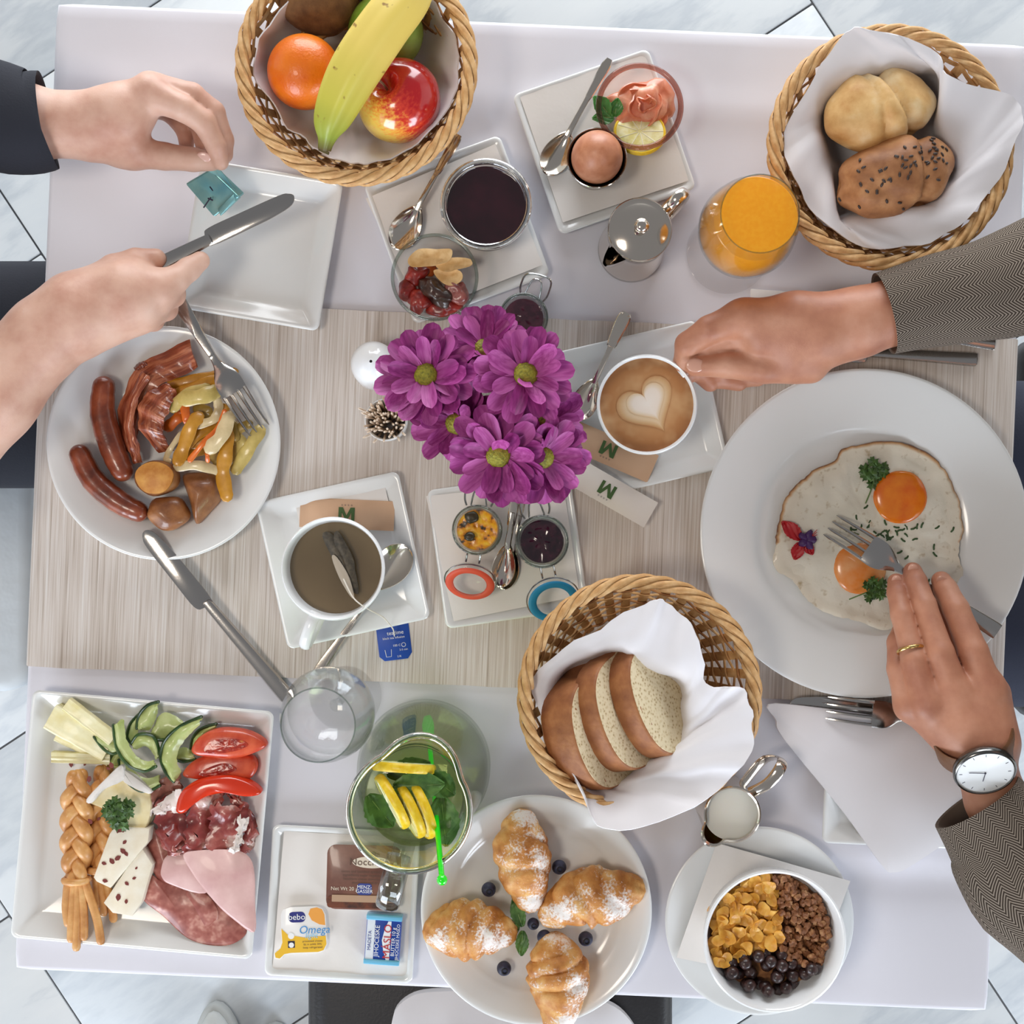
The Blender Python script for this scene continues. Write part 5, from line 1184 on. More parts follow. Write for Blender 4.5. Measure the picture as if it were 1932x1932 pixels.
CHEE = M('pale_yellow_cheese', (232, 222, 170), .4, cols=[(.35, (226, 212, 150)), (.7, (240, 234, 194))], scale=60, coat=.15, bump=.5, bscale=110)
def bar(name, label, cat, a, b, wpx, h, t, mat, group, ridge=.0, h2=None):
    A, B = W(*a, h), W(*b, h if h2 is None else h2); d = B - A; l = d.length; k = wpx * (CH - h) / CH / PPM / 2
    T = bare(name, label, cat, group); aim(T, A, B)
    def sec(x): return [Vector((x, q * k, zz)) for q, zz in ((-1, 0), (-1, t * .8), (-.86, t), (-.5, t * (1 - ridge)), (-.15, t), (.2, t * (1 - ridge)), (.55, t), (.88, t), (1, t * .8), (1, 0))]
    rings = [[Vector((v.x, v.y * (1 + .06 * noise.noise(Vector((v.x * 200, 1, 2)))), v.z * (1 + .15 * noise.noise(Vector((v.x * 150, v.y * 90, 0)))))) for v in sec(l * i / 9)] for i in range(10)]
    o = obj(name, stack(rings), mat, None, True, 35); o.matrix_basis = T.matrix_basis; bpy.data.objects.remove(T)
    return props(o, label, cat, group)
for a, b, w, h, t, lab in (((98, 1350), (208, 1412), 50, .018, .007, 'widest pale cheese stick on top of the others'), ((128, 1326), (216, 1394), 26, .022, .006, 'narrow pale cheese stick laid along the wide one'), ((112, 1380), (212, 1428), 34, .012, .006, 'pale cheese stick half under the widest one'), ((102, 1426), (212, 1430), 21, .012, .008, 'separate pale cheese stick above the breadsticks'), ((112, 1334), (200, 1396), 20, .012, .006, 'pale cheese stick lowest in the fan')):
    bar('cheese_stick', lab, 'cheese', a, b, w, h, t, CHEE, 'pale cheese sticks', .10)
CUCF = M('cucumber_flesh', (178, 188, 116), .35, cols=[(.35, (164, 176, 98)), (.7, (198, 206, 146))], scale=50, coat=.25); CUCS = M('cucumber_skin', (36, 66, 26), .35, cols=[(.4, (26, 52, 18)), (.7, (58, 92, 40))], scale=90, coat=.2)
cuc = [([(214, 1368), (220, 1410), (240, 1442), (270, 1455), (294, 1446)], [(234, 1358), (238, 1394), (256, 1424), (276, 1436), (290, 1434)], .034, 'U shaped cucumber slice on top of the heap'),
       ([(380, 1352), (340, 1370), (312, 1396), (303, 1426), (312, 1456), (328, 1475)], [(377, 1368), (354, 1390), (337, 1414), (334, 1438), (341, 1456), (332, 1472)], .030, 'large cucumber crescent standing beside the tomatoes'),
       ([(299, 1324), (278, 1331), (262, 1350), (258, 1374)], [(298, 1338), (294, 1356), (284, 1376), (270, 1378)], .026, 'cucumber slice highest up the platter rim'),
       ([(348, 1374), (330, 1392), (300, 1396), (284, 1388)], [(346, 1360), (316, 1344), (299, 1352), (288, 1376)], .022, 'pale wide cucumber slice in the heap middle'),
       ([(224, 1434), (235, 1470), (268, 1494), (302, 1482)], [(246, 1440), (258, 1460), (280, 1468), (300, 1462)], .024, 'cucumber slice resting on the soft white cheese'),
       ([(248, 1402), (262, 1386), (290, 1390), (302, 1424)], [(258, 1414), (274, 1408), (288, 1420), (294, 1434)], .028, 'short cucumber slice inside the U shaped one'),
       ([(178, 1390), (195, 1412), (212, 1422), (228, 1416)], [(194, 1380), (208, 1388), (222, 1396), (230, 1404)], .022, 'cucumber slice lying on the pale cheese sticks'),
       ([(408, 1366), (378, 1376), (364, 1394), (360, 1412)], [(408, 1374), (392, 1386), (380, 1400), (372, 1414)], .014, 'cucumber slice half behind the tomato wedge'),
       ([(330, 1432), (346, 1437), (368, 1432)], [(332, 1414), (350, 1410), (366, 1418)], .012, 'small cucumber piece low beside the crescent'),
       ([(262, 1348), (246, 1366), (240, 1390), (250, 1404)], [(272, 1352), (264, 1368), (260, 1384), (262, 1398)], .018, 'cucumber slice low behind the U shaped one'),
       ([(206, 1440), (212, 1424), (226, 1414)], [(224, 1446), (228, 1436), (232, 1428)], .014, 'small cucumber piece between cheese and crescent')]
for o_, i_, h, lab in cuc:
    T = thing('cucumber_slice', lab, 'cucumber', o_[0][0], o_[0][1], h, 0, 'cucumber slices')
    A = [p + (h + .002,) for p in o_]; B = [p + (h,) for p in i_]
    ribbon('flesh', None, None, A, B, CUCF, None, .0006, .0028, 3, T)
    P = [Vector(p) - T.location for p in cr([tuple(W(*p)) for p in A], 6)]
    obj('skin', rtube(P, .0016, 8, 1.5, 2), CUCS, T)
TOM = M('tomato_flesh', (206, 74, 44), .3, cols=[(.35, (192, 54, 30)), (.7, (220, 98, 62))], scale=70, coat=.35, bump=.3, bscale=120); TSK = M('tomato_skin', (206, 50, 18), .16, coat=.4); TPU = M('tomato_pulp', (160, 36, 22), .25, cols=[(.35, (140, 26, 18)), (.6, (178, 52, 30)), (.75, (214, 140, 70))], scale=160, coat=.5, bump=.8, bscale=200)
for O, c, pulp, h, m, lab in (([(362, 1411), (378, 1389), (411, 1376), (453, 1378), (484, 1389), (502, 1406), (481, 1420), (439, 1431), (392, 1428), (367, 1423)], (430, 1403), [(388, 1416), (398, 1398), (425, 1392), (455, 1394), (470, 1404), (450, 1414), (415, 1420)], .030, TOM, 'tomato wedge with seeds up nearest the platter rim'),
        ([(345, 1462), (362, 1438), (398, 1424), (440, 1420), (476, 1430), (483, 1452), (465, 1472), (420, 1468), (372, 1470)], (420, 1447), [(378, 1460), (392, 1448), (425, 1438), (448, 1448), (430, 1458), (400, 1462)], .024, TOM, 'tomato wedge between the two other wedges'),
        ([(332, 1528), (344, 1492), (380, 1470), (430, 1464), (470, 1476), (492, 1496), (466, 1503), (430, 1496), (392, 1502), (366, 1518), (346, 1534)], (395, 1485), None, .034, TSK, 'tomato wedge with its red skin curving over ham')):
    T = thing('tomato_wedge', lab, 'tomato', c[0], c[1], h, 0, 'tomato wedges')
    P = [L(T, float(p[0]), float(p[1]), h) for p in cr(O, 5, True)]
    obj('wedge', patch(P, .012, lambda t, a, x, y: .0045 * (1 - t ** 3) ** .8, 9, c=(0, 0, 0)), m, T, True, 70)
    if pulp: obj('pulp', patch([L(T, float(p[0]), float(p[1]), h) + Vector((0, 0, .0052)) for p in cr(pulp, 4, True)], .003, lambda t, a, x, y: .0012 * (1 - t) + .0008 * noise.noise(Vector((x * 400, y * 400, 0))), 6), TPU, T)
PRO = M('prosciutto', (136, 52, 48), .3, cols=[(.3, (92, 28, 32)), (.46, (142, 56, 52)), (.58, (172, 96, 86)), (.66, (226, 200, 190))], scale=34, detail=5, coat=.35, stretch=(1, 1, 1), bump=.3, bscale=140)
PROB = M('browned_ham', (160, 100, 84), .4, cols=[(.35, (140, 82, 68)), (.7, (184, 126, 106))], scale=40, coat=.2); FAT = M('ham_fat', (232, 220, 212), .4, coat=.2)
for lf, rt, m, lab, h in (([(300, 1508), (290, 1545), (300, 1590), (324, 1612)], [(356, 1512), (352, 1550), (354, 1588), (350, 1608)], PRO, 'prosciutto slice folded beside the white cheese', .026), ([(372, 1498), (352, 1540), (350, 1590), (346, 1612)], [(424, 1494), (412, 1540), (406, 1585), (400, 1604)], PRO, 'crumpled prosciutto slice in the pile middle', .024),
        ([(402, 1516), (394, 1556), (384, 1600)], [(462, 1522), (464, 1556), (448, 1606)], PRO, 'prosciutto slice with a white fat edge on top', .032), ([(424, 1500), (452, 1528), (462, 1570), (446, 1608)], [(452, 1502), (480, 1540), (484, 1580), (468, 1614)], PRO, 'prosciutto slice curling along the platter rim', .022),
        ([(274, 1514), (296, 1476), (334, 1462)], [(292, 1532), (318, 1504), (346, 1486)], PROB, 'browned ham slice tucked under the tomato', .022), ([(284, 1537), (310, 1508), (336, 1488)], [(312, 1528), (332, 1530), (350, 1532)], FAT, 'white fatty ham corner below the tomato', .030), ([(452, 1540), (448, 1572), (438, 1604)], [(466, 1548), (458, 1580), (448, 1606)], FAT, 'strip of white fat on the prosciutto', .037)):
    A = [p + (h + .004 * math.sin(i * 2 + p[0]),) for i, p in enumerate(lf)]; B = [p + (h - .004 + .004 * math.sin(i * 3),) for i, p in enumerate(rt)]
    ribbon('prosciutto_slice' if m is PRO else 'ham_slice', lab, 'ham', A, B, m, 'cured ham slices', .0006, .0010, 3, None, .0075)
SAL = M('mottled_sausage_slice', (166, 96, 84), .4, cols=[(.36, (146, 74, 64)), (.55, (172, 102, 90)), (.68, (206, 150, 134))], scale=95, detail=2, coat=.2); HAMP = M('cooked_ham', (216, 174, 168), .4, cols=[(.35, (204, 158, 154)), (.7, (226, 188, 182))], scale=36, coat=.15)
def slice_(name, label, O, h, mat, c=None, up=.004, th=.0014, tilt=(0, 0), fr=18, group='cold meat slices'):
    P = [W(float(p[0]), float(p[1]), h) for p in cr(O, 5, True)]; cc_ = W(*c, h) if c else sum(P, Vector()) / len(P)
    for p in P: p.z += tilt[0] * (p.x - cc_.x) + tilt[1] * (p.y - cc_.y)
    return solo(name, label, 'cold meat', patch(P, th, lambda t, a, x, y: up * (1 - t * t) + .0025 * noise.noise(Vector((x * fr * 2, y * fr * 2, h * 99))), 10, c=cc_), mat, group, True, 80)
slice_('sausage_slice', 'mottled sausage slice behind the prosciutto and cheese', [(284, 1562), (276, 1610), (296, 1655), (330, 1690), (352, 1660), (320, 1610), (300, 1572)], .014, SAL, None, .004)
slice_('sausage_slice', 'large mottled sausage slice curving along the platter', [(268, 1692), (284, 1652), (304, 1662), (340, 1668), (390, 1684), (444, 1732), (466, 1757), (440, 1780), (402, 1784), (352, 1770), (306, 1728)], .016, SAL, (340, 1720), .004)
slice_('sausage_slice', 'triangular fold of mottled sausage under pink ham', [(350, 1684), (386, 1753), (412, 1728), (392, 1690)], .018, SAL, None, .002)
slice_('ham_slice', 'rounded fold of pale pink ham beneath its flap', [(304, 1640), (315, 1614), (346, 1604), (392, 1606), (404, 1650), (386, 1686), (322, 1669), (306, 1656)], .024, HAMP, None, .003)
slice_('ham_slice', 'large pale pink ham flap ending in a point', [(346, 1613), (378, 1604), (440, 1603), (470, 1618), (480, 1650), (480, 1706), (479, 1760), (438, 1734), (396, 1692), (364, 1650)], .031, HAMP, (425, 1655), .003, tilt=(0, .05))
WHC = M('fresh_white_cheese', (236, 226, 204), .5, cols=[(.35, (230, 216, 190)), (.7, (242, 236, 220))], scale=40, bump=.15, bscale=160); BRI = M('soft_cheese_paste', (232, 218, 170), .4, cols=[(.35, (222, 200, 140)), (.7, (240, 230, 196))], scale=40, coat=.15, bump=.2); BRR = M('white_cheese_rind', (238, 232, 226), .7, bump=.5, bscale=180)
def block(name, label, O, h, t, mat):
    P = [W(x, y, h) for x, y in O]; V, F = slab([(p.x, p.y) for p in P], 0, t, .0014)
    return solo(name, label, 'cheese', ([v + Vector((0, 0, TZ + h - t)) for v in V], F), mat, 'white cheese pieces', True, 40)
block('white_cheese_slice', 'white cheese slice touching the parsley sprig', [(176, 1656), (206, 1574), (216, 1560), (282, 1563), (279, 1590), (208, 1676), (182, 1664)], .030, .016, WHC)
block('white_cheese_slice', 'white cheese slice beside the mottled sausage', [(266, 1597), (288, 1632), (268, 1702), (249, 1729), (212, 1723), (195, 1704)], .027, .016, WHC)
bk = thing('soft_cheese_wedge', 'soft ripened cheese wedge with a white rind under parsley', 'cheese', 225, 1505, .03, 0, 'white cheese pieces')
V, F = slab([tuple(L(bk, float(x), float(y), .028)[:2]) for x, y in cr([(164, 1510), (204, 1470), (226, 1448), (282, 1492), (276, 1560), (236, 1566), (200, 1530)], 3, True)], -.022, -.002, .002); obj('paste', (V, F), BRI, bk, True, 40)
V, F = slab([tuple(L(bk, float(x), float(y), .033)[:2]) for x, y in cr([(162, 1508), (202, 1466), (226, 1444), (234, 1450), (230, 1474), (196, 1490), (172, 1516)], 3, True)], -.020, .003, .002); obj('rind', (V, F), BRR, bk, True, 40)
V, F = slab([tuple(L(bk, float(x), float(y), .030)[:2]) for x, y in cr([(228, 1450), (242, 1456), (284, 1488), (280, 1498), (250, 1486), (230, 1472)], 3, True)], -.020, .001, .002); obj('rind', (V, F), BRR, bk, True, 40)
parsley('bushy parsley sprig on the soft cheese wedge', 228, 1532, .038, 36, None, 5, 26)
FLK = M('red_chilli_flake', (112, 30, 22), .5); rr_ = random.Random(4); fm = make_mesh('chilli_flake', patch([(.0021 * math.cos(a) * (1 + .3 * math.sin(2 * a)), .0016 * math.sin(a), 0) for a in [.9 * i for i in range(7)]], .0006, None, 2), FLK)
for x, y, h in [(162, 1412, .021), (134, 1442, .008), (148, 1436, .016), (160, 1442, .010), (204, 1450, .036), (210, 1444, .036), (168, 1470, .034), (186, 1545, .024), (170, 1550, .032)] + [(236 + rr_.uniform(-16, 16), 1567 + rr_.uniform(-2, 4), .0304) for _ in range(3)] + [(235, 1589, .0304), (232, 1606, .0304), (238, 1611, .0304), (222, 1619, .0304), (211, 1625, .0304), (196, 1629, .0304), (198, 1662, .0304), (255, 1602, .0275), (259, 1598, .0275), (257, 1638, .0275), (253, 1657, .0275), (239, 1667, .0275), (223, 1693, .0275), (238, 1701, .0275)]:
    o = bpy.data.objects.new('chilli_flake', fm); C.objects.link(o); o.location = W(x, y, h); s = rr_.uniform(.6, 1.5); o.scale = (s, s, 1); o.rotation_euler = (0, 0, rr_.random() * 6)
    props(o, 'red chilli flake sprinkled over the cheese platter', 'chilli flake', 'chilli flakes on the platter')
# ------------------------------------------------------------------ portion packs
def printed(T, O, z, mat, nm, t=.0003): return obj(nm, slab(O, z, z + t, .00005), mat, T, False)
BRN = M('brown_print', (120, 76, 62), .35, cols=[(.35, (104, 62, 50)), (.7, (140, 96, 78))], scale=30, coat=.3); DBR = M('dark_brown_print', (70, 40, 30), .4, cols=[(.35, (58, 32, 24)), (.6, (112, 56, 32))], scale=120); TANP = M('tan_print', (180, 146, 118), .45); IVO = M('ivory_print', (226, 212, 192), .45); NAVY = M('navy_print', (52, 66, 140), .4); DTXT = M('brown_text', (92, 66, 52), .5)
nu = thing('spread_tub', 'brown portion tub of nut spread with printed lid', 'spread tub', 686, 1656, .020, math.radians(-1.5)); nu.location.z = TZ + .009; q = (CH - .020) / CH / PPM
obj('tub', stack([[Vector((x * s, y * s, z)) for x, y in rrect(136 * q, 118 * q, .006)] for s, z in ((.84, 0), (.88, .001), (.96, .0095))]), WHITEINK, nu)
obj('lid', slab(rrect(140 * q, 122 * q, .0085), .0095, .0105, .0003), BRN, nu)
printed(nu, [(p[0], p[1] - 47 * q) for p in rrect(136 * q, 22 * q, .003)], .0105, DBR, 'hazelnut_print')
printed(nu, [(p[0] + 2 * q, p[1] - 40 * q) for p in rrect(122 * q, 13 * q, .0004)], .0108, TANP, 'small_print_panel')
printed(nu, [(36 * q * math.cos(a) + 14 * q, 11 * q * math.sin(a) + 29 * q) for a in [2 * pi * i / 28 for i in range(28)]], .0105, IVO, 'name_panel')
lettering(nu, 'Nocciolina', .0090, (14 * q, 29 * q, .0110), 0, DTXT, 1.05)
for k in range(4): lettering(nu, ['cocoa and hazelnut spread cream', 'ingredients sugar vegetable oils', 'hazelnuts cocoa skimmed milk', 'store cool and dry'][k], .0034, (4 * q, (11 - 7 * k) * q, .0107), 0, DTXT)
printed(nu, [(p[0] + 2 * q, p[1] - 22 * q) for p in rrect(28 * q, 22 * q, .003)], .0105, NAVY, 'brand_panel')
lettering(nu, 'MENZ-', .0046, (2 * q, -18 * q, .0110), 0, WHITEINK); lettering(nu, 'GASSER', .0046, (2 * q, -26 * q, .0110), 0, WHITEINK)
for i, (dx, dy) in enumerate(((10, 44), (18, 46), (25, 43))): obj('nut_print', move(blob(.0022, .0020, .0004, 12, 6), (dx * q, dy * q, .0107)), DBR, nu)
lettering(nu, 'Net Wt 20 g', .0048, (-36 * q, -22 * q, .0107), 0, IVO)
YEL = edge_mat('honey_yellow_print', [(0, (242, 222, 180)), (1, (238, 184, 60))], .35, wob=.6, wscale=40)
om = thing('cheese_portion_pack', 'white and yellow portion pack with a pull tab', 'portion pack', 573, 1757, .016, math.radians(2)); om.location.z = TZ + .009; q = (CH - .016) / CH / PPM
tabO = [(42, 30), (36, 42), (26, 46), (-24, 46), (-38, 42), (-42, 32), (-43, -20), (-46, -30), (-58, -38), (-57, -50), (-47, -52), (-38, -44), (-26, -42), (26, -42), (38, -38), (43, -26)]
obj('cup', stack([[Vector((x * s, y * s, z)) for x, y in rrect(82 * q, 84 * q, .007)] for s, z in ((.8, 0), (.84, .001), (.95, .006))]), WHITEINK, om)
obj('lid', slab([(a * q, b * q) for a, b in tabO], .006, .0067, .0002), M('pack_white', (240, 238, 236), .35, coat=.3), om)
printed(om, [(a * q, b * q) for a, b in [(-42, 6), (-30, -6), (0, -12), (41, -10), (42, -26), (36, -37), (26, -40), (-26, -40), (-38, -42), (-47, -50), (-55, -48), (-56, -40), (-45, -31), (-41, -20)]], .0067, M('pack_yellow', (236, 186, 50), .35), 'yellow_print')
printed(om, [(a * q, b * q) for a, b in [(14, 42), (26, 44), (36, 40), (40, 30), (41, 10), (30, 12), (16, 20), (10, 32)]], .0067, M('pack_orange', (234, 160, 70), .35), 'honey_print')
printed(om, [(p[0] - 12 * q, p[1] + 27 * q) for p in rrect(32 * q, 20 * q, .0042)], .0067, M('pack_navy', (40, 44, 120), .35), 'brand_panel')
lettering(om, 'bebo', .0078, (-12 * q, 27 * q, .0072), 0, WHITEINK)
lettering(om, 'Omega', .0105, (20 * q, 2 * q, .0072), 0, M('sky_blue_ink', (60, 140, 200), .4), .95, .2); lettering(om, 'light', .0070, (14 * q, -9 * q, .0072), 0, M('pale_blue_ink', (150, 200, 226), .4), 1, .2)
for k in range(3): lettering(om, ['processed cheese', 'fat in solids 30%', 'keep refrigerated'][k], .0026, (16 * q, (-19 - 6 * k) * q, .0072), 0, DTXT)
printed(om, [(p[0] - 24 * q, p[1] - 8 * q) for p in [(6 * q * math.cos(a), 6 * q * math.sin(a)) for a in [i * pi / 8 for i in range(16)]]], .0069, WHITEINK, 'round_mark'); printed(om, [(p[0] - 24 * q, p[1] - 24 * q) for p in rrect(13 * q, 13 * q, .0003)], .0069, INK, 'square_mark'); printed(om, [(p[0] - 24 * q, p[1] - 25 * q) for p in [(5 * q * math.cos(a), 5 * q * math.sin(a)) for a in [i * pi / 6 for i in range(12)]]], .0073, WHITEINK, 'heart_mark')
bt = thing('butter_pack', 'blue and white wrapped butter portion on napkin', 'butter', 722, 1775, .022, math.radians(-4)); bt.location.z = TZ + .009; q = (CH - .022) / CH / PPM
obj('foil', slab(rrect(66 * q, 92 * q, .002), 0, .011, .0018), M('butter_blue', (28, 70, 160), .3, coat=.3), bt)
printed(bt, [(p[0] - 24 * q, p[1] - 2 * q) for p in rrect(15 * q, 78 * q, .0003)], .011, M('butter_white', (226, 232, 240), .35), 'white_print')
printed(bt, [(a * q, b * q) for a, b in [(8, 36), (2, 20), (-2, 0), (2, -20), (8, -38), (14, -38), (14, 36)]], .011, M('butter_white2', (236, 238, 242), .35), 'name_panel')
FOLD = M('butter_light_blue', (110, 186, 220), .3, coat=.4)
for s in (1, -1): obj('folded_end', move(slab(rrect(68 * q, 10 * q, .001), .002, .0122, .001), (0, s * 42 * q, 0)), FOLD, bt)
for tx, sz, lx, m in (('MADETA', .0046, -25, NAVY), ('JIHOCESKE', .0060, -11, WHITEINK), ('M\u00c1SLO', .0100, 9, M('butter_red', (186, 40, 50), .4)), ('BUTTER 10 g', .0048, 20, WHITEINK), ('JIHO\u010cESK\u00c9 M\u00c1SLO', .0040, 28, WHITEINK)):
    lettering(bt, tx, sz, (lx * q, -2 * q, .0116), pi / 2, m)
# ------------------------------------------------------------------ croissants, blueberries, mint
def croissant_mat():
    m, t, b, o = nodes('croissant_crust'); b.inputs['Roughness'].default_value = .5
    n = tex(t, coords(t, (1.3, 1, 1)), 42, 5); c = ramp(t, n, [(.3, (160, 92, 36)), (.48, (206, 140, 70)), (.62, (226, 176, 108)), (.8, (238, 206, 152))])
    ge = nd(t, 'ShaderNodeNewGeometry'); s = nd(t, 'ShaderNodeSeparateXYZ'); t.links.new(ge.outputs['Normal'], s.inputs[0])
    a = nd(t, 'ShaderNodeMath', operation='MULTIPLY_ADD', i={1: .22, 2: -.10}); t.links.new(s.outputs[2], a.inputs[0])
    ad = nd(t, 'ShaderNodeMath', operation='ADD'); t.links.new(tex(t, coords(t), 30, 3, .5), ad.inputs[0]); t.links.new(a.outputs[0], ad.inputs[1])
    n3 = nd(t, 'ShaderNodeMath', operation='MULTIPLY_ADD', i={1: .55}); t.links.new(tex(t, coords(t), 420, 2, .6), n3.inputs[0]); t.links.new(ad.outputs[0], n3.inputs[2])
    f = nd(t, 'ShaderNodeMapRange', i={1: .80, 2: .95}); t.links.new(n3.outputs[0], f.inputs[0])
    mx = nd(t, 'ShaderNodeMix', data_type='RGBA'); mx.inputs[7].default_value = lin((240, 232, 226)); t.links.new(f.outputs[0], mx.inputs[0]); t.links.new(c, mx.inputs[6]); t.links.new(mx.outputs[2], b.inputs['Base Color'])
    bumped(t, b, tex(t, coords(t, (1, 1, 2)), 140, 4), .6, .0015); return m
CRO = croissant_mat()
def croissant(label, pts, wide, seed, skew=1.0):
    P = [Vector(p) for p in cr([tuple(W(*p)) for p in pts], 14)]; n = len(P); T_, N_ = frames(P); V, F, U = [], [], []; m = 40
    c = sum(P, Vector()) / n; rr = random.Random(seed); ph = rr.random(); L0 = 0
    for i in range(n):
        t = i / (n - 1); env = wide * (math.sin(pi * (t * .93 + .035)) ** .95 * .92 + .11); B = T_[i].cross(N_[i])
        for j in range(m):
            a = 2 * pi * j / m; tt = t * 4.6 + .35 * math.sin(5 * t + seed) + ph + skew * .55 * math.sin(a + .6) + .16 * math.cos(2 * a + seed); fr = tt - math.floor(tt)
            step = .87 + .15 * (math.sin(pi * min(fr / .92, 1)) ** .5) - .03 * fr
            k = env * step * (1 + .05 * noise.noise(Vector((t * 9, math.cos(a) * 1.4, math.sin(a) * 1.4 + seed)))) + .0006 * math.sin(40 * t + 6 * a)
            V.append(P[i] + B * (math.cos(a) * k) + N_[i] * (math.sin(a) * k * .80)); U.append((t, j / m))
    for i in range(n - 1):
        for j in range(m): F.append((i * m + j, i * m + (j + 1) % m, (i + 1) * m + (j + 1) % m, (i + 1) * m + j))
    F.append(tuple(range(m))[::-1]); F.append(tuple(range((n - 1) * m, n * m)))
    lo = min(v.z for v in V); 
    for v in V: v.z += TZ + .006 - lo
    return solo('croissant', label, 'croissant', (V, F, U), CRO, 'sugared croissants', True, 60)
croissant('sugared croissant pointing from plate centre to bread basket', [(990, 1530, .03), (983, 1585, .032), (990, 1650, .034), (1004, 1722, .03)], .0262, 1)
croissant('sugared croissant pointing from plate centre to cereal bowl', [(1216, 1674, .03), (1150, 1692, .034), (1090, 1700, .034), (1022, 1742, .03)], .0275, 2, -1)
croissant('sugared croissant pointing from plate centre to portion packs', [(800, 1768, .03), (852, 1758, .034), (910, 1758, .034), (974, 1766, .03)], .0275, 3)
croissant('sugared croissant hanging over the table edge side of plate', [(1036, 1764, .03), (1048, 1812, .034), (1056, 1872, .036), (1050, 1952, .032)], .0285, 4, -1)
BLUE = M('blueberry_skin', (44, 48, 72), .5, cols=[(.35, (32, 34, 54)), (.7, (70, 76, 108))], scale=120); BLUD = M('blueberry_crown', (24, 24, 36), .6)
for x, y, h, lab in ((922, 1678, .014, 'blueberry lying by the carafe handle side of plate'), (1055, 1636, .014, 'blueberry between the upper and side croissants'), (1105, 1771, .014, 'blueberry below the croissant facing the cereal'), (951, 1827, .014, 'blueberry beneath the croissant facing portion packs'), (1006, 1743, .020, 'small blueberry on the mint in plate centre'), (1027, 1768, .024, 'blueberry resting at the lower croissant tip')):
    r = .0068 if 'small' not in lab else .0056; T = thing('blueberry', lab, 'blueberry', x, y, h, 0, 'blueberries on the croissant plate')
    obj('berry', blob(r, r, r * .9, 22, 14, .03, 200, x), BLUE, T); obj('crown', move(torus(r * .36, r * .13, 12, 6), (r * .1, -r * .15, r * .86)), BLUD, T)
for a, b, w, lab in (((986, 1748), (968, 1698), .0068, 'mint leaf pointing along the upper croissant'), ((980, 1752), (938, 1746), .0060, 'mint leaf lying across the croissant tip'), ((986, 1756), (984, 1804), .0062, 'mint leaf pointing to the table edge'), ((978, 1750), (956, 1762), .0050, 'small pale mint leaf in the sprig')):
    leaf('mint_leaf', lab, 'leaf', W(*a, .024), W(*b, .028), w, MINT, 'mint sprig on the croissants', .2)
# ------------------------------------------------------------------ cereal bowl
HB = .078; cb = thing('cereal_bowl', 'deep white bowl of cornflakes, granola and chocolate balls', 'bowl', 1462, 1776, HB); cb.location.z = TZ + .021; rb_ = 135 * (CH - HB) / CH / PPM; zb = HB - .021
obj('body', lathe([(0, .003), (rb_ * .5, .003), (rb_ * .52, 0), (rb_ * .58, 0), (rb_ * .60, .004), (rb_ * .82, zb * .32), (rb_ * .95, zb * .65), (rb_ * .995, zb - .002), (rb_, zb - .0005), (rb_ - .0015, zb + .0003), (rb_ - .0034, zb - .001), (rb_ * .95 - .0035, zb * .65), (rb_ * .82 - .004, zb * .32), (rb_ * .55, .008), (0, .007)], 80), CUPW, cb, True, 60)
FLAKE = M('cornflake', (226, 162, 56), .5, cols=[(.3, (206, 134, 34)), (.55, (230, 170, 66)), (.78, (242, 200, 110))], scale=70, bump=.5, bscale=150, coat=.1); GRAN = M('granola_cluster', (150, 96, 58), .6, cols=[(.3, (104, 62, 36)), (.5, (156, 102, 64)), (.7, (200, 152, 104))], scale=110, bump=.8, bscale=220); CHOC = M('chocolate_cereal', (52, 34, 34), .35, cols=[(.35, (38, 24, 24)), (.7, (76, 50, 46))], scale=160, coat=.25, bump=.5, bscale=260)
BASEC = M('cereal_crumb_bed', (150, 98, 58), .8, cols=[(.4, (128, 80, 46)), (.7, (176, 120, 72))], scale=120, bump=1, bscale=150)
obj('cereal_bed', lathe([(0, .0085), (rb_ * .5, .010), (rb_ * .74, zb * .34), (rb_ * .86, zb * .52), (rb_ * .6, zb * .54), (0, zb * .55)], 40), BASEC, cb, kind='stuff')
rr_ = random.Random(21); bc = Vector((cb.location.x, cb.location.y, 0))
def flake_mesh(s):
    q = random.Random(s); rx, ry = q.uniform(.0062, .0082), q.uniform(.0044, .0060)
    O = [(rx * math.cos(a) * q.uniform(.86, 1.1), ry * math.sin(a) * q.uniform(.86, 1.1), 0) for a in [2 * pi * i / 9 for i in range(9)]]; c1, c2 = q.uniform(-60, 60), q.uniform(20, 70)
    return make_mesh('cornflake', patch([tuple(p) for p in cr(O, 2, True)], .0009, lambda t, a, x, y: c1 * x * x + c2 * y * y + .0006 * math.sin(900 * x + s), 3), FLAKE)
FM = [flake_mesh(s) for s in range(9)]; GM = [make_mesh('granola_cluster', blob(.0040, .0034, .0028, 12, 8, .75, 420, s), GRAN) for s in range(6)]; BMs = make_mesh('chocolate_ball', blob(.0057, .0057, .0055, 16, 12, .10, 380, 2), CHOC)
def scatter(nm, lab, cat, grp, meshes, count, ok, zl, tilt, dmin):
    pts = []
    for _ in range(count * 60):
        if len(pts) >= count: break
        u, v = rr_.uniform(-.9, .9), rr_.uniform(-.9, .9)
        if u * u + v * v > .70 or not ok(u, v): continue
        z = zl[0] + (zl[1] - zl[0]) * len(pts) / count
        if any((u - a) ** 2 + (v - b) ** 2 < dmin * dmin and abs(z - c) < .0035 for a, b, c in pts): continue
        pts.append((u, v, z)); o = bpy.data.objects.new(nm, rr_.choice(meshes)); C.objects.link(o)
        o.location = bc + Vector((u * rb_, -v * rb_, TZ + .021 + z)); o.rotation_euler = (rr_.uniform(-tilt, tilt), rr_.uniform(-tilt, tilt), rr_.random() * 6.28)
        props(o, lab, cat, grp)
fl_ok = lambda u, v: u < .12 + .1 * v and v < .26 - .25 * (u + .3) and not (v > .12 and u > .0)
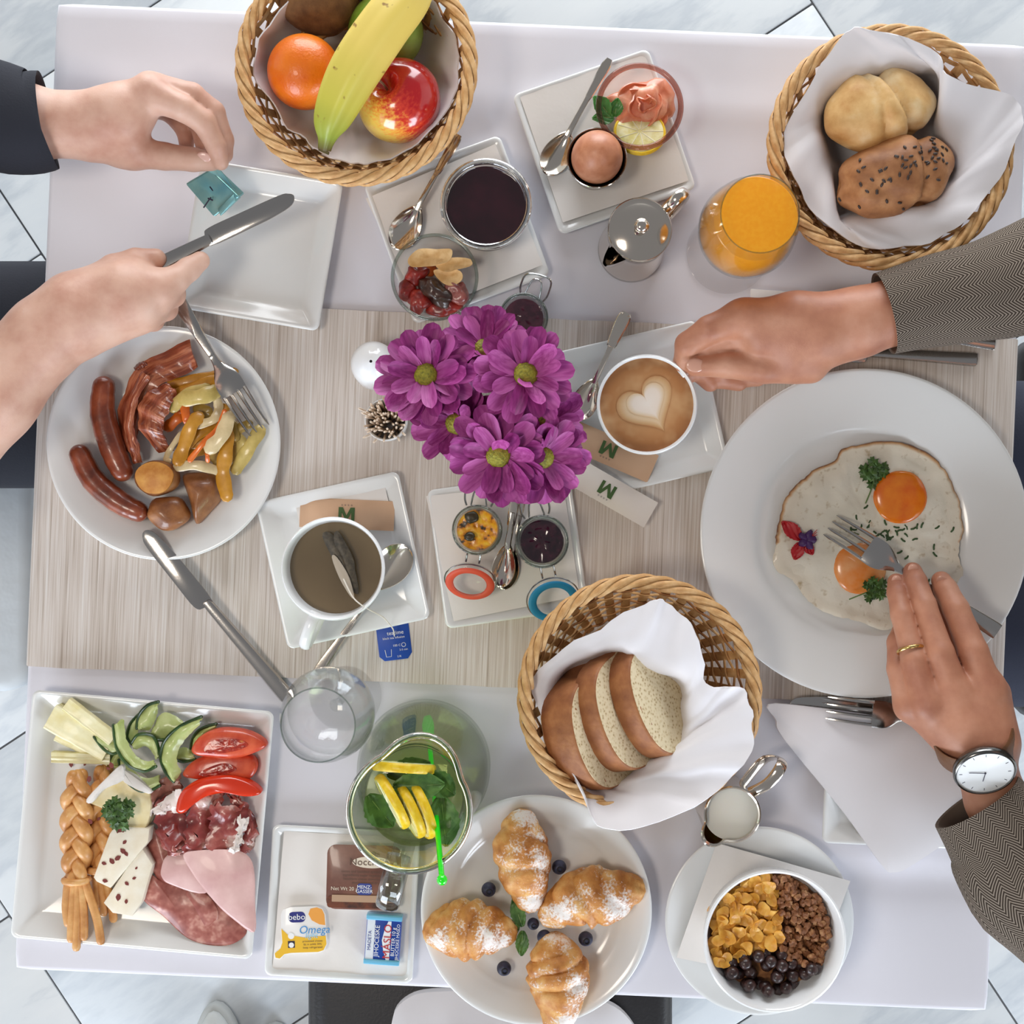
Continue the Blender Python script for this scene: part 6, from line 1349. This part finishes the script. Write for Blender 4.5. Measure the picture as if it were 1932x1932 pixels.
gr_ok = lambda u, v: u > .14 + .1 * v and v < .34 + .15 * u
bl_ok = lambda u, v: v > .30 - .30 * (u + .3) * (1 if u < .2 else 0) + (.10 if u > .2 else 0) and not fl_ok(u, v)
scatter('cornflake', 'golden cornflake lying in the cereal bowl', 'cornflake', 'cornflakes in the cereal bowl', FM, 125, fl_ok, (zb * .55, zb * .80), .55, .09)
scatter('granola_cluster', 'brown granola cluster lying in the cereal bowl', 'granola', 'granola clusters in the cereal bowl', GM, 150, gr_ok, (zb * .54, zb * .74), 1.5, .055)
for lo_, hi_ in ((.56, .57), (.68, .69), (.78, .79)): scatter('chocolate_ball', 'round chocolate cereal ball lying in the cereal bowl', 'cereal ball', 'chocolate balls in the cereal bowl', [BMs], 26 if lo_ < .7 else 9, bl_ok, (zb * lo_, zb * hi_), 1.5, .165)
# ------------------------------------------------------------------ chairs, shoes
BLK = M('black_leather', (34, 32, 34), .45, bump=.3, bscale=300); COV = M('white_chair_cover', (214, 220, 224), .85, bump=.3, bscale=30, bdist=.004)
DKW = M('dark_chair_wood', (50, 40, 36), .5)
def chair(label, cx, cy, rot, seat, wood, w=.42, d=.44, z=.44):
    T = thing('dining_chair', label, 'chair', 966, 966, 0); T.location = (cx, cy, 0); T.rotation_euler = (0, 0, rot)
    obj('seat', slab(rrect(w, d, .035), z - .06, z, .012), seat, T)
    for sx in (-1, 1):
        for sy in (-1, 1): obj('leg', slab([(sx * (w / 2 - .03) + a, sy * (d / 2 - .03) + b) for a, b in rrect(.036, .036, .004, 2)], 0, z - .058, .002), wood, T)
    obj('backrest', move(slab(rrect(w, .045, .015), z - .02, .92, .01), (0, -d / 2 + .022, 0)), seat, T)
    return T
chair('dining chair with black padded seat at the croissant side', -.026, -.66, 0, BLK, DKW, .435)
chair('dining chair in a white fabric cover under the dark clothed person', -.80, .015, -pi / 2, COV, DKW, .45, .48, .47)
chair('dining chair with dark seat under the person in herringbone', .84, -.02, pi / 2, BLK, DKW, .46, .48, .46)
sc_ = [tuple(W(x, y, -.295)) for x, y in ((740, 1925), (770, 1885), (830, 1872), (960, 1868), (1110, 1880), (1180, 1915), (1205, 1990), (1100, 2060), (900, 2060), (750, 2020))]
solo('cloth_napkin', 'crumpled white cloth lying on the black chair seat', 'napkin', patch(cr(sc_, 5, True), .012, lambda t, a, x, y: .018 * (1 - t ** 2) + .008 * noise.noise(Vector((x * 22, y * 22, 5))), 9), LINEN)
SHOE = M('pale_canvas', (196, 198, 196), .7, bump=.3, bscale=400); SOLE = M('shoe_sole', (176, 178, 176), .6); STRIPE = M('maroon_stripe', (96, 44, 52), .5)
for x, y, lab in ((402, 2010, 'pale sneaker with maroon stripe on the tiled floor'), (516, 2050, 'pale sneaker next to the striped one')):
    T = thing('sneaker', lab, 'shoe', x, y, -.70, math.radians(4), 'pale sneakers'); T.location.z = .001
    so = [(.040 * math.sin(a) * (1 + .15 * math.cos(a)), .13 * math.cos(a) - .05) for a in [2 * pi * i / 28 for i in range(28)]]
    obj('sole', slab(so, 0, .022, .004), SOLE, T)
    obj('upper', move(blob(.039, .122, .062, 28, 18, f=lambda v, d: Vector((v.x * (1 - .1 * d.y), v.y, max(v.z, -.004) * (1 - .35 * max(d.y, 0))))), (0, -.05, .024)), SHOE, T)
    obj('stripe', tube([Vector((.030 * math.sin(a), .060 * math.cos(a) - .03, .060 - .012 * math.cos(a))) for a in [-1.9 + 3.8 * i / 16 for i in range(17)]], .0022, 6), STRIPE, T)
# ------------------------------------------------------------------ people
SKIN1 = M('light_skin', (206, 164, 144), .48, cols=[(.3, (188, 138, 118)), (.55, (210, 168, 148)), (.75, (218, 182, 164))], scale=26, sss=.08, bump=.10, bscale=700)
SKIN2 = M('tanned_skin', (186, 128, 102), .48, cols=[(.3, (164, 104, 80)), (.55, (190, 132, 104)), (.75, (204, 150, 124))], scale=26, sss=.08, bump=.12, bscale=650)
NAIL1 = M('fingernail', (222, 178, 164), .25, coat=.3); NAIL2 = M('fingernail_tan', (206, 154, 132), .25, coat=.3)
def herring():
    m, t, b, o = nodes('herringbone_tweed'); b.inputs['Roughness'].default_value = .95; b.inputs['Specular IOR Level'].default_value = .1
    s = nd(t, 'ShaderNodeSeparateXYZ'); t.links.new(coords(t, src='UV'), s.inputs[0])
    pp = nd(t, 'ShaderNodeMath', operation='PINGPONG', i={1: .0085}); t.links.new(s.outputs[1], pp.inputs[0])
    a = nd(t, 'ShaderNodeMath', operation='MULTIPLY_ADD', i={1: 1.25}); t.links.new(pp.outputs[0], a.inputs[0]); t.links.new(s.outputs[0], a.inputs[2])
    k = nd(t, 'ShaderNodeMath', operation='MULTIPLY', i={1: 2 * pi / .0030}); t.links.new(a.outputs[0], k.inputs[0]); sn = nd(t, 'ShaderNodeMath', operation='SINE'); t.links.new(k.outputs[0], sn.inputs[0])
    h = nd(t, 'ShaderNodeMath', operation='MULTIPLY_ADD', i={1: .5, 2: .5}); t.links.new(sn.outputs[0], h.inputs[0])
    t.links.new(ramp(t, h.outputs[0], [(.25, (58, 50, 44)), (.6, (110, 100, 90)), (.9, (150, 138, 126))]), b.inputs['Base Color'])
    bumped(t, b, h.outputs[0], .3, .0006); return m
TWEED = herring(); DARKC = M('black_knit', (30, 32, 42), .9, bump=.3, bscale=500); JEAN = M('dark_navy_trousers', (36, 40, 58), .85, bump=.3, bscale=400); HAIR = M('dark_hair', (46, 32, 24), .5, bump=.5, bscale=200)
def pr(q): return (np.array(W(q[0], q[1], q[2] / 1000)), q[3] / 1000)
def hand(palm, fingers, res=.0017, **kw):
    return solid([(pr(a), pr(b)) for a, b in palm], [[pr(q) for q in f] for f in fingers], res, **kw)
def sleeve(P, rr, n=36, per=None, cuff=True, wr=.003, seed=0):
    """cloth tube with metric uv; open at the wrist end with a turned-in edge"""
    P = [Vector(p) for p in cr([tuple(p) for p in P], 8)]; rr = [float(r[0]) for r in cr([(r,) for r in rr], 8)]
    V, F, U = tube(P, rr, n, False); k = len(P); per = 2 * pi * rr[0]
    U = [(u, v * per) for u, v in U]; c = [Vector(P[i // n]) for i in range(len(V))]
    for i, v in enumerate(V):
        t = (i // n) / (k - 1); v += (v - c[i]).normalized() * wr * min(t * 6, 1) * (noise.noise(v * 14 + Vector((seed, 0, 0))) + .5 * noise.noise(v * 34))
    d = (P[0] - P[1]).normalized(); e = [P[0] + (V[j] - P[0]) * .93 + d * -.001 for j in range(n)]; e2 = [P[0] + (V[j] - P[0]) * .88 - d * .02 for j in range(n)]
    b0 = len(V); V += e + e2; U += [(0, .0)] * (2 * n)
    for j in range(n):
        j2 = (j + 1) % n; F.append((j2, j, b0 + j, b0 + j2)); F.append((b0 + j2, b0 + j, b0 + n + j, b0 + n + j2))
    F.append(tuple(range((k - 1) * n, k * n)))
    return V, F, U
def torso(cx, cy, sgn, z0=.476, zs=1.07):
    rows = [(z0, .155, .17), (.60, .150, .165), (.75, .135, .160), (.90, .140, .178), (1.0, .135, .195), (zs - .02, .115, .190), (zs + .015, .085, .13), (zs + .04, .062, .075), (zs + .06, .055, .06)]
    V, F, U = [], [], []; n = 40
    for z, a, b in rows:
        for i in range(n):
            q = 2 * pi * i / n; V.append(Vector((cx + sgn * (z - .7) * -.10 + a * math.cos(q), cy + b * math.sin(q), z))); U.append((z, q * .16))
    for k in range(len(rows) - 1):
        for i in range(n): F.append((k * n + i, k * n + (i + 1) % n, (k + 1) * n + (i + 1) % n, (k + 1) * n + i))
    F.append(tuple(range(n))[::-1]); F.append(tuple(range((len(rows) - 1) * n, len(rows) * n))); return V, F, U
def head(cx, cy, z, sgn):
    """sgn: +1 faces +x"""
    p = lambda x, y, zz: np.array((cx + sgn * x, cy + y, z + zz))
    pl = [((p(0, 0, .03), .078), (p(.012, 0, -.03), .068)), ((p(.03, 0, -.075), .042), (p(.045, 0, -.09), .030)), ((p(-.02, 0, -.06), .055), (p(-.03, 0, -.16), .052)), ((p(-.03, 0, -.16), .052), (p(-.04, 0, -.24), .06))]
    fg = [[(p(.075, 0, .0), .009), (p(.092, 0, -.03), .013)], [(p(.068, 0, -.062), .013), (p(.072, .012, -.062), .010)]] + [[(p(.0, s * .074, .0), .010), (p(-.008, s * .080, -.02), .009)] for s in (-1, 1)] + [[(p(.066, s * .03, .012), .014), (p(.064, s * .034, .012), .012)] for s in (-1, 1)]
    return solid(pl, fg, .0055, .02, .012)
def hair(cx, cy, z, sgn, long):
    p = lambda x, y, zz: np.array((cx + sgn * x, cy + y, z + zz))
    pl = [((p(-.012, 0, .045), .085), (p(-.03, 0, .0), .078)), ((p(-.035, 0, -.02), .068), (p(-.045, 0, -.06 - long), .05))]
    return solid(pl, [], .006, .03)
def relm(VF, T): return ([Vector(v) - T.location for v in VF[0]],) + tuple(VF[1:])
def nail(T, x, y, h, ang, s, mat, tilt=(0, 0)):
    V, F, U = blob(.0062 * s, .0046 * s, .0011, 14, 8)
    o = obj('fingernail', (V, F, U), mat, T, loc=W(x, y, h) - T.location, rot=(tilt[0], tilt[1], -math.radians(ang))); return o
def whole(parts, apex):
    """cut each part open at its hidden end and carry it, ring by ring, to one point inside the chest: one continuous body"""
    V, F = [Vector(apex)], []
    for VF, cut, nrm, path in parts:
        cut, nrm = Vector(cut), Vector(nrm).normalized(); P = [Vector(v) for v in VF[0]]
        keep = [f for f in VF[1] if all((P[i] - cut).dot(nrm) < 0 for i in f)]
        e = {}
        for f in keep:
            for a, b in zip(f, f[1:] + f[:1]): e[(a, b)] = 1
        nxt = {b: a for (a, b) in e if (b, a) not in e}
        loops, seen = [], set()
        for st_ in nxt:
            if st_ in seen: continue
            lp, q = [], st_
            while q in nxt and q not in seen: seen.add(q); lp.append(q); q = nxt[q]
            loops.append(lp)
        lp = max(loops, key=len); used = sorted({i for f in keep for i in f}); mp = {o: len(V) + k for k, o in enumerate(used)}
        V += [P[i] for i in used]; F += [tuple(mp[i] for i in f) for f in keep]
        ring = [mp[i] for i in lp]; c0 = sum((V[i] for i in ring), Vector()) / len(ring)
        for pt in path:
            d = Vector(pt) - c0; new = [len(V) + k for k in range(len(ring))]; V += [V[i] + d for i in ring]; c0 = Vector(pt)
            F += [(ring[k], ring[(k + 1) % len(ring)], new[(k + 1) % len(ring)], new[k]) for k in range(len(ring))]; ring = new
        F += [(ring[k], ring[(k + 1) % len(ring)], 0) for k in range(len(ring))]
    return V, F
# person in dark clothes
pa = thing('person', 'person in dark clothes holding knife and foil wrapped butter', 'person', 966, 966, 0); pa.location = (-.80, .16, .47)
handA = hand([((-70, 236, 92, 36), (30, 232, 88, 34)), ((30, 232, 88, 34), (150, 236, 82, 26)), ((150, 236, 82, 26), (222, 222, 82, 27)), ((222, 222, 82, 27), (284, 176, 84, 17)), ((190, 262, 76, 20), (250, 288, 68, 15)), ((222, 222, 70, 24), (282, 190, 62, 15))],
             [[(280, 176, 88, 15), (345, 204, 88, 11.5), (384, 230, 80, 10.5), (408, 276, 70, 9), (416, 306, 63, 7.5)],
              [(284, 168, 78, 15), (362, 180, 78, 11), (402, 212, 70, 10.5), (422, 264, 60, 9), (424, 292, 55, 7.5)],
              [(284, 178, 66, 14), (345, 196, 58, 10.5), (380, 236, 48, 10), (384, 272, 42, 8)],
              [(270, 190, 56, 12), (322, 212, 46, 9), (350, 245, 38, 8.5), (352, 272, 34, 7)],
              [(232, 284, 68, 15), (310, 295, 64, 12), (364, 301, 61, 10.5), (400, 305, 59, 8.5)]])
handB = hand([((-150, 900, 100, 42), (-20, 745, 98, 40)), ((-20, 745, 98, 40), (90, 632, 96, 33)), ((90, 632, 96, 33), (140, 592, 96, 31)), ((140, 592, 96, 31), (236, 548, 92, 26)), ((150, 572, 92, 26), (250, 528, 88, 18)), ((160, 610, 90, 28), (262, 585, 86, 21)), ((236, 560, 92, 24), (300, 548, 88, 17))],
             [[(296, 542, 90, 15), (330, 528, 84, 12), (356, 508, 76, 10.5), (378, 492, 72, 8.5)],
              [(292, 562, 84, 15), (326, 556, 70, 11), (330, 530, 54, 10), (306, 512, 50, 8.5)],
              [(280, 584, 80, 15), (312, 582, 64, 11), (312, 552, 50, 10), (286, 530, 48, 8)],
              [(262, 600, 78, 13), (288, 604, 62, 10), (286, 576, 50, 9), (262, 556, 48, 7.5)],
              [(165, 555, 92, 18), (215, 508, 86, 13), (256, 492, 80, 11), (294, 488, 76, 9)]])
obj('body', relm(whole([(handA, W(-60, 236, .091), (-1, 0, 0), [(-.58, .385, .86), (-.74, .34, 1.02)]), (handB, W(-110, 855, .1), (-.8, -.8, 0), [(-.56, -.01, .865), (-.74, .04, 1.02)]), (head(-.70, .16, 1.27, 1), (-.74, .16, 1.06), (0, 0, -1), [])], (-.78, .16, .95)), pa), SKIN1, pa, True, None)
nail(pa, 384, 297, .069, 5, 1.05, NAIL1, (.5, 0)); nail(pa, 411, 300, .070, 70, .8, NAIL1, (0, .8)); nail(pa, 284, 482, .083, -8, 1, NAIL1, (-.5, 0))
obj('hair', relm(hair(-.70, .16, 1.27, 1, .10), pa), HAIR, pa)
shA = sleeve([W(88, 226, .084), W(0, 222, .090), (-.60, .385, .86), (-.72, .35, 1.0), (-.78, .30, 1.05)], [.041, .047, .056, .064, .07], seed=1)
shB = sleeve([(-.50, .028, .845), (-.56, -.02, .86), (-.66, .0, .95), (-.76, .06, 1.04)], [.050, .056, .062, .07], seed=2)
obj('top', relm(join(torso(-.80, .16, -1), shA, shB), pa), DARKC, pa, True, 80)
legs = [rtube([Vector(p) for p in cr([(-.76, y, .552), (-.60, y + dy, .556), (-.34, y + 2 * dy, .556)], 6)], [.074] * 13, 20) for y, dy in ((.20, .0), (.10, .0))] + [rtube([Vector((-.34, y, .545)), Vector((-.36, y, .3)), Vector((-.38, y, .06))], [.07, .055, .045], 16) for y in (.20, .10)]
obj('trousers', relm(join(*legs), pa), DARKC, pa, True, 80)
# person in herringbone jacket
pb = thing('person', 'person in brown herringbone jacket holding cup and fork', 'person', 966, 966, 0); pb.location = (.84, -.04, .46)
handC = hand([((1740, 572, 88, 25), (1690, 588, 86, 27)), ((1690, 588, 86, 27), (1620, 606, 84, 27)), ((1620, 598, 86, 25), (1500, 598, 88, 20)), ((1500, 598, 88, 20), (1398, 600, 84, 16)), ((1620, 618, 80, 26), (1500, 668, 74, 22)), ((1540, 630, 84, 26), (1440, 634, 78, 21)), ((1500, 660, 70, 22), (1420, 650, 62, 18))],
             [[(1404, 598, 84, 16), (1338, 622, 80, 12.5), (1298, 650, 70, 11.5), (1290, 686, 58, 9.5), (1302, 706, 52, 8)],
              [(1408, 628, 72, 16), (1330, 656, 64, 12), (1314, 694, 50, 10.5), (1340, 722, 44, 8.5)],
              [(1424, 650, 62, 16), (1360, 682, 52, 11.5), (1356, 712, 42, 10), (1394, 722, 40, 8)],
              [(1446, 664, 56, 14), (1398, 694, 46, 10), (1404, 712, 38, 9), (1430, 714, 37, 7.5)],
              [(1528, 690, 72, 16), (1440, 694, 72, 14), (1372, 688, 70, 12), (1312, 690, 66, 9.5)]])
handD = hand([((1920, 1580, 80, 29), (1880, 1510, 74, 25)), ((1880, 1510, 74, 25), (1858, 1442, 78, 24)), ((1858, 1442, 78, 24), (1822, 1372, 88, 26)), ((1835, 1400, 90, 24), (1756, 1322, 86, 16)), ((1850, 1400, 92, 24), (1806, 1312, 90, 17)), ((1868, 1400, 90, 24), (1862, 1300, 88, 17)), ((1820, 1400, 80, 22), (1718, 1330, 74, 14)), ((1866, 1390, 78, 22), (1868, 1310, 70, 18))],
             [[(1752, 1330, 88, 15), (1726, 1248, 82, 11.5), (1702, 1160, 66, 10), (1694, 1118, 54, 9.5), (1691, 1098, 46, 8)],
              [(1804, 1322, 92, 16), (1774, 1232, 88, 12), (1744, 1142, 70, 10.5), (1728, 1098, 56, 10), (1722, 1078, 47, 8.5)],
              [(1860, 1306, 90, 16), (1836, 1230, 86, 13), (1804, 1150, 70, 11.5), (1784, 1112, 58, 10.5), (1776, 1096, 52, 9)],
              [(1716, 1334, 76, 13), (1696, 1262, 68, 10.5), (1694, 1212, 54, 9.5), (1704, 1180, 42, 8)],
              [(1862, 1370, 66, 18), (1836, 1290, 50, 14), (1800, 1210, 40, 11.5), (1762, 1142, 33, 9)]])
obj('body', relm(whole([(handC, W(1732, 575, .088), (1, .3, 0), [tuple(W(1932, 528, .102)), (.58, .25, .90), (.68, .16, 1.03)]), (handD, W(1914, 1570, .09), (.5, -.8, 0), [tuple(W(1962, 1690, .100)), (.57, -.40, .90), (.68, -.22, 1.03)]), (head(.62, -.04, 1.27, -1), (.65, -.04, 1.06), (0, 0, -1), [])], (.72, -.04, .95)), pb), SKIN2, pb, True, None)
nail(pb, 1312, 689, .0755, 4, 1.35, NAIL2, (.15, 0)); nail(pb, 1692, 1097, .0535, 78, 1.0, NAIL2, (.4, .3)); nail(pb, 1723, 1076, .0555, 78, 1.05, NAIL2, (.4, .3)); nail(pb, 1778, 1098, .061, 62, 1.1, NAIL2, (.4, .3))
obj('hair', relm(hair(.62, -.04, 1.27, -1, .0), pb), HAIR, pb)
shC = sleeve([W(1668, 592, .084), W(1780, 562, .090), W(1932, 528, .102), (.58, .25, .90), (.66, .19, 1.02), (.70, .14, 1.06)], [.0365, .040, .048, .060, .066, .07], seed=3, wr=.003)
shD = sleeve([W(1842, 1512, .084), W(1890, 1580, .090), W(1962, 1690, .100), (.57, -.40, .90), (.66, -.28, 1.02), (.70, -.22, 1.06)], [.042, .047, .054, .062, .066, .07], seed=4, wr=.005)
obj('jacket', relm(join(torso(.80, -.04, 2.6), shC, shD), pb), TWEED, pb, True, 80)
legs = [rtube([Vector(p) for p in cr([(.80, y, .552), (.62, y, .553), (.36, y, .553)], 6)], [.084] * 13, 20) for y in (.06, -.13)] + [rtube([Vector((.36, y, .56)), Vector((.38, y, .3)), Vector((.40, y, .06))], [.075, .06, .05], 16) for y in (.06, -.13)]
obj('trousers', relm(join(*legs), pb), JEAN, pb, True, 80)
# ------------------------------------------------------------------ things in or on the hands
kn = knife('table knife with silver collar held over the empty plate', W(556, 372, .070), W(206, 545, .072), .47, wb=.0095, wh=.0075)
obj('collar', tube([(.1755, 0, 0), (.181, 0, 0)], .0075, 14, True, .6), SILVER, kn)
fork('table fork held over the fried eggs by fingers', W(1566, 990, .016), W(1882, 1192, .062), .0135, arch=.006)
FP_ = [W(351, 346, .040), W(396, 320, .056), W(454, 370, .046), W(402, 411, .033)]
def foil():
    c = sum(FP_, Vector()) / 4; X = (FP_[2] - FP_[0]).normalized(); Zn = (FP_[2] - FP_[0]).cross(FP_[3] - FP_[1]).normalized(); Zn = Zn if Zn.z > 0 else -Zn; Y = Zn.cross(X)
    Q = Matrix((X, Y, Zn)).transposed().to_4x4(); O = []
    for i in range(4):
        p, q, n_ = [((v - c).dot(X), (v - c).dot(Y)) for v in (FP_[i - 1], FP_[i], FP_[(i + 1) % 4])]
        for t in (.10, .035): O.append((q[0] + (p[0] - q[0]) * t, q[1] + (p[1] - q[1]) * t))
        for t in (.035, .10): O.append((q[0] + (n_[0] - q[0]) * t, q[1] + (n_[1] - q[1]) * t))
    V, F = slab(O, -.012, 0, .0014)
    top = patch([(x * .93, y * .93, 0) for x, y in [tuple(p) for p in cr(O, 2, True)]], .001, lambda t, a, x, y: .0010 + .0012 * noise.noise(Vector((x * 60, y * 60, 2))) * (1 - t ** 4), 8)
    return c, Q, (V, F), top
FOIL = M('teal_foil', (130, 184, 190), .34, .6, cols=[(.35, (104, 166, 180)), (.6, (140, 190, 188)), (.8, (176, 208, 200))], scale=30, bump=.10, bscale=90, bdist=.002)
fb = thing('foil_butter_pack', 'teal foil wrapped butter portion hanging from two fingers', 'butter', 402, 368, .044)
fc, fq, fbox, ftop = foil(); fm_ = Matrix.Translation(fc - fb.location) @ fq
obj('wrapper', move(fbox, M=fm_), FOIL, fb, True, 40); obj('top_foil', move((ftop[0], ftop[1]), M=fm_), FOIL, fb, True, 50)
for p, q in (((398, 372), (384, 392)), ((392, 374), (402, 378)), ((396, 352), (402, 360))): obj('print_mark', tube([W(*p, .0465) - fb.location, W(*q, .0450) - fb.location], .0007, 5), INK, fb)
obj('folded_side', move(slab([(.0095, -.020), (.0235, -.003), (.0215, .004), (.0065, -.014)], -.010, .0026, .0008), M=fm_), FOIL, fb, True, 40)
obj('pulled_flap', relm(thicken(loft([[tuple(W(x, y, h)) for x, y, h in r] for r in ([(396, 308, .062), (402, 310, .062), (408, 312, .062)], [(390, 318, .058), (408, 322, .058), (424, 330, .058)], [(398, 326, .056), (424, 340, .053), (446, 362, .050)])], 5, 4, False), .0006), fb), FOIL, fb)
rg = thing('finger_ring', 'thin gold ring on the hand with the fork', 'ring', 1716, 1228, .08)
d = Vector(W(1726, 1248, .082) - W(1710, 1190, .071)).normalized(); q = Vector((0, 0, 1)).rotation_difference(d)
obj('band', ([q @ Vector(v) for v in torus(.0114, .0011, 36, 8, 0, 1.4)[0]], torus(.0114, .0011, 36, 8, 0, 1.4)[1]), M('gold', (226, 190, 120), .2, 1.0), rg)
rg.location = W(1718, 1226, .0795)
wt = thing('wrist_watch', 'wrist watch with white dial and brown leather strap', 'watch', 1858, 1456, .121); wt.rotation_euler = (math.radians(34), math.radians(-8), math.radians(6))
obj('case', lathe([(0, -.008), (.022, -.008), (.0255, -.005), (.0262, .0), (.0252, .0022), (.0238, .0026), (.0236, .001)], 48), M('dark_steel_case', (120, 118, 116), .2, 1.0), wt)
obj('dial', lathe([(.0239, .0006), (.0237, .0012), (0, .0012)], 48), M('white_dial', (240, 242, 242), .25, coat=.4), wt)
for i in range(12): a = i * pi / 6; obj('hour_mark', slab([(.0200 * math.sin(a) + p[0], .0200 * math.cos(a) + p[1]) for p in [(x * math.cos(a) + y * math.sin(a), -x * math.sin(a) + y * math.cos(a)) for x, y in rrect(.0004, .0026, .0001, 1)]], .0011, .0015, .00005), INK, wt)
for nm, ang, ln in (('minute_hand', -82, .0135), ('hour_hand', 190, .0095)):
    a = math.radians(ang); obj(nm, tube([Vector((0, 0, .0020)), Vector((ln * math.sin(a), ln * math.cos(a), .0020))], .00032, 5), INK, wt)
obj('centre_pin', move(blob(.0009, .0009, .0006, 10, 6), (0, 0, .002)), INK, wt)
wrist = wt.rotation_euler.to_matrix() @ Vector((0, 0, -.0365)); ax_ = (W(1880, 1510, .088) - W(1858, 1442, .086)).normalized(); u_ = wt.rotation_euler.to_matrix() @ Vector((0, 0, 1)); ax_ = (ax_ - u_ * ax_.dot(u_)).normalized(); s_ = u_.cross(ax_)
qi = wt.rotation_euler.to_matrix().inverted()
V, F = [], []; n = 40
n = 36
for i in range(n):
    a = pi / 2 + .62 + (2 * pi - 1.24) * i / (n - 1)
    for w_ in (-.0095, -.008, 0, .008, .0095):
        V.append(qi @ (wrist + s_ * (.0315 * math.cos(a)) + u_ * (.0305 * math.sin(a)) + ax_ * w_ + (s_ * math.cos(a) + u_ * math.sin(a)) * (.0012 if abs(w_) < .009 else 0)))
for i in range(n - 1):
    for j in range(4): F.append((i * 5 + j, i * 5 + j + 1, (i + 1) * 5 + j + 1, (i + 1) * 5 + j))
obj('strap', thicken((V, F), .0016), M('brown_leather_strap', (112, 74, 46), .5, bump=.4, bscale=300), wt)
